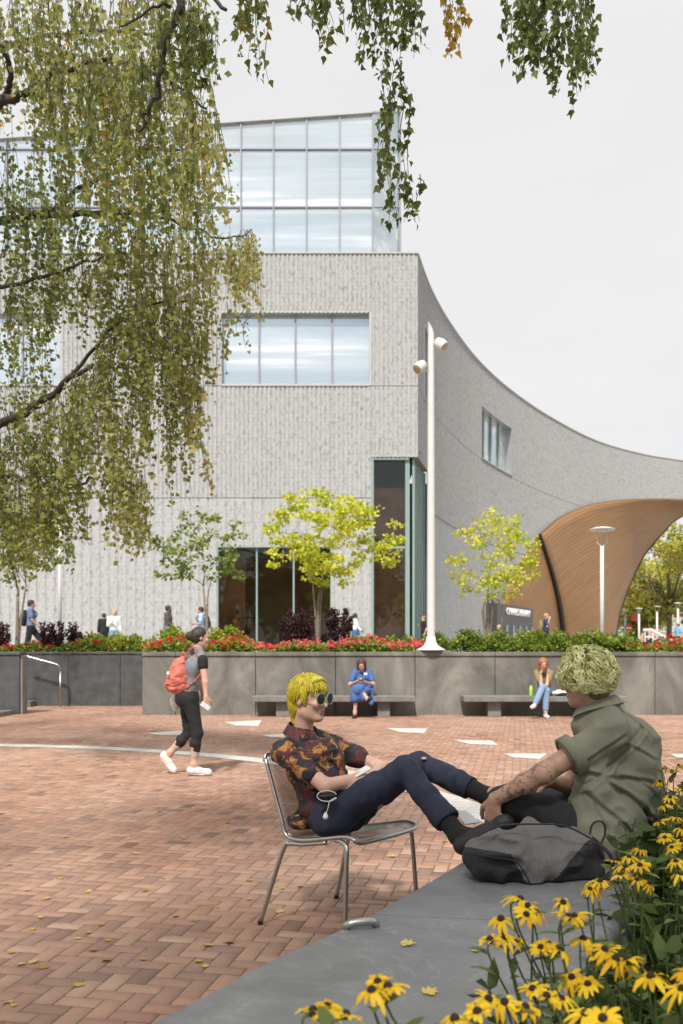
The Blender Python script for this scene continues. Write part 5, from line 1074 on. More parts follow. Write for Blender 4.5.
# ------------------------------------------------------------------ people in the background
def bgp(px, ytop, H, fwd, label, **kw):
    p = HY - ytop; Y = kw.pop('Y', None) or 900 * (H - .725) / (p - 16.875)
    g = kw.pop('g', None); g = gz(Y) if g is None else g
    kw.setdefault('h', .020 if Y > 28 else .017)
    return simple_person('person', (P(px, 650, Y)[0], Y, g), fwd, H, label, detail=False, **kw)
r_, j = bgp(31, 599.5, 1.75, (1, .1), 'person in grey t-shirt and dark shorts walking right with black backpack', top='c_bluegrey', bottom='c_dark', skin='skin_tan', shorts=True, arms='swing', shoes='c_blackshoe', phase=1.6)
def small_pack(j, fwd, col, label, s=1.0, name='backpack'):
    f, l, u = frame(fwd); c = (j['che'] + j['pel']) / 2 + u * .07 - f * .20 * s; b = thing(name, c - u * .25, label, 'backpack')
    sdf_obj('pack', [ell(c, V(.11, .16, .24) * s, (f, l, u), .03), ell(c - f * .06 * s - u * .08, V(.08, .12, .13) * s, (f, l, u), .03)], .016, M[col], b)
    m = MB()
    for q in (1, -1): m.tube(smoothpath([c + u * .2 * s + l * q * .09, j['che'] + u * .15 + l * q * .11 + f * .02, j['che'] + f * .14 + l * q * .11, c - u * .12 + l * q * .12 + f * .14], 5), .014, 6)
    m.build('shoulder_straps', M[col], b, smooth=True)
small_pack(j, (1, .1), 'c_blackshoe', 'black backpack worn by the walking person in grey t-shirt')
r_, j = bgp(114, 609.5, 1.62, (.3, -1), 'blond person in white shirt standing behind the lime shrubs', hair='h_blond', long_hair=True, lsleeve=True, arms='phone', bottom='c_denim', pose='stand')
r_, j = bgp(104, 613, 1.58, (-.4, 1), 'person in dark clothing standing left of the blond person in white', top='c_dark', hair='h_dark', pose='stand', bottom='c_dark', lsleeve=True)
r_, j = bgp(168, 605, 1.80, (1, -.15), 'bearded person in charcoal t-shirt walking right past the grey wall', top='c_charcoal', bottom='c_grey', skin='skin_dark', arms='swing', phase=1.0, build=1.12)
sdf_obj('beard', [ell(j['hed'] + V(.06, -.01, -.085), (.05, .05, .05))], .016, M['h_dark'], r_)
r_, j = bgp(201, 606.5, 1.68, (-1, -.2), 'person in light blue shirt with black backpack holding something up to the face', top='c_lightblue', bottom='c_dark', arms='both', pose='stand', skin='skin_tan')
small_pack(j, (-1, -.2), 'c_blackshoe', 'black backpack worn by the person in light blue shirt')
r_, j = bgp(237, 603, 1.80, (-1, .1), 'person in orange shirt standing inside the dark ground floor window', top='c_orange', bottom='c_dark', pose='stand', Y=37.6, g=1.31, arms='both', skin='skin_tan')
r_, j = bgp(355, 613, 1.60, (1, .1), 'person in white blouse and blue skirt walking right past the corner window', skin='skin_dark', top='c_white', bottom='c_blue', skirt=True, lsleeve=True, arms='swing', phase=1.2)
r_, j = bgp(424, 615, 1.50, (-1, -.3), 'person in dark top standing by the corner glass beside the tall lamp pole', top='c_dark', hair='h_red', Y=35.6, arms='phone', pose='stand')
r_, j = bgp(546, 613, 1.66, (.9, -.2), 'person in navy top touching the face, walking before the wooden entrance', top='c_navy', hair='h_blond', Y=37.2, arms='face', bottom='c_dark', phase=1.0)
small_pack(j, (.9, -.2), 'c_olive', 'beige backpack worn by the person in navy top')
r_, j = bgp(499, 623, 1.50, (.3, 1), 'blond curly haired person in dark top standing behind the third hedge bush', top='c_charcoal', hair='h_blond', Y=30.5, pose='stand', g=.78)
r_, j = bgp(678, 629, 1.70, (-1, -.4), 'person in sky blue top at the right edge beyond the red flowers', top='c_skyblue', bottom='c_navy', Y=52, pose='walk')
# ------------------------------------------------------------------ two women on the stone benches
def Q(px, py, Y): return P(px, py, Y)
SY = 18.85
# woman in the blue dress
J = dict(pel=Q(362.5, 689.5, 18.95), che=Q(362.2, 678.5, 18.92), nek=Q(361.8, 670.5, 18.86), hed=Q(361.6, 664.8, 18.76), shL=Q(369.5, 673, 18.88), shR=Q(354.5, 673, 18.88), elL=Q(373.5, 684.5, 18.75), wrL=Q(364.5, 681.6, 18.50), elR=Q(349.8, 684.8, 18.75), wrR=Q(357.8, 680.8, 18.50),
         hiL=Q(366, 692, 18.9), hiR=Q(358.5, 692, 18.9), knR=Q(356, 691.8, 18.42), anR=Q(355, 712, 18.40), heR=V(Q(355.2, 715, 18.46)[0], 18.46, .0), toR=V(Q(353.5, 716, 18.22)[0], 18.22, .01),
         knL=Q(359.5, 688.5, 18.38), anL=Q(367.5, 699, 18.28), heL=Q(368.2, 702.8, 18.32), toL=Q(371.5, 699, 18.12), _face=V(-.05, -1, -.45))
def seated(label, J, top, bottom, hair, shoes, skirt, build, skin='skin', long_hair=False, lsleeve=False, base=None, H=1.66, inner=None):
    return simple_person('person', base, (0, -1, 0), H, label, pose='sit', top=top, bottom=bottom, skirt=skirt, hair=hair, shoes=shoes, J=J, h=.011, build=build, long_hair=long_hair, lsleeve=lsleeve, skin=skin)
r_, j = seated('woman in a royal blue dress looking at her phone on the left bench', J, 'c_blue', 'c_blue', 'h_brown', 'c_blackshoe', 'dress', 1.12, long_hair=True, base=(Q(362, 700, 18.9)[0], 18.9, .434))
sdf_obj('dress_hem', [ell(Q(361, 690, 18.66), (.215, .29, .105), None, .05), cap(Q(354, 693, 18.40), Q(354.5, 699, 18.38), .085, .085, .08), cap(Q(362, 693, 18.38), Q(364, 698, 18.36), .09, .08, .08), cap(Q(370, 690, 18.75), Q(371, 703, 18.6), .075, .06), cap(Q(369, 688, 18.9), Q(369.5, 697, 18.8), .09, .07)], .011, M['c_blue'], r_)
mbx = MB(); c = Q(365.5, 673.8, 18.71); mbx.box(c[0] - .035, c[1] - .012, c[2] - .025, c[0] + .035, c[1] + .0, c[2] + .025); mbx.build('name_tag', M['white'], r_)
ph = MB(); c = (j['wrL'] + j['wrR']) / 2 + V(0, -.09, .035); ph.box(c[0] - .07, c[1] - .03, c[2] - .006, c[0] + .07, c[1] + .03, c[2] + .006); tag(ph.build('phone', M['c_blackshoe'], None, bevel=.003), 'dark phone held in both hands by the woman in blue dress', 'phone')
# red haired woman
J = dict(pel=Q(545, 690, 18.95), che=Q(543.5, 679, 18.82), nek=Q(543, 671, 18.72), hed=Q(543.3, 664.0, 18.62), shL=Q(550.5, 673.2, 18.74), shR=Q(536.5, 673, 18.74), elL=Q(546.8, 685, 18.44), wrL=Q(548.0, 674.5, 18.50), elR=Q(541.2, 685, 18.44), wrR=Q(540.8, 675, 18.48),
         hiL=Q(549, 692, 18.92), hiR=Q(541.5, 692, 18.92), knR=Q(546.5, 691.0, 18.42), anR=Q(545.5, 711.0, 18.38), heR=V(Q(545.2, 715, 18.44)[0], 18.44, .0), toR=V(Q(548, 716, 18.20)[0], 18.20, .01),
         knL=Q(542.5, 687.5, 18.38), anL=Q(535, 704, 18.22), heL=Q(534.5, 707.5, 18.26), toL=Q(531.5, 708.5, 18.04), _face=V(.05, -1, -.35))
r_, j = seated('red haired woman in olive cardigan and jeans resting chin on hands', J, 'c_olive', 'c_denim', 'h_red', 'c_shoe', False, .95, base=(Q(543, 700, 18.9)[0], 18.9, .434), long_hair=True, lsleeve=False)
bt = thing('water_bottle', (Q(531, 697, 18.75)[0], 18.75, .433), 'lime green water bottle standing on the right bench', 'bottle'); c = V(Q(531, 697, 18.75)[0], 18.75, .434)
MB().lathe(c, [(.034, 0), (.037, .01), (.037, .16), (.030, .185)], 16).build('bottle_body', simple('lime_plastic', (.38, .72, .08), .35), bt, smooth=True); MB().lathe(c + V(0, 0, .186), [(.024, 0), (.024, .03), (.018, .034)], 14).build('cap', simple('lime_cap', (.42, .74, .12), .4), bt)
bg_ = thing('handbag', (Q(561, 697, 18.85)[0], 18.85, .433), 'crumpled white and black bag lying beside the red haired woman', 'bag'); c = V(Q(563, 697, 18.85)[0], 18.85, .434)
sdf_obj('bag_cloth', [ell(c + V(.04, 0, .075), (.20, .12, .08)), ell(c + V(-.12, -.02, .05), (.12, .1, .055)), ell(c + V(.18, .02, .07), (.12, .1, .07))], .012, M['c_white'], bg_, noise=lambda p: vnoise(p, 14) * .05, cuts=[(c, (0, 0, -1))])
sdf_obj('bag_base', [cap(c + V(-.13, -.10, .035), c + V(.12, -.12, .03), .035)], .012, M['c_dark'], bg_, cuts=[(c, (0, 0, -1))])

# ------------------------------------------------------------------ walking woman with the coral backpack
YW = 9.9
def W_(x, y, d=0): return P(x, y, YW + d)
wf = nrm(V(1, .22, 0)); f, l, u = frame(wf)
wk = thing('person', (W_(190, 775)[0], YW, 0), 'woman in black leggings and grey vest walking right with a coral backpack', 'person')
pel = W_(188.5, 696); che = W_(192, 668); nek = W_(197.5, 649); hed = W_(201.0, 637.5)
shR, elR, wrR = W_(202.5, 661, -.10), W_(205.2, 682, -.14), W_(206, 697.5, -.16)
shL, elL, wrL = W_(196, 660, .20), W_(199, 680, .26), W_(203, 694, .24)
hiR, knR, anR = W_(190.5, 701, -.06), W_(197.5, 733, -.08), W_(194, 764, -.08)
hiL, knL, anL = W_(187, 701, .10), W_(189, 734, .10), W_(170.2, 752.5, .08)
heR, toR = W_(188.5, 774.2, -.08), W_(211, 774.8, -.08); heL, toL = W_(160.5, 757, .08), W_(173.5, 773.4, .06)
TA = frame(f, che - pel); s = .95
body = [ell(pel, (.11, .14, .13), TA, .05), ell((pel + che) / 2, (.085, .115, .16), TA, .06), ell(che, (.10, .14, .15), TA, .05), cap(shR, nek, .045, .045, .05), cap(shL, nek, .045, .045, .05), cap(nek - V(0, 0, .03), hed - V(0, 0, .05) - f * .02, .048, .044, .02),
        ell(pel - f * .05 - V(0, 0, .03), (.09, .13, .10), TA, .04)]
for sh, e, w__, k_, th in ((shR, elR, wrR, -1, f), (shL, elL, wrL, 1, f)):
    body += [cap(sh, e, .044, .034, .03), cap(e, w__, .034, .022, .015)] + hand_prims(w__, nrm(V(.08, 0, -1)) if k_ < 0 else V(.05, 0, -1), l * k_ , f, .55, .95)
for hi, kn_, an, he, to in ((hiR, knR, anR, heR, toR), (hiL, knL, anL, heL, toL)):
    body += [cap(hi, kn_, .082, .054, .04), cap(kn_ + V(0, 0, -.03), kn_ + (an - kn_) * .35 - f * .012, .050, .052, .04), cap(kn_ + (an - kn_) * .35 - f * .012, an, .052, .032, .04)] + foot_prims(an, he + V(0, 0, .012), to, .93)
fd = nrm(V(1, .25, -.10)); body += head_prims(hed, fd, .93)
sdf_obj('body', body, .0075, M['skin'], wk)
tr = [ell(pel, (.115, .145, .13), TA, .05), ell(pel - f * .05 - V(0, 0, .03), (.098, .135, .105), TA, .04)]
for hi, kn_, an in ((hiR, knR, anR), (hiL, knL, anL)):
    e = kn_ + (an - kn_) * .55; tr += [cap(hi, kn_, .090, .060, .05), cap(kn_, kn_ + (an - kn_) * .35 - f * .012, .058, .060, .03), cap(kn_ + (an - kn_) * .35 - f * .012, e, .060, .052, .02)]
sdf_obj('leggings', tr, .008, M['c_dark'], wk, noise=lambda p: vnoise(p * V(1, 1, 2.5), 16) * .006, cuts=[(pel + TA[2] * .10, TA[2])])
cf = []
for k_, (kn_, an) in enumerate(((knR, anR), (knL, anL))):
    a = kn_ + (an - kn_) * .56; b = kn_ + (an - kn_) * .72; sdf_obj('lace_cuff', [cap(a, b, .050, .044)], .007, simple('pale_mesh_cuff', (.42, .36, .35), .8) if k_ == 0 else bpy.data.materials['pale_mesh_cuff'], wk)
vest = [ell((pel + che) / 2 - V(0, 0, .03), (.102, .132, .17), TA, .06), ell(che, (.112, .152, .15), TA, .05), cap(shR, nek, .052, .05, .05), cap(shL, nek, .052, .05, .05), ell(nek - f * .03 - V(0, 0, .01), (.07, .085, .045), TA, .03)]
sdf_obj('vest', vest, .008, M['c_grey'], wk, noise=lambda p: vnoise(p, 18) * .012, cuts=[(nek + V(0, 0, .03), (-.3, 0, 1))])
for sh, e in ((shR, elR), (shL, elL)): sdf_obj('sleeve', [cap(sh + V(0, 0, .01), sh + (e - sh) * .24, .060, .056, .02)], .008, M['c_dark'], wk)
for he, to, an in ((heR, toR, anR), (heL, toL, anL)):
    sp_ = foot_prims(an * .4 + he * .6 + V(0, 0, .0), he + V(0, 0, .012), to, .95, .010)[1:]; so_ = sdf_obj('shoe', sp_, .007, M['c_shoe'], wk); dd = nrm(to - he); uu_ = nrm(np.cross(V(0, 1, 0), dd)); uu_ = uu_ if uu_[2] > 0 else -uu_
    sdf_obj('sole', [cap(he + dd * .03 + uu_ * .008, to - dd * .03 + uu_ * .008, .030, .034)], .007, M['white'], so_, cuts=[(he + uu_ * .022, uu_), (he - uu_ * .006, -uu_)])
hc = hed + V(0, 0, .035) - fd * .02
hf_, hl_, hu_ = frame(fd)
sdf_obj('hair', [ell(hc, (.092, .078, .084), (hf_, hl_, hu_), .02), ell(hc - hf_ * .02 - hu_ * .03, (.085, .080, .085), (hf_, hl_, hu_), .02), ell(hed - hf_ * .125 + hu_ * .002, (.046, .050, .052), (hf_, hl_, hu_), .012)], .006, M['h_dark'], wk, noise=lambda p: vnoise(p * V(1, 1, .5), 60) * .008,
        carve=[lambda X, Y, Z, c0=hed + hf_ * .085 - hu_ * .04: -(np.sqrt(sum((((X - c0[0]) * a[0] + (Y - c0[1]) * a[1] + (Z - c0[2]) * a[2]) / r) ** 2 for a, r in ((hf_, .09), (hl_, .10), (hu_, .095)))) - 1) * .06])
m = MB()
for q in (1, -1): c0 = hed + hf_ * .081 + hu_ * .004 + q * hl_ * .029; m.lathe(c0 - V(0, 0, .006), [(.002, 0), (.009, .003), (.011, .006), (.009, .009), (.002, .012)], 8)
m.build('eyes', M['eye'], wk, smooth=True)
t = NT('coral_nylon'); o = t.obj(); c = t.ramp(t.noise(o, 9, 4), [(.3, (.52, .12, .085)), (.7, (.66, .20, .15))]); M['coral'] = t.bsdf(c, .6, t.bump(t.noise(t.mapping(o, (1, 1, 2.2)), 13, 3), .9, .03))
bp_ = thing('backpack', W_(180, 694, -.02), 'coral red backpack on the back of the walking woman', 'backpack'); bc = W_(179.5, 676, 0); ba = frame(f, nrm(V(.10, 0, 1)))
pk = sdf_obj('pack_body', [ell(bc + V(.015, 0, -.03), (.14, .165, .195), ba, .05), ell(bc + V(.02, 0, .07), (.10, .135, .14), ba, .05), ell(bc + V(-.06, 0, -.10), (.10, .13, .10), ba, .05), cap(bc + V(.06, -.08, .19), bc + V(.05, .08, .19), .03, .03, .05)], .009, M['coral'], bp_, noise=lambda p: vnoise(p * V(1, 1, 1.8), 13) * .03 + vnoise(p, 30) * .010)
m = MB()
for q, off in ((-1, -.12), (1, .14)): m.tube(smoothpath([bc + V(.07, off * .8, .17), nek + V(-.035, off * .9, .035), che + V(.085, off * 1.0, .08), che + V(.115, off * 1.05, -.06), bc + V(.09, off * 1.1, -.14)], 6), .017, 8, flat=.4)
m.build('shoulder_straps', M['coral'], bp_, smooth=True)
MB().tube(smoothpath([bc + V(.08, -.03, .20), bc + V(.05, -.03, .26), bc + V(.03, .03, .26), bc + V(.06, .03, .20)], 5), .009, 6).build('grab_loop', M['coral'], bp_, smooth=True)
MB().tube(smoothpath([bc + V(-.14, -.10, -.09), bc + V(-.03, -.165, -.075), bc + V(.10, -.13, -.07)], 6), .006, 5).build('pocket_seam', simple('dark_coral', (.36, .07, .05), .6), pk)
sdf_obj('white_tag', [ell(bc + V(-.10, -.135, .03), (.016, .02, .026))], .008, M['white'], bp_)
tag(sdf_obj('plastic_bag', [ell(W_(175.5, 702, .14), (.055, .05, .10)), cap(W_(177, 694, .14), W_(179, 688, .14), .03, .015)], .008, M['c_white'], None, noise=lambda p: vnoise(p, 22) * .02), 'small white bag hanging below the coral backpack', 'bag')
m = MB(); c = W_(205.5, 706, -.20); m.obox(c, nrm(V(.8, .2, -.6)) * .055, nrm(V(.6, 0, .8)) * .026, nrm(V(.1, -1, 0)) * .004); tag(m.build('phone', M['c_white'], None, bevel=.002), 'pale phone held low in the hand of the walking woman', 'phone')
# ------------------------------------------------------------------ foreground chair
CF, CW, C0 = V(.78, -.626, 0), V(.626, .78, 0), V(-.27, 4.42, 0)
def L(f_, w_, z): return C0 + CF * f_ + CW * w_ + V(0, 0, z)
ch = thing('metal_chair', L(.2, .25, 0), 'brushed metal chair with perforated seat under the yellow haired person', 'chair')
t = NT('perforated_steel'); uvn = t.uv(); sp = t.n('ShaderNodeSeparateXYZ', {0: uvn})
hx = t.math('SINE', t.math('MULTIPLY', t.math('ADD', sp.outputs[0], sp.outputs[1]), 560.0)); hy = t.math('SINE', t.math('MULTIPLY', t.math('SUBTRACT', sp.outputs[0], sp.outputs[1]), 560.0))
hole = t.math('GREATER_THAN', t.math('MULTIPLY', hx, hy), -.03)
b_ = t.n('ShaderNodeBsdfPrincipled', {'Base Color': (.36, .345, .33, 1), 'Metallic': .9, 'Roughness': .38}).outputs[0]; tr_n = t.n('ShaderNodeBsdfTransparent').outputs[0]
mx = t.n('ShaderNodeMixShader', {0: t.math('MULTIPLY', hole, 1.0), 1: b_, 2: tr_n}); t.link(mx.outputs[0], t.out.inputs[0]); M['mesh'] = t.m
prof = smoothpath([(.435, .462), (.415, .484), (.36, .487), (.25, .465), (.12, .440), (.03, .438), (-.012, .462), (-.035, .53), (-.07, .62), (-.11, .73), (-.148, .828)], 4)
prof = [tuple(p) for p in prof]
def sheet_part(name, rows):
    vv, uu, s_ = [], [], 0
    for i, (f_, z) in enumerate(rows):
        if i: s_ += math.hypot(f_ - rows[i - 1][0], z - rows[i - 1][1])
        for j in range(9): w_ = .012 + .486 * j / 8; vv.append(L(f_, w_, z - (.010 if name == 'seat' else 0) * math.sin(math.pi * j / 8))); uu.append((s_, w_))
    ff = [(i * 9 + j, i * 9 + j + 1, (i + 1) * 9 + j + 1, (i + 1) * 9 + j) for i in range(len(rows) - 1) for j in range(8)]
    o = link_mesh(name, vv, ff, M['mesh'], ch, smooth=True, uv=uu); m = o.modifiers.new('s', 'SOLIDIFY'); m.thickness = .0015; return o
k6 = 24; sheet_part('seat', prof[:k6 + 1]); sheet_part('backrest', prof[k6:])
fr = [L(f_, 0, z) for f_, z in prof[2:]]; top = prof[-1]
loop = fr[:-1] + smoothpath([L(top[0], 0, top[1] - .02), L(top[0] - .005, .012, top[1] + .002), L(top[0] - .008, .04, top[1] + .008), L(top[0] - .022, .25, top[1] + .010), L(top[0] - .008, .46, top[1] + .008), L(top[0] - .005, .488, top[1] + .002), L(top[0], .5, top[1] - .02)], 4) + [L(f_, .5, z) for f_, z in prof[2:-1]][::-1]
front = smoothpath([loop[-1], L(.432, .49, .470), L(.437, .45, .462), L(.440, .25, .460), L(.437, .05, .462), L(.432, .01, .470), loop[0]], 4)
MB().tube(loop + front[1:], .0105, 10).build('frame', M['steel'], ch, smooth=True)
for w_, sg_ in ((0, -1), (.5, 1)):
    g = smoothpath([L(.30, w_ + .012 * -sg_, .462), L(.35, w_, .462), L(.385, w_ + .01 * sg_, .44), L(.392, w_ + .02 * sg_, .38), L(.405, w_ + .05 * sg_, .008)], 7); MB().tube(g, .0115, 10).build('leg', M['steel'], ch, smooth=True)
    g = smoothpath([L(.25, w_ + .004 * -sg_, .445), L(.10, w_ + .004 * -sg_, .418), L(.03, w_ + .006 * sg_, .412), L(-.012, w_ + .014 * sg_, .375), L(-.130, w_ + .05 * sg_, .008)], 7); MB().tube(g, .0115, 10).build('leg', M['steel'], ch, smooth=True)
    for f_, ww in ((.405, w_ + .05 * sg_), (-.130, w_ + .05 * sg_)): MB().tube([L(f_, ww, .0015), L(f_, ww, .016)], .014, 10).build('foot_cap', M['black_metal'], ch)

# ------------------------------------------------------------------ the person in the chair
t = NT('patterned_shirt'); o = t.obj(); dv_ = t.n('ShaderNodeTexNoise', {'Vector': o, 'Scale': 9.0, 'Detail': 3.0}).outputs[1]
o2 = t.n('ShaderNodeVectorMath', {0: o, 1: t.n('ShaderNodeVectorMath', {0: dv_, 'Scale': .09}, operation='SCALE').outputs[0]}, operation='ADD').outputs[0]
vo = t.n('ShaderNodeTexVoronoi', {'Vector': o2, 'Scale': 19.0}, feature='F1'); sp = t.n('ShaderNodeSeparateXYZ', {0: vo.outputs['Color']})
c = t.ramp(sp.outputs[0], [(0, (.012, .013, .02)), (.33, (.10, .018, .016)), (.52, (.07, .014, .014)), (.60, (.36, .16, .03)), (.77, (.27, .09, .02)), (.82, (.02, .022, .036))], 'CONSTANT')
edge = t.n('ShaderNodeTexVoronoi', {'Vector': o2, 'Scale': 13.0}, feature='DISTANCE_TO_EDGE').outputs[0]
n2 = t.noise(o2, 42, 3, .7); c = t.mix(t.ramp(n2, [(.50, (0, 0, 0)), (.58, (.8, .8, .8))]), c, (.03, .015, .02)); c = t.mix(t.ramp(t.noise(o2, 30, 2), [(.62, (0, 0, 0)), (.66, (.8, .8, .8))]), c, (.42, .22, .05))
M['shirt'] = t.bsdf(c, .75, t.bump(t.noise(o, 40, 3), .25, .004))
t = NT('pinstripe'); a = t.attr('stripe'); fr_ = t.math('FRACT', t.math('MULTIPLY', a, 1.0)); ln = t.math('LESS_THAN', fr_, .16); o = t.obj()
c = t.ramp(t.noise(o, 14, 3), [(.3, (.008, .012, .030)), (.7, (.014, .020, .046))]); c = t.mix(t.math('MULTIPLY', ln, .8), c, (.05, .062, .095)); M['pinstripe'] = t.bsdf(c, .8, t.bump(t.noise(o, 300, 2), .1, .001))
p1 = thing('person', L(.14, .2, .46), 'person with yellow mullet and sunglasses lounging in the chair, feet on the bench', 'person')
pel = L(.135, .195, .555); che = L(.03, .19, .765); nek = L(-.052, .175, .925); hed = P(309.5, 698.5, 4.53)
shR, shL = L(-.03, .01, .855), L(-.02, .37, .855); elR, wrR = P(326, 786, 4.27), P(362, 777, 4.37); elL, wrL = P(380, 768, 4.70), P(372, 776, 4.46)
hiR, hiL = L(.19, .10, .545), L(.18, .29, .55); knR, knL = P(406, 769, 4.25), P(420.5, 764, 4.50); anR, anL = P(459, 836, 3.99), P(489, 797, 4.30)
heR, toR = P(467, 854, 3.90), P(512, 826, 3.86); heL, toL = P(494, 806, 4.26), P(522, 798, 4.12)
f, l, u = CF, CW, V(0, 0, 1); TA = frame(CF, che - pel + V(0, 0, .001))
body = [ell(pel, (.11, .155, .12), TA, .05), ell((pel + che) / 2, (.09, .13, .14), TA, .06), ell(che, (.10, .15, .14), TA, .05), cap(shR, nek, .045, .045, .05), cap(shL, nek, .045, .045, .05), cap(nek - V(0, 0, .04), hed - V(.02, 0, .05), .050, .047, .02),
        cap(shR, elR, .047, .036, .03), cap(elR, wrR, .037, .024, .015), cap(shL, elL, .047, .036, .03), cap(elL, wrL, .037, .024, .015)]
body += hand_prims(wrR, V(.55, .45, -.35), V(.1, -.5, .8), V(.2, .9, .3), .55) + hand_prims(wrL, V(.15, -.55, -.65), V(.8, .1, .4), V(-.6, -.5, .3), .55)
for hi, kn_, an, he, to in ((hiR, knR, anR, heR, toR), (hiL, knL, anL, heL, toL)): body += [cap(hi, kn_, .082, .052, .04), cap(kn_, an, .052, .034, .02)] + foot_prims(an, he, to, 1.0)
hd1 = nrm(V(.80, -.60, -.03)); body += head_prims(hed, hd1, .97)
sdf_obj('body', body, .0058, M['skin'], p1)
cl = [ell(pel + CF * -.02 + V(0, 0, .03), (.128, .168, .11), TA, .05), ell((pel + che) / 2, (.122, .158, .15), TA, .06), ell(che, (.125, .172, .165), TA, .06), ell(che + CF * .035 + V(0, 0, .07), (.085, .12, .085), TA, .06), cap(shR, nek, .060, .070, .05), cap(shL, nek, .058, .068, .05),
      cap(shR, shR + (elR - shR) * .66, .062, .066, .04), cap(shL, shL + (elL - shL) * .58, .056, .058, .04), cap(nek - V(0, 0, .07) + CF * .01, nek + V(0, 0, .03), .105, .068, .05), ell(L(-.02, .19, .50), (.09, .15, .06), (CF, CW, V(0, 0, 1)), .04)]
def ridge(p, s): return np.abs(vnoise(p, s)) * 2
def wr1(p): return vnoise(p * V(1, 1, 1.6), 11) * .020 + ridge(p * V(1, 1, 1.7) + 3.1, 15) * .016 + vnoise(p + 3.1, 26) * .007
def sleeve_cut(sh, el, fr, r=.12):
    d = nrm(el - sh); q = sh + (el - sh) * fr
    def fn(X, Y, Z):
        t_ = (X - q[0]) * d[0] + (Y - q[1]) * d[1] + (Z - q[2]) * d[2]; rr = np.sqrt(np.maximum((X - q[0]) ** 2 + (Y - q[1]) ** 2 + (Z - q[2]) ** 2 - t_ * t_, 0)); return np.minimum(t_, r - rr)
    return fn
sdf_obj('shirt', cl, .0065, M['shirt'], p1, noise=wr1, cuts=[(nek + V(0, 0, .036), (.15 * CF[0], .15 * CF[1], 1))], carve=[sleeve_cut(shR, elR, .80, .11), lambda X, Y, Z, c0=nek + CF * .105 - V(0, 0, .028): -(np.sqrt(((X - c0[0]) * CF[0] + (Y - c0[1]) * CF[1]) ** 2 / .030 ** 2 + ((X - c0[0]) * CW[0] + (Y - c0[1]) * CW[1]) ** 2 / .015 ** 2 + (Z - c0[2]) ** 2 / .060 ** 2) - 1) * .03], it=1)
# collar, placket and buttons
m = MB()
def collar(side):
    n0 = nek + V(0, 0, .040); pts0 = []; pts1 = []
    for k in range(9):
        a = math.pi - side * (k / 8) * 2.85; d = CF * math.cos(a) + CW * math.sin(a) * -1; r = .064 + .012 * k / 8; low = .010 * k
        pts0.append(n0 + d * r + V(0, 0, .030 - low * .45)); pts1.append(n0 + d * (r + .028) + V(0, 0, -.012 - low * .75))
    k = len(pts0); m.add(pts0 + pts1, [(i, i + 1, k + i + 1, k + i) for i in range(k - 1)])
collar(1); collar(-1); co1 = m.build('collar', M['shirt'], p1, smooth=True); q_ = co1.modifiers.new('s', 'SOLIDIFY'); q_.thickness = .004
q = [nek + CF * .082 + V(0, 0, -.03), che + CF * .128 + V(0, 0, .06), che + CF * .130 - V(0, 0, .04), (pel + che) / 2 + CF * .137]
MB().tube(smoothpath(q, 6), .013, 6, flat=.3, up=tuple(CW)).build('placket', M['shirt'], p1, smooth=True)
def stripe_attr(segs, n=46.0):
    def fn(v):
        best = np.full(len(v), 9.0); out_ = np.zeros(len(v))
        for a, b in segs:
            d = b - a; L_ = d @ d; t_ = np.clip(((v - a) @ d) / L_, 0, 1); r_ = v - a - t_[:, None] * d; dist = np.linalg.norm(r_, axis=1); dn = nrm(d)
            e1 = nrm(np.cross(dn, V(.3, .5, .81))); e2 = np.cross(dn, e1); ang = np.arctan2(r_ @ e2, r_ @ e1) / (2 * math.pi) * n; mk = dist < best; best[mk] = dist[mk]; out_[mk] = ang[mk]
        return {'stripe': out_}
    return fn
def wr2(p): return vnoise(p * V(1.3, 1.3, 1), 12) * .014 + ridge(p * V(1.6, 1.6, .8), 13) * .013 + vnoise(p + 7, 27) * .005
for nm, hi, kn_, an, r0 in (('near', hiR, knR, anR, .098), ('far', hiL, knL, anL, .09)):
    e = kn_ + (an - kn_) * (.80 if nm == 'near' else .74); o_ = sdf_obj('trouser_leg', [cap(hi, kn_, r0, .064, .03), cap(kn_, kn_ + (e - kn_) * .5, .064, .061, .02), cap(kn_ + (e - kn_) * .5, e + (an - kn_) * .06, .061, .066, .02), ell(pel + (hi - pel) * .55, (.118, .105, .115), TA, .05)], .0062, M['pinstripe'], p1, noise=wr2,
                 attrs=stripe_attr([(hi, kn_), (kn_, an)]), carve=[sleeve_cut(kn_, an, .80 if nm == 'near' else .74, 5)], it=1)
M['sock'] = simple('black_sock', (.012, .012, .013), .9, .2, 80)
for an, he, to, kn_ in ((anR, heR, toR, knR), (anL, heL, toL, knL)):
    sdf_obj('sock', [cap(kn_ + (an - kn_) * .70, an, .048, .041), cap(an, he * .75 + to * .25, .043, .043), cap(an, he * .4 + to * .6, .041, .036)], .006, M['sock'], p1)
    d = nrm(to - he); so_ = sdf_obj('shoe', foot_prims(an * .5 + he * .5, he, to + d * .01, 1.08, .008)[1:], .006, M['c_blackshoe'], p1)
for c, r in ((P(424, 758.5, 4.43), .015), (P(427.5, 763.5, 4.435), .009)): sdf_obj('torn_knee', [ell(c, (r, .012, r * .55))], .004, M['skin'], p1)
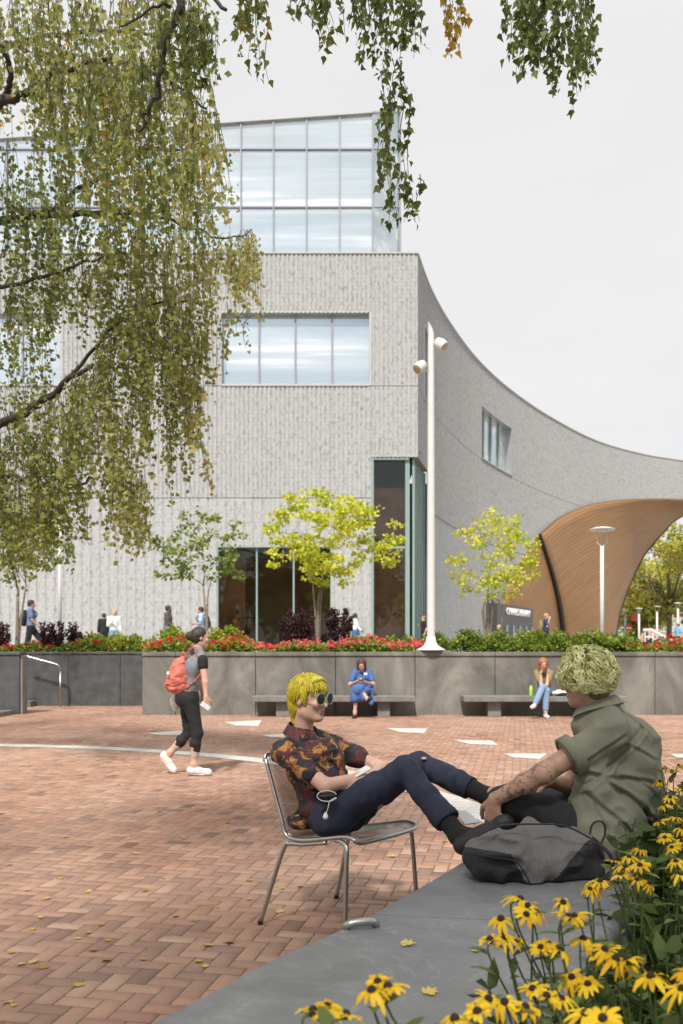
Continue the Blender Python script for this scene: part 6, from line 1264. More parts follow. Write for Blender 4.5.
# mullet
t = NT('yellow_hair'); M['yhair'] = t.bsdf(t.ramp(t.attr('tint'), [(0, (.13, .085, .004)), (.35, (.34, .25, .008)), (.7, (.52, .43, .02)), (1, (.56, .56, .08))]), .45, Specular_IOR_Level=.4)
hf_, hl_, hu_ = frame(hd1); s = .97; hc = hed + hu_ * .032 - hf_ * .014
rh = np.random.default_rng(4)
base = MB(); hr1 = thing if False else None
capm = sdf_obj('hair', [ell(hc, (.101, .086, .093), (hf_, hl_, hu_), .02), ell(hc - hf_ * .035 - hu_ * .05, (.066, .070, .085), (hf_, hl_, hu_), .02), cap(hc - hf_ * .07 - hu_ * .06, hc - hf_ * .065 - hu_ * .15, .045, .03, .03)], .006, simple('yellow_hair_base', (.44, .36, .012), .6, .25, 60), p1,
        carve=[lambda X, Y, Z, c0=hed + hf_ * .092 - hu_ * .038: -(np.sqrt(sum((((X - c0[0]) * a[0] + (Y - c0[1]) * a[1] + (Z - c0[2]) * a[2]) / r) ** 2 for a, r in ((hf_, .088), (hl_, .12), (hu_, .108)))) - 1) * .06], noise=lambda p: vnoise(p, 50) * .006)
def flow1(d):        # from the crown: forward on top, back and down behind the ears
    crown = V(-.35, 0, .94); away = nrm(d - crown * (d @ crown) + 1e-6); return nrm(away * .6 + V(-.30 if d[0] < .25 else .25, 0, -.9))
seeds = sphere_seeds(900, lambda d: d[2] > -.25 and not (d[0] > .35 and d[2] < .62) and not (d[0] > -.05 and d[2] < .05), rh)
lk = hair_locks(hc, hd1, seeds, (.103, .088, .096), .078, flow1, wid=.0038, wave=.0030, wl=.05, lift=.05, seg=7, rng=rh, lo=.25, hi=.85)
fringe = [nrm(V(.62, y, .86 + rh.normal(0, .06))) for y in np.linspace(-.55, .55, 90)]
lk2 = hair_locks(hc, hd1, fringe, (.106, .090, .098), .026, lambda d: nrm(V(.35, 0, -.95)), wid=.0042, wave=.0024, wl=.05, lift=.10, seg=6, rng=rh, lo=.6, hi=1.0)
tail = [nrm(V(-.80 + rh.normal(0, .12), y, -.18 + rh.normal(0, .22))) for y in np.linspace(-.75, .75, 220)]
lk3 = hair_locks(hc, hd1, tail, (.108, .090, .10), .145, lambda d: nrm(V(-.15, 0, -1)), wid=.0042, wave=.006, wl=.06, lift=.03, seg=9, rng=rh, lo=.15, hi=.9)
side_ = [nrm(V(.33 + rh.normal(0, .05), q * .92, .12 + rh.normal(0, .12))) for q in (-1, 1) for _ in range(48)]
lk4 = hair_locks(hc, hd1, side_, (.100, .088, .096), .075, lambda d: nrm(V(.12, 0, -1)), wid=.0042, wave=.002, wl=.05, lift=.05, seg=7, rng=rh, lo=.6, hi=1.0)
al = MB()
for q in (lk, lk2, lk3, lk4): al.add(q.v, q.f, q.t)
al.build('hair_locks', M['yhair'], capm, smooth=True)
# sunglasses
sg1 = MB(); gl = []
gm = simple('black_lens', (.012, .014, .016), .06, .02)
gfr = simple('pale_green_frame', (.25, .33, .25), .3, .05)
for q in (1, -1):
    c = hed + hf_ * .102 + hu_ * .004 + q * hl_ * .036; nrm_ = nrm(hf_ + q * hl_ * .12); e1 = nrm(np.cross(V(0, 0, 1), nrm_)); e2 = np.cross(nrm_, e1)
    ring = [c + e1 * .0285 * math.cos(a) + e2 * .0285 * math.sin(a) for a in np.linspace(0, 2 * math.pi, 26)]
    sg1.tube(ring, .0018, 6, cap=False); gl.append([c + nrm_ * .001] + ring[:-1])
    sg1.tube(smoothpath([c + q * hl_ * .028 + hu_ * .006, c + q * hl_ * .045 - hf_ * .012 + hu_ * .007, hed + q * hl_ * .078 + hf_ * .05 + hu_ * .008, hed + q * hl_ * .082 + hf_ * .0 + hu_ * .008, hed + q * hl_ * .080 - hf_ * .02 - hu_ * .008], 5), .0018, 6)
sg1.tube([hed + hf_ * .104 + hu_ * .006 + hl_ * .010, hed + hf_ * .108 + hu_ * .012, hed + hf_ * .104 + hu_ * .006 - hl_ * .010], .0024, 6)
sgo = sg1.build('sunglasses', gfr, p1, smooth=True)
for ring in gl: m = MB(); m.add(ring, [(0, 1 + i, 1 + (i + 1) % (len(ring) - 1)) for i in range(len(ring) - 1)]); m.build('lens', gm, sgo)
lips = simple('lip', (.36, .13, .11), .45, .05)
m = MB(); sdf_obj('lips', [ell(hed + hf_ * .0880 - hu_ * .0595, (.006, .017, .0036), (hf_, hl_, hu_), .003), ell(hed + hf_ * .0860 - hu_ * .0700, (.006, .015, .0040), (hf_, hl_, hu_), .003)], .0025, lips, p1)
for q in (1, -1): sdf_obj('eyebrow', [cap(hed + hf_ * .084 + hu_ * .034 + q * hl_ * .018, hed + hf_ * .076 + hu_ * .036 + q * hl_ * .045, .0035)], .0025, M['h_dark'], p1)
# phone in the pocket with its white earphones, pale phone in the lap
hp1 = P(327, 795.5, 4.24)
m = MB(); m.tube([hp1 + nrm(V(.8, .1, .05)) * x for x in (-.045, -.03, 0, .03, .045)], [.012, .022, .026, .022, .010], 12, flat=.4); tag(m.build('earphone_case', M['c_blackshoe'], None, smooth=True), 'small black case with white cord tucked at the hip of the seated person', 'case')
ea = thing('earphones', hp1 - V(0, 0, .11), 'white earphone cord looping round the black case and dangling on the trousers', 'earphones')
ring = [hp1 + V(.046 * math.cos(a), -.016, .025 * math.sin(a)) for a in np.linspace(.3, 6.0, 18)]
MB().tube(smoothpath(ring + [P(330, 801, 4.225), P(328, 808, 4.22), P(326, 814, 4.22)], 3), .0022, 6).build('cord', M['c_white'], ea, smooth=True); sdf_obj('earbud', [ell(P(325.5, 817, 4.215), (.010, .010, .009)), cap(P(325.7, 813, 4.217), P(325.5, 817, 4.215), .005)], .003, M['c_white'], ea)
m = MB(); m.obox(P(361.5, 773.5, 4.36) + V(0, 0, .01), nrm(V(.7, .3, .35)) * .045, nrm(V(-.3, .8, .1)) * .03, V(0, 0, .004)); tag(m.build('phone', M['c_white'], None, bevel=.002), 'white phone in the lap of the person in the chair', 'phone')

# ------------------------------------------------------------------ the man on the stone bench
t = NT('olive_cotton'); o = t.obj(); M['olive'] = t.bsdf(t.ramp(t.noise(o, 7, 4), [(.3, (.19, .188, .135)), (.7, (.25, .242, .178))]), .85, t.bump(t.noise(o, 420, 2), .15, .001))
t = NT('tattooed_skin'); o = t.obj(); n1 = t.noise(t.mapping(o, (1, 1, 1)), 34, 4, .65, 1.4); msk = t.attr('ink'); ik = t.math('MULTIPLY', t.ramp(n1, [(.53, (0, 0, 0)), (.565, (1, 1, 1))]), msk)
c = t.ramp(t.noise(o, 16, 4), [(.3, (.40, .23, .155)), (.7, (.50, .30, .21))]); c = t.mix(t.math('MULTIPLY', ik, .75), c, (.07, .075, .08)); M['tattoo'] = t.bsdf(c, .5, t.bump(t.noise(o, 120, 3), .12, .002), Subsurface_Weight=.05)
F2, L2 = nrm(V(-.80, .60, 0)), nrm(V(-.60, -.80, 0)); p2 = thing('person', (1.22, 4.02, .452), 'person with curly pale green hair in an olive shirt sitting on the stone bench', 'person')
pel = V(1.19, 4.03, .575); che = V(1.255, 4.07, .86); nek = V(1.15, 4.045, 1.105); hed = P(585, 680, 4.02)
shL, shR = V(1.165, 3.89, 1.01), V(1.31, 4.2, .985)
elL, wrL = P(543.5, 773, 3.86), P(494.5, 800, 3.96); elR, wrR = P(568, 785, 4.32), P(548, 781, 4.20)
hiL, hiR = V(1.09, 3.93, .555), V(1.25, 4.13, .555); knL, knR = P(516, 803, 4.02), P(545, 800, 4.52); anL, anR = P(487, 831, 4.20), P(520, 812, 4.35)
heL, toL = V(.775, 4.13, .472), V(.655, 4.27, .475); heR, toR = V(.95, 4.25, .475), V(.74, 4.36, .475)
anL = V(.80, 4.14, .545); anR = V(.94, 4.27, .55)
TA = frame(F2, che - pel)
body = [ell(pel, (.12, .165, .12), TA, .05), ell((pel + che) / 2, (.13, .16, .17), TA, .06), ell(che, (.13, .17, .18), TA, .05), cap(shL, nek, .055, .055, .05), cap(shR, nek, .055, .055, .05), cap(nek - V(0, 0, .05), hed - V(0, 0, .05) - F2 * .02, .060, .056, .02),
        cap(shL, elL, .056, .044, .03), cap(elL, elL + (wrL - elL) * .35, .046, .044, .02), cap(elL + (wrL - elL) * .35, wrL, .044, .028, .02), cap(shR, elR, .056, .044, .03), cap(elR, wrR, .044, .028, .015)]
body += hand_prims(wrL, nrm(V(-.12, .10, -1)), nrm(V(-.55, -.6, 0)), V(-.8, .6, -.2), .42, 1.05, .12) + hand_prims(wrR, nrm(V(-.75, .2, -.5)), V(-.2, 0, .9), V(0, -1, .2), .4)
for hi, kn_, an, he, to in ((hiL, knL, anL, heL, toL), (hiR, knR, anR, heR, toR)): body += [cap(hi, kn_, .085, .058, .04), cap(kn_, an, .056, .036, .02)] + foot_prims(an, he, to, 1.0)
hd2 = nrm(V(-.80, .60, -.10)); body += head_prims(hed, hd2, 1.0)
def ink(v):
    a, b = elL + (shL - elL) * .25, wrL; d = b - a; t_ = np.clip(((v - a) @ d) / (d @ d), 0, 1); dist = np.linalg.norm(v - a - t_[:, None] * d, axis=1); return {'ink': ((dist < .075) & (t_ > .02) & (t_ < .97)).astype(float)}
sdf_obj('body', body, .0058, M['tattoo'], p2, attrs=ink)
CREASE = [((575, 770), (657, 784), .016, .010), ((643, 730), (603, 764), .020, .014), ((603, 764), (574, 786), .016, .012), ((600, 779), (655, 817), .018, .013), ((578, 790), (640, 842), .018, .010), ((585, 800), (612, 856), .016, .008), ((632, 780), (658, 796), .010, .007), ((640, 800), (657, 826), .012, .009),
          ((560, 742), (600, 700), .014, .006), ((575, 760), (615, 735), .014, .007), ((620, 745), (655, 760), .014, .007), ((598, 830), (640, 858), .012, .007), ((610, 690), (652, 738), .012, .005)]
def wr3(p):
    o_ = vnoise(p * V(1, 1, 1.3), 9) * .024 + ridge(p * V(1, 1, 1.5) + 9, 10) * .016 + vnoise(p, 24) * .006
    for (a, b, w_, d_) in CREASE:
        a, b = P(*a, 3.95)[[0, 2]], P(*b, 3.95)[[0, 2]]; q = p[..., [0, 2]] + (vnoise(p, 8) * .02)[..., None]; d = b - a; t_ = np.clip(((q - a) @ d) / (d @ d), 0, 1); r_ = q - a - t_[..., None] * d; ds = r_ @ nrm(V(-d[1], d[0])) ; rr = np.linalg.norm(r_, axis=-1)
        o_ = o_ + d_ * np.exp(-(rr / (w_ * .55)) ** 2) - d_ * .8 * np.exp(-((np.abs(ds - w_) + (rr - np.abs(ds))) / (w_ * .6)) ** 2)
    return o_
sh2 = [ell(pel + V(.0, 0, .0), (.155, .195, .13), TA, .06), ell((pel + che) / 2 + V(.015, 0, 0), (.165, .192, .19), TA, .06), ell(che, (.155, .198, .19), TA, .06), cap(shL, nek, .070, .058, .06), cap(shR, nek, .070, .058, .06), ell(che - F2 * .03 + V(0, 0, .04), (.11, .16, .13), TA, .06),
       cap(shL + L2 * -.02, shL + (elL - shL) * .55, .085, .087, .05), cap(shR, shR + (elR - shR) * .6, .08, .085, .05), cap(V(1.13, 4.0, .62), V(1.10, 3.97, .50), .15, .14, .05), cap(V(1.11, 3.92, .78), V(1.11, 3.90, .50), .105, .115, .05), cap(nek - V(0, 0, .08), nek + V(0, 0, .02), .12, .075, .06), cap(V(1.30, 4.06, .95), V(1.345, 4.08, .68), .12, .12, .05)]
sdf_obj('shirt', sh2, .0065, M['olive'], p2, noise=wr3, cuts=[(nek + V(0, 0, .02), (.35 * F2[0], .35 * F2[1], 1)), (V(0, 0, .462), (0, 0, -1))], carve=[sleeve_cut(shL, elL, .64, .13)], it=1)
m = MB(); e = shL + (elL - shL) * .635; d = nrm(elL - shL); m2 = []
for k in range(25):
    a = 2 * math.pi * k / 24; x_ = nrm(np.cross(d, V(0, 0, 1))); y_ = np.cross(d, x_); m2.append((math.cos(a) * x_ + math.sin(a) * y_))
vv = []; [vv.extend([e - d * .045 + q * .0905, e + d * .004 + q * .0925, e + d * .004 + q * .080]) for q in m2[:-1]]
m.add(vv, [(3 * i + j, 3 * ((i + 1) % 24) + j, 3 * ((i + 1) % 24) + j + 1, 3 * i + j + 1) for i in range(24) for j in range(2)]); cu_ = m.build('sleeve_cuff', M['olive'], p2, smooth=True)
m = MB(); n0 = nek + V(.005, .0, .022); pts0, pts1, pts2 = [], [], []
for k in range(25):
    a = math.pi + (k / 24 - .5) * 5.2; d_ = F2 * math.cos(a) + L2 * math.sin(a); front_ = abs(k / 24 - .5) * 2; drop = -.055 * front_ ** 2
    pts0.append(n0 + d_ * (.066 + .012 * front_) + V(0, 0, .012 + drop)); pts1.append(n0 + d_ * (.070 + .014 * front_) + V(0, 0, .045 + drop)); pts2.append(n0 + d_ * (.108 + .018 * front_) + V(0, 0, -.006 + drop * 1.3 - .012 * front_))
m.add(pts0 + pts1 + pts2, [(i, i + 1, 25 + i + 1, 25 + i) for i in range(24)] + [(25 + i, 25 + i + 1, 50 + i + 1, 50 + i) for i in range(24)]); cc = m.build('collar', M['olive'], p2, smooth=True); cc.modifiers.new('s', 'SOLIDIFY').thickness = .004; cc.modifiers.new('ss', 'SUBSURF').levels = 1
# yoke and side seams
t = simple('olive_seam', (.075, .076, .05), .9)
M['black_twill'] = simple('black_twill', (.018, .018, .020), .85, .25, 30)
def wr4(p): return vnoise(p * V(1, 1, 1.2), 12) * .016 + vnoise(p, 26) * .007
for hi, kn_, an in ((hiL, knL, anL), (hiR, knR, anR)):
    sdf_obj('trouser_leg', [cap(hi, kn_, .105, .074, .03), cap(kn_, an + (kn_ - an) * .12, .070, .052, .03)], .0065, M['black_twill'], p2, noise=wr4, cuts=[(V(0, 0, .456), (0, 0, -1))])
for an, he, to in ((anL, heL, toL), (anR, heR, toR)): sdf_obj('shoe', foot_prims(an, he, to, 1.05, .008)[1:], .006, M['c_blackshoe'], p2, cuts=[(V(0, 0, .4525), (0, 0, -1))])
t = NT('green_blond_hair'); M['ghair'] = t.bsdf(t.ramp(t.attr('tint'), [(0, (.08, .07, .02)), (.2, (.26, .24, .07)), (.5, (.58, .56, .20)), (1, (.86, .84, .50))]), .5, Specular_IOR_Level=.35)
hf_, hl_, hu_ = frame(hd2); hc = hed + hu_ * .030 - hf_ * .016; rh = np.random.default_rng(9)
hb = sdf_obj('hair', [ell(hc, (.112, .100, .108), (hf_, hl_, hu_), .02), ell(hc - hf_ * .03 - hu_ * .04, (.078, .080, .082), (hf_, hl_, hu_), .02)], .007, simple('green_hair_base', (.13, .13, .035), .7, .4, 60), p2,
        carve=[lambda X, Y, Z, c0=hed + hf_ * .095 - hu_ * .055: -(np.sqrt(sum((((X - c0[0]) * a[0] + (Y - c0[1]) * a[1] + (Z - c0[2]) * a[2]) / r) ** 2 for a, r in ((hf_, .085), (hl_, .11), (hu_, .105)))) - 1) * .06], noise=lambda p: vnoise(p, 30) * .02)
def flow2(d): crown = V(-.2, 0, .98); away = nrm(d - crown * (d @ crown) + 1e-6); return nrm(away * .7 + V(-.1, 0, -.55))
al = MB()
for R_, n_, lo_, hi_, ln_, cp_ in (((.106, .096, .102), 900, .0, .55, .10, 3.1), ((.115, .106, .112), 1300, .1, .85, .095, 2.7), ((.122, .113, .118), 1000, .3, 1.0, .09, 2.3)):
    seeds = sphere_seeds(n_, lambda d: not (d[0] > .42 and d[2] < .22) and not (d[0] > .2 and d[2] < -.35) and d[2] > -.72, rh)
    q = hair_locks(hc, hd2, seeds, R_, ln_, flow2, clump=cp_ * 1.3, lump=.07, wid=.0034, wave=.0115, wl=.050, lift=.08, seg=12, rng=rh, lo=lo_, hi=hi_); al.add(q.v, q.f, q.t)
al.build('hair_locks', M['ghair'], hb, smooth=True)

# ------------------------------------------------------------------ backpack on the bench
t = NT('grey_melange'); o = t.obj(); M['melange'] = t.bsdf(t.ramp(t.noise(o, 160, 4, .8), [(.3, (.09, .082, .079)), (.7, (.18, .166, .16))]), .9, t.bump(t.noise(o, 9, 4), .5, .02))
M['pack_black'] = simple('black_pack_cloth', (.018, .017, .018), .75, .25, 60, .4, .004)
bpk = thing('backpack', P(537, 886, 3.52) * V(1, 1, 0) + V(0, 0, .452), 'dark grey melange backpack lying on the stone bench beside the green haired person', 'backpack')
def B_(x, y, d): return P(x, y, d)
def wr5(p):
    w = np.abs(np.sin(38 * (p[..., 0] * .5 + p[..., 2] * 1.0 + .15 * vnoise(p, 6)))) - .5
    return vnoise(p * V(1, 1, 1.3), 9) * .045 + ridge(p * V(1, 1, 1.4) + 2, 12) * .035 + vnoise(p + 2, 24) * .008 - w * .004
fl_ = [(V(0, 0, .4535), (0, 0, -1))]
t = NT('two_tone_pack'); o = t.obj(); z_ = t.attr('zone'); g_ = t.ramp(t.noise(o, 160, 4, .8), [(.3, (.085, .077, .075)), (.7, (.185, .17, .165))])
c = t.mix(t.ramp(z_, [(.45, (0, 0, 0)), (.55, (1, 1, 1))]), g_, t.ramp(t.noise(o, 60, 3), [(.3, (.014, .013, .014)), (.7, (.026, .025, .026))])); M['pack'] = t.bsdf(c, .85, t.bump(t.noise(o, 30, 5, .6), .35, .006))
def zone(v):
    px = CX + FP * v[:, 0] / v[:, 1]; py = HY - FP * (v[:, 2] - EYE) / v[:, 1]; px = px + vnoise(v, 20) * 3
    base = (py > 846 + (px - 462) * .16 + np.maximum(0, px - 512) * 2.0) & (px < 535)       # cloth pattern of the bag: black base and black end panel
    end = (px > 590 - (py - 838) * .85) & (py > 834); return {'zone': np.clip(base.astype(float) + end, 0, 1)}
sdf_obj('pack_body', [ell(B_(523, 853, 3.62), (.225, .15, .110), None, .05), ell(B_(498, 857, 3.60), (.155, .14, .112), None, .05), ell(B_(556, 850, 3.66), (.16, .13, .10), None, .05), cap(B_(535, 832, 3.70), B_(572, 842, 3.72), .055, .05, .05),
        ell(B_(585, 860, 3.64), (.085, .10, .080), None, .06), cap(B_(560, 876, 3.54), B_(598, 872, 3.58), .04, .035, .06), cap(B_(480, 872, 3.54), B_(530, 878, 3.52), .05, .045, .05)], .0060, M['pack'], bpk, noise=wr5, cuts=fl_, attrs=zone)
MB().tube(smoothpath([B_(464, 852, 3.475), B_(490, 857, 3.455), B_(514, 861, 3.45), B_(524, 872, 3.45), B_(531, 886, 3.47)], 6), .0032, 5).build('seam', M['pack_black'], bpk, smooth=True)
m = MB(); m.tube(smoothpath([B_(590, 834, 3.62), B_(592, 825, 3.62), B_(598, 821, 3.62), B_(604, 824, 3.62), B_(605, 834, 3.62), B_(600, 846, 3.6)], 5), .0075, 8, flat=.5); m.build('grab_handle', M['pack_black'], bpk, smooth=True)
MB().tube(smoothpath([B_(598, 843, 3.56), B_(610, 855, 3.54), B_(612, 868, 3.56), B_(602, 879, 3.54), B_(580, 887, 3.50), B_(545, 889.5, 3.49)], 6), .017, 8, flat=.35).build('shoulder_strap', M['pack_black'], bpk, smooth=True)
MB().tube(smoothpath([B_(478, 836, 3.52), B_(500, 826, 3.50), B_(535, 824, 3.50), B_(565, 826, 3.53), B_(590, 838, 3.54)], 7), .004, 6).build('zipper', M['c_blackshoe'], bpk, smooth=True)

# ------------------------------------------------------------------ black eyed susans
M['centre'] = simple('dark_cone', (.028, .014, .010), .9, .3, 200, .8, .003)
fg = np.random.default_rng(31)
def flower_meshes(kind):
    m = MB(); n = (13, 12, 14, 11, 13, 9, 12, 10)[kind]; droop = (.15, .45, .8, .30, .6, 1.15, .05, .95)[kind]; r0, r1 = .008, (.037, .035, .036, .034, .038, .029, .030, .033)[kind]
    for k in range(n):
        a = 2 * math.pi * k / n + fg.normal(0, .12); L_ = r1 * fg.uniform(.72, 1.15); dz = droop * fg.uniform(.4, 1.5) + fg.normal(0, .08); w_ = .0054 * fg.uniform(.7, 1.2); ca, sa = math.cos(a), math.sin(a); pts = []; tt_ = fg.uniform(.2, 1)
        for t_, ww in ((0, .45), (.3, .9), (.65, 1.0), (.88, .7), (1.0, .12)):
            rr = r0 * .6 + L_ * t_; z = .002 - dz * L_ * t_ * t_ + .004 * math.sin(t_ * 3); tw_ = fg.normal(0, .0016)
            for s_ in (-1, 0, 1): pts.append((ca * rr - sa * s_ * w_ * ww, sa * rr + ca * s_ * w_ * ww, z + (-.0012 if s_ == 0 else 0) + tw_ * s_))
        m.add(pts, [(i * 3 + j, i * 3 + j + 1, (i + 1) * 3 + j + 1, (i + 1) * 3 + j) for i in range(4) for j in range(2)], tt_)
    c = MB(); c.lathe((0, 0, -.001), [(.003, -.002), (.0088, 0), (.0098, .004), (.0085, .009), (.005, .0125), (.001, .0135)], 12); return m, c
def to_mesh(name, mb_, mat):
    me = bpy.data.meshes.new(name); me.from_pydata(mb_.v, [], mb_.f); q = me.attributes.new('tint', 'FLOAT', 'POINT'); q.data.foreach_set('value', np.asarray(mb_.t, np.float32)); me.materials.append(mat); me.polygons.foreach_set('use_smooth', np.ones(len(me.polygons), dtype=bool)); return me
FLM = []
for k in range(8): a, b = flower_meshes(k); FLM.append((to_mesh('flower_head', a, M['petal']), to_mesh('flower_centre', b, M['centre'])))
def add_head(parent, org, pos, nrm_, kind, sc):
    o = bpy.data.objects.new('flower_head', FLM[kind][0]); COL.objects.link(o); o.parent = parent; q = Vector(nrm_).to_track_quat('Z', 'Y'); o.location = tuple(V(pos) - org); o.rotation_euler = (q.to_matrix() @ Matrix.Rotation(fg.uniform(0, 6), 3, 'Z')).to_euler(); o.scale = (sc,) * 3
    c = bpy.data.objects.new('flower_centre', FLM[kind][1]); COL.objects.link(c); c.parent = o
def susan(heads, base, label, group):
    """one plant: stems from one root, each stem with leaves and a head"""
    base = V(base); root = thing('coneflower_plant', base, label, 'flower', group); m = MB(); lf = []
    for (pos, nn, kind, sc) in heads:
        pos = V(pos); mid = (base + pos) / 2 + V(*fg.normal(0, .03, 2), .02); b0 = base + V(*fg.normal(0, .02, 2), 0); low = pos - nrm(nn) * .05
        pp = smoothpath([b0, mid, low, pos - nrm(nn) * .003], 6); m.tube(pp, np.linspace(.0034, .0019, len(pp)), 5, t=.55); m.tube([pos - nrm(nn) * .006, pos - nrm(nn) * .0005], [.004, .009], 7, t=.4)
        for q in pp[3:-4:2]:
            a = fg.uniform(0, 6.28); d = nrm(V(math.cos(a), math.sin(a), fg.uniform(.2, .9))); ln_ = fg.uniform(.04, .085); w_ = ln_ * .17; s_ = nrm(np.cross(d, V(0, 0, 1))); tn_ = fg.uniform(.2, .9)
            v_ = []
            for t_, ww in ((0, .3), (.3, 1), (.6, .85), (.85, .45), (1, .05)):
                for e_ in (-1, 0, 1): v_.append(q + d * ln_ * t_ + s_ * e_ * w_ * ww + V(0, 0, -.35 * ln_ * t_ * t_ - (.12 * w_ if e_ == 0 else 0)))
            m.add(v_, [(i * 3 + j, i * 3 + j + 1, (i + 1) * 3 + j + 1, (i + 1) * 3 + j) for i in range(4) for j in range(2)], tn_)
    m.build('stem', M['stemgreen'], root, smooth=True)
    for (pos, nn, kind, sc) in heads: add_head(root, base, pos, nn, kind, sc)
    return root
SUS = [  # groups of heads (photo position, distance) that share a plant, then the label
    ([(313, 1012, 1.55), (327, 1008, 1.62), (345, 1016, 1.50)], 'black eyed susan plant leaning in at the bottom, leftmost of all'),
    ([(378, 983, 1.62), (388, 988, 1.58), (372, 992, 1.55)], 'black eyed susan plant at the bottom whose heads overlap, below the fallen leaf on stone'),
    ([(488, 1000, 1.75), (505, 1003, 1.68), (478, 1013, 1.62), (455, 1020, 1.55)], 'black eyed susan plant at the bottom centre with four low heads'),
    ([(501, 920, 2.05), (528, 906, 2.15), (536, 913, 2.08), (520, 900, 2.2), (526, 915, 1.98)], 'black eyed susan plant with the biggest cluster of heads over the stone bench'),
    ([(563, 903, 2.05), (568, 918, 2.0), (575, 917, 2.1)], 'black eyed susan plant just right of the biggest cluster'),
    ([(595, 886, 2.55), (600, 882, 2.5), (590, 890, 2.45)], 'black eyed susan plant whose heads stand right below the backpack strap'),
    ([(614, 862, 2.6), (624, 868, 2.55), (629, 858, 2.7), (621, 876, 2.5), (640, 866, 2.6)], 'black eyed susan plant with heads against the olive shirt hem'),
    ([(640, 850, 2.8), (637, 880, 2.6), (648, 884, 2.6)], 'black eyed susan plant beside the rounded bench corner'),
    ([(490, 941, 2.0), (505, 939, 2.05), (517, 943, 2.1)], 'black eyed susan plant left of the dark stone joint with small heads'),
    ([(541, 948, 1.95), (559, 951, 1.9), (548, 945, 2.0)], 'black eyed susan plant in the middle with two flat heads side by side'),
    ([(583, 940, 2.1), (598, 954, 2.0), (606, 952, 2.1)], 'black eyed susan plant below the backpack with three spread heads'),
    ([(604, 950, 1.95), (628, 962, 1.85), (615, 960, 1.9)], 'black eyed susan plant next right of the three spread heads'),
    ([(651, 978, 1.75), (640, 972, 1.9)], 'black eyed susan plant with one wide drooping head at lower right'),
    ([(682, 990, 1.6), (690, 975, 1.7)], 'black eyed susan plant cut by the right edge near the bottom'),
    ([(546, 997, 1.75), (562, 1000, 1.8), (533, 990, 1.85), (525, 1008, 1.7)], 'black eyed susan plant with a bright clump low in the bottom middle'),
    ([(603, 1019, 1.6), (585, 1015, 1.7)], 'black eyed susan plant at the very bottom edge right of centre'),
    ([(665, 768, 3.9), (672, 772, 3.8), (660, 782, 3.9), (679, 766, 3.9)], 'black eyed susan plant with topmost heads beside the back of the olive shirt'),
    ([(664, 806, 3.4), (676, 804, 3.5), (681, 790, 3.6), (670, 798, 3.5)], 'black eyed susan plant behind the olive shirt, one step below the topmost heads'),
    ([(660, 822, 3.2), (675, 818, 3.3), (682, 829, 3.1)], 'black eyed susan plant right of the olive shirt at waist height'),
    ([(672, 848, 2.8), (682, 842, 2.9), (665, 838, 3.0)], 'black eyed susan plant at the right edge above the dark leaves'),
    ([(680, 876, 2.5), (676, 862, 2.7)], 'black eyed susan plant at the right edge level with the backpack base'),
    ([(588, 985, 1.9), (572, 978, 1.95)], 'black eyed susan plant low behind the bright bottom clump')]
out_i = OUTER[:, :2]
for hs, lb in SUS:
    heads = []
    for (x, y, d) in hs:
        n_ = nrm(V(fg.normal(0, .3), -.12 + fg.normal(0, .25), .95)); heads.append((P(x, y, d), n_, int(fg.integers(0, 8)), fg.uniform(.78, .98) * (1.0 if d < 2.3 else .92)))
    c = np.mean([h_[0] for h_ in heads], 0); k = int(np.argmin(np.abs(out_i[:, 1] - (c[1] - .05)))); bx_ = max(c[0] + .03, out_i[k, 0] + .10 + fg.uniform(0, .12)); susan(heads, (bx_, c[1] - .02, .02), lb, 'black eyed susans beside the stone bench')
# bed: soil and the mass of leaves below the flowers
bed = [tuple(p[:2]) for p in OUTER[4:]] + [(1.62, 5.2), (3.6, 5.2), (3.6, -.6), (-.5, -.6)]
tag(MB().prism([(x + .012, y) for x, y in bed], -.02, .03).build('flower_bed_soil', M['soil']), kind='structure')
Pp, Aa, Ss, Tt = [], [], [], []
mst = MB()
for k in range(720):
    y = fg.uniform(.9, 5.0); i = int(np.argmin(np.abs(out_i[:, 1] - y))); x = out_i[i, 0] + .05 + fg.uniform(0, 1) ** 1.4 * 1.3; H_ = fg.uniform(.25, .55) * (1.0 if y < 3 else 1.25); lean = fg.normal(0, .05, 2)
    if x > .42 * y + .9: continue
    pts = [V(x, y, 0), V(x + lean[0], y + lean[1], H_ * .6), V(x + lean[0] * 2, y + lean[1] * 2, H_)]; pp = smoothpath(pts, 5); mst.tube(pp, .0026, 4, cap=False, t=.4)
    nl = 16; idx = fg.integers(2, len(pp), nl); Pp.append(np.array(pp)[idx]); Aa.append(np.stack([fg.normal(0, 1, nl), fg.normal(0, 1, nl), fg.uniform(-.1, .9, nl)], 1)); Ss.append(fg.uniform(.05, .10, nl)); Tt.append(np.clip(fg.normal(.35, .25, nl), 0, 1))
tag(mst.build('bed_stems', M['stemgreen']), 'thin green stems filling the flower bed at lower right', 'plants', kind='stuff')
lo_ = leaf_obj('bed_foliage', np.concatenate(Pp), np.concatenate(Aa), np.concatenate(Ss), OVAL, np.concatenate(Tt), M['stemgreen'], None, .62); tag(lo_, 'dense dark green leaves filling the flower bed at lower right', 'plants', kind='stuff')
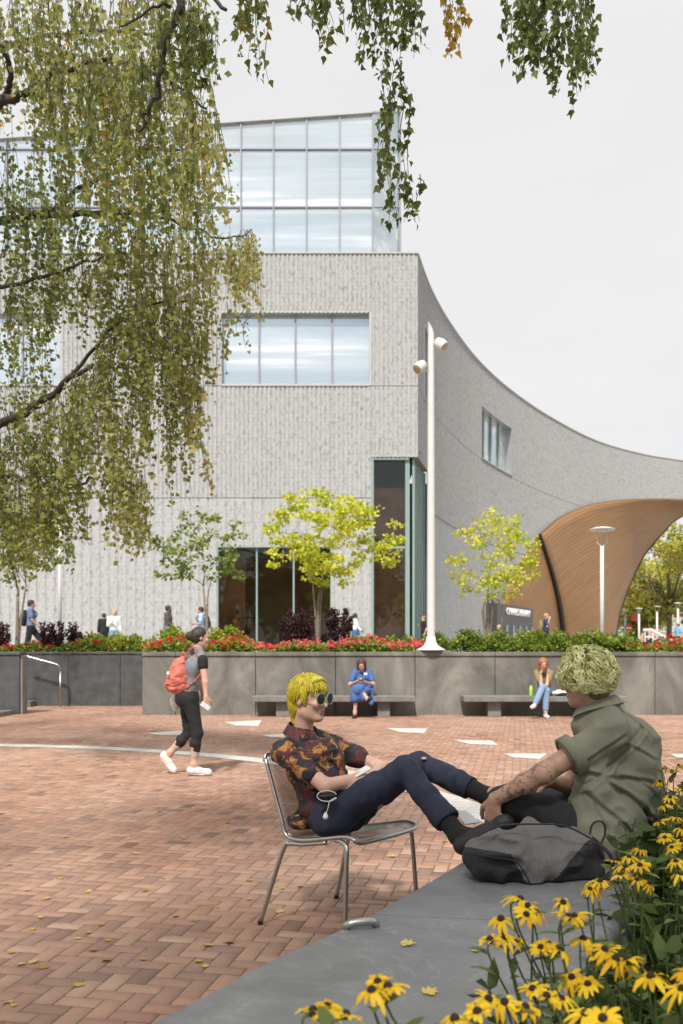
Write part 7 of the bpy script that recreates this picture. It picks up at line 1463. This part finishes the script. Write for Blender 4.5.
# ------------------------------------------------------------------ fallen leaves
fl = np.random.default_rng(12)
def leafmesh(k):
    m = MB(); vs = []
    for (x, y) in [(0, -.1), (0, 0), (.35, .05), (.55, .3), (.32, .42), (.42, .7), (.15, .68), (0, 1.0), (-.16, .66), (-.45, .68), (-.3, .4), (-.52, .28), (-.33, .04)]: vs.append((x * .05, (y - .4) * .05, .003 + .009 * (abs(x) ** 1.2 + (y - .4) ** 2) * fl.uniform(.6, 1.4)))
    m.add(vs + [(0, .0, .002)], [(i, i + 1, 13) for i in range(12)] + [(12, 0, 13)], .2 + .25 * k); return to_mesh('fallen_leaf', m, M['fallen'])
LM = [leafmesh(k) for k in range(4)]
spots = [(33, 963), (42, 968), (10, 1003), (14, 1006), (78, 939), (89, 933), (93, 951), (107, 961), (143, 960), (78, 986), (199, 962), (205, 967), (217, 908), (176, 917), (102, 925), (108, 941), (89, 892), (145, 891), (27, 891), (40, 918), (32, 930), (22, 965), (127, 840), (163, 879), (61, 879), (47, 899), (249, 881), (282, 889), (300, 887), (365, 882), (208, 946), (193, 921), (229, 943), (118, 785), (157, 770), (30, 765), (98, 761), (72, 768), (86, 805), (136, 854), (20, 820), (10, 865), (12, 953), (66, 838), (228, 823), (184, 838), (160, 812), (98, 760), (280, 912), (250, 900), (60, 725), (15, 735), (445, 842), (392, 857)]
for x, y in spots:
    p = G(x, y, 0); o = bpy.data.objects.new('fallen_leaf', LM[int(fl.integers(0, 4))]); COL.objects.link(o); o.location = (p[0], p[1], .002); o.rotation_euler = (fl.normal(0, .1), fl.normal(0, .1), fl.uniform(0, 6.28)); s_ = fl.uniform(.6, 1.1); o.scale = (s_, s_, s_)
    tag(o, 'small yellow fallen leaf lying on the red brick paving', 'leaf', 'fallen leaves on the brick paving')
for x, y, lb, s_ in ((407.5, 945, 'tan fallen leaf on the stone bench near its joint', 1.0), (430, 993, 'curled tan leaf on the stone bench above the yellow flowers', .9), (475, 952, 'small brown leaf on the stone bench close to the flower stems', .5)):
    p = G(x, y, .45); o = bpy.data.objects.new('fallen_leaf', LM[2]); COL.objects.link(o); o.location = (p[0], p[1], .4515); o.rotation_euler = (.1, .1, fl.uniform(0, 6)); o.scale = (s_,) * 3; tag(o, lb, 'leaf')
# trees on the far side of the square, behind the camera (mirrored in the glass)
for i, (x, y, h_) in enumerate(((-26, -34, 14), (-15, -30, 12), (12, -33, 13), (24, -30, 12), (-6, -40, 15), (3, -44, 16))):
    X_ = x; rng = np.random.default_rng(50 + i); root = thing('square_tree', (x, y, 0), 'dark green tree on the far side of the square behind the camera', 'tree', 'trees mirrored in the glass'); m = MB(); m.tube([(x, y, -.1), (x, y, h_ * .6)], [.35, .2], 8); cs = []
    for k in range(26): d = rand_dirs(1, rng)[0] * rng.uniform(.4, 1); c = V(x + d[0] * 6, y + d[1] * 5, h_ * .58 + d[2] * h_ * .4); cs.append(c); m.tube([(x, y, h_ * .4), tuple(c)], [.12, .03], 4)
    m.build('trunk', M['darkbark'], root); out2 = []; cluster_leaves(cs, [2.0] * 26, 70, .6, out2, .8, .1, rng); emit_leaves('crown', out2, OVAL, M['hedgeleaf'], root, 1.3)
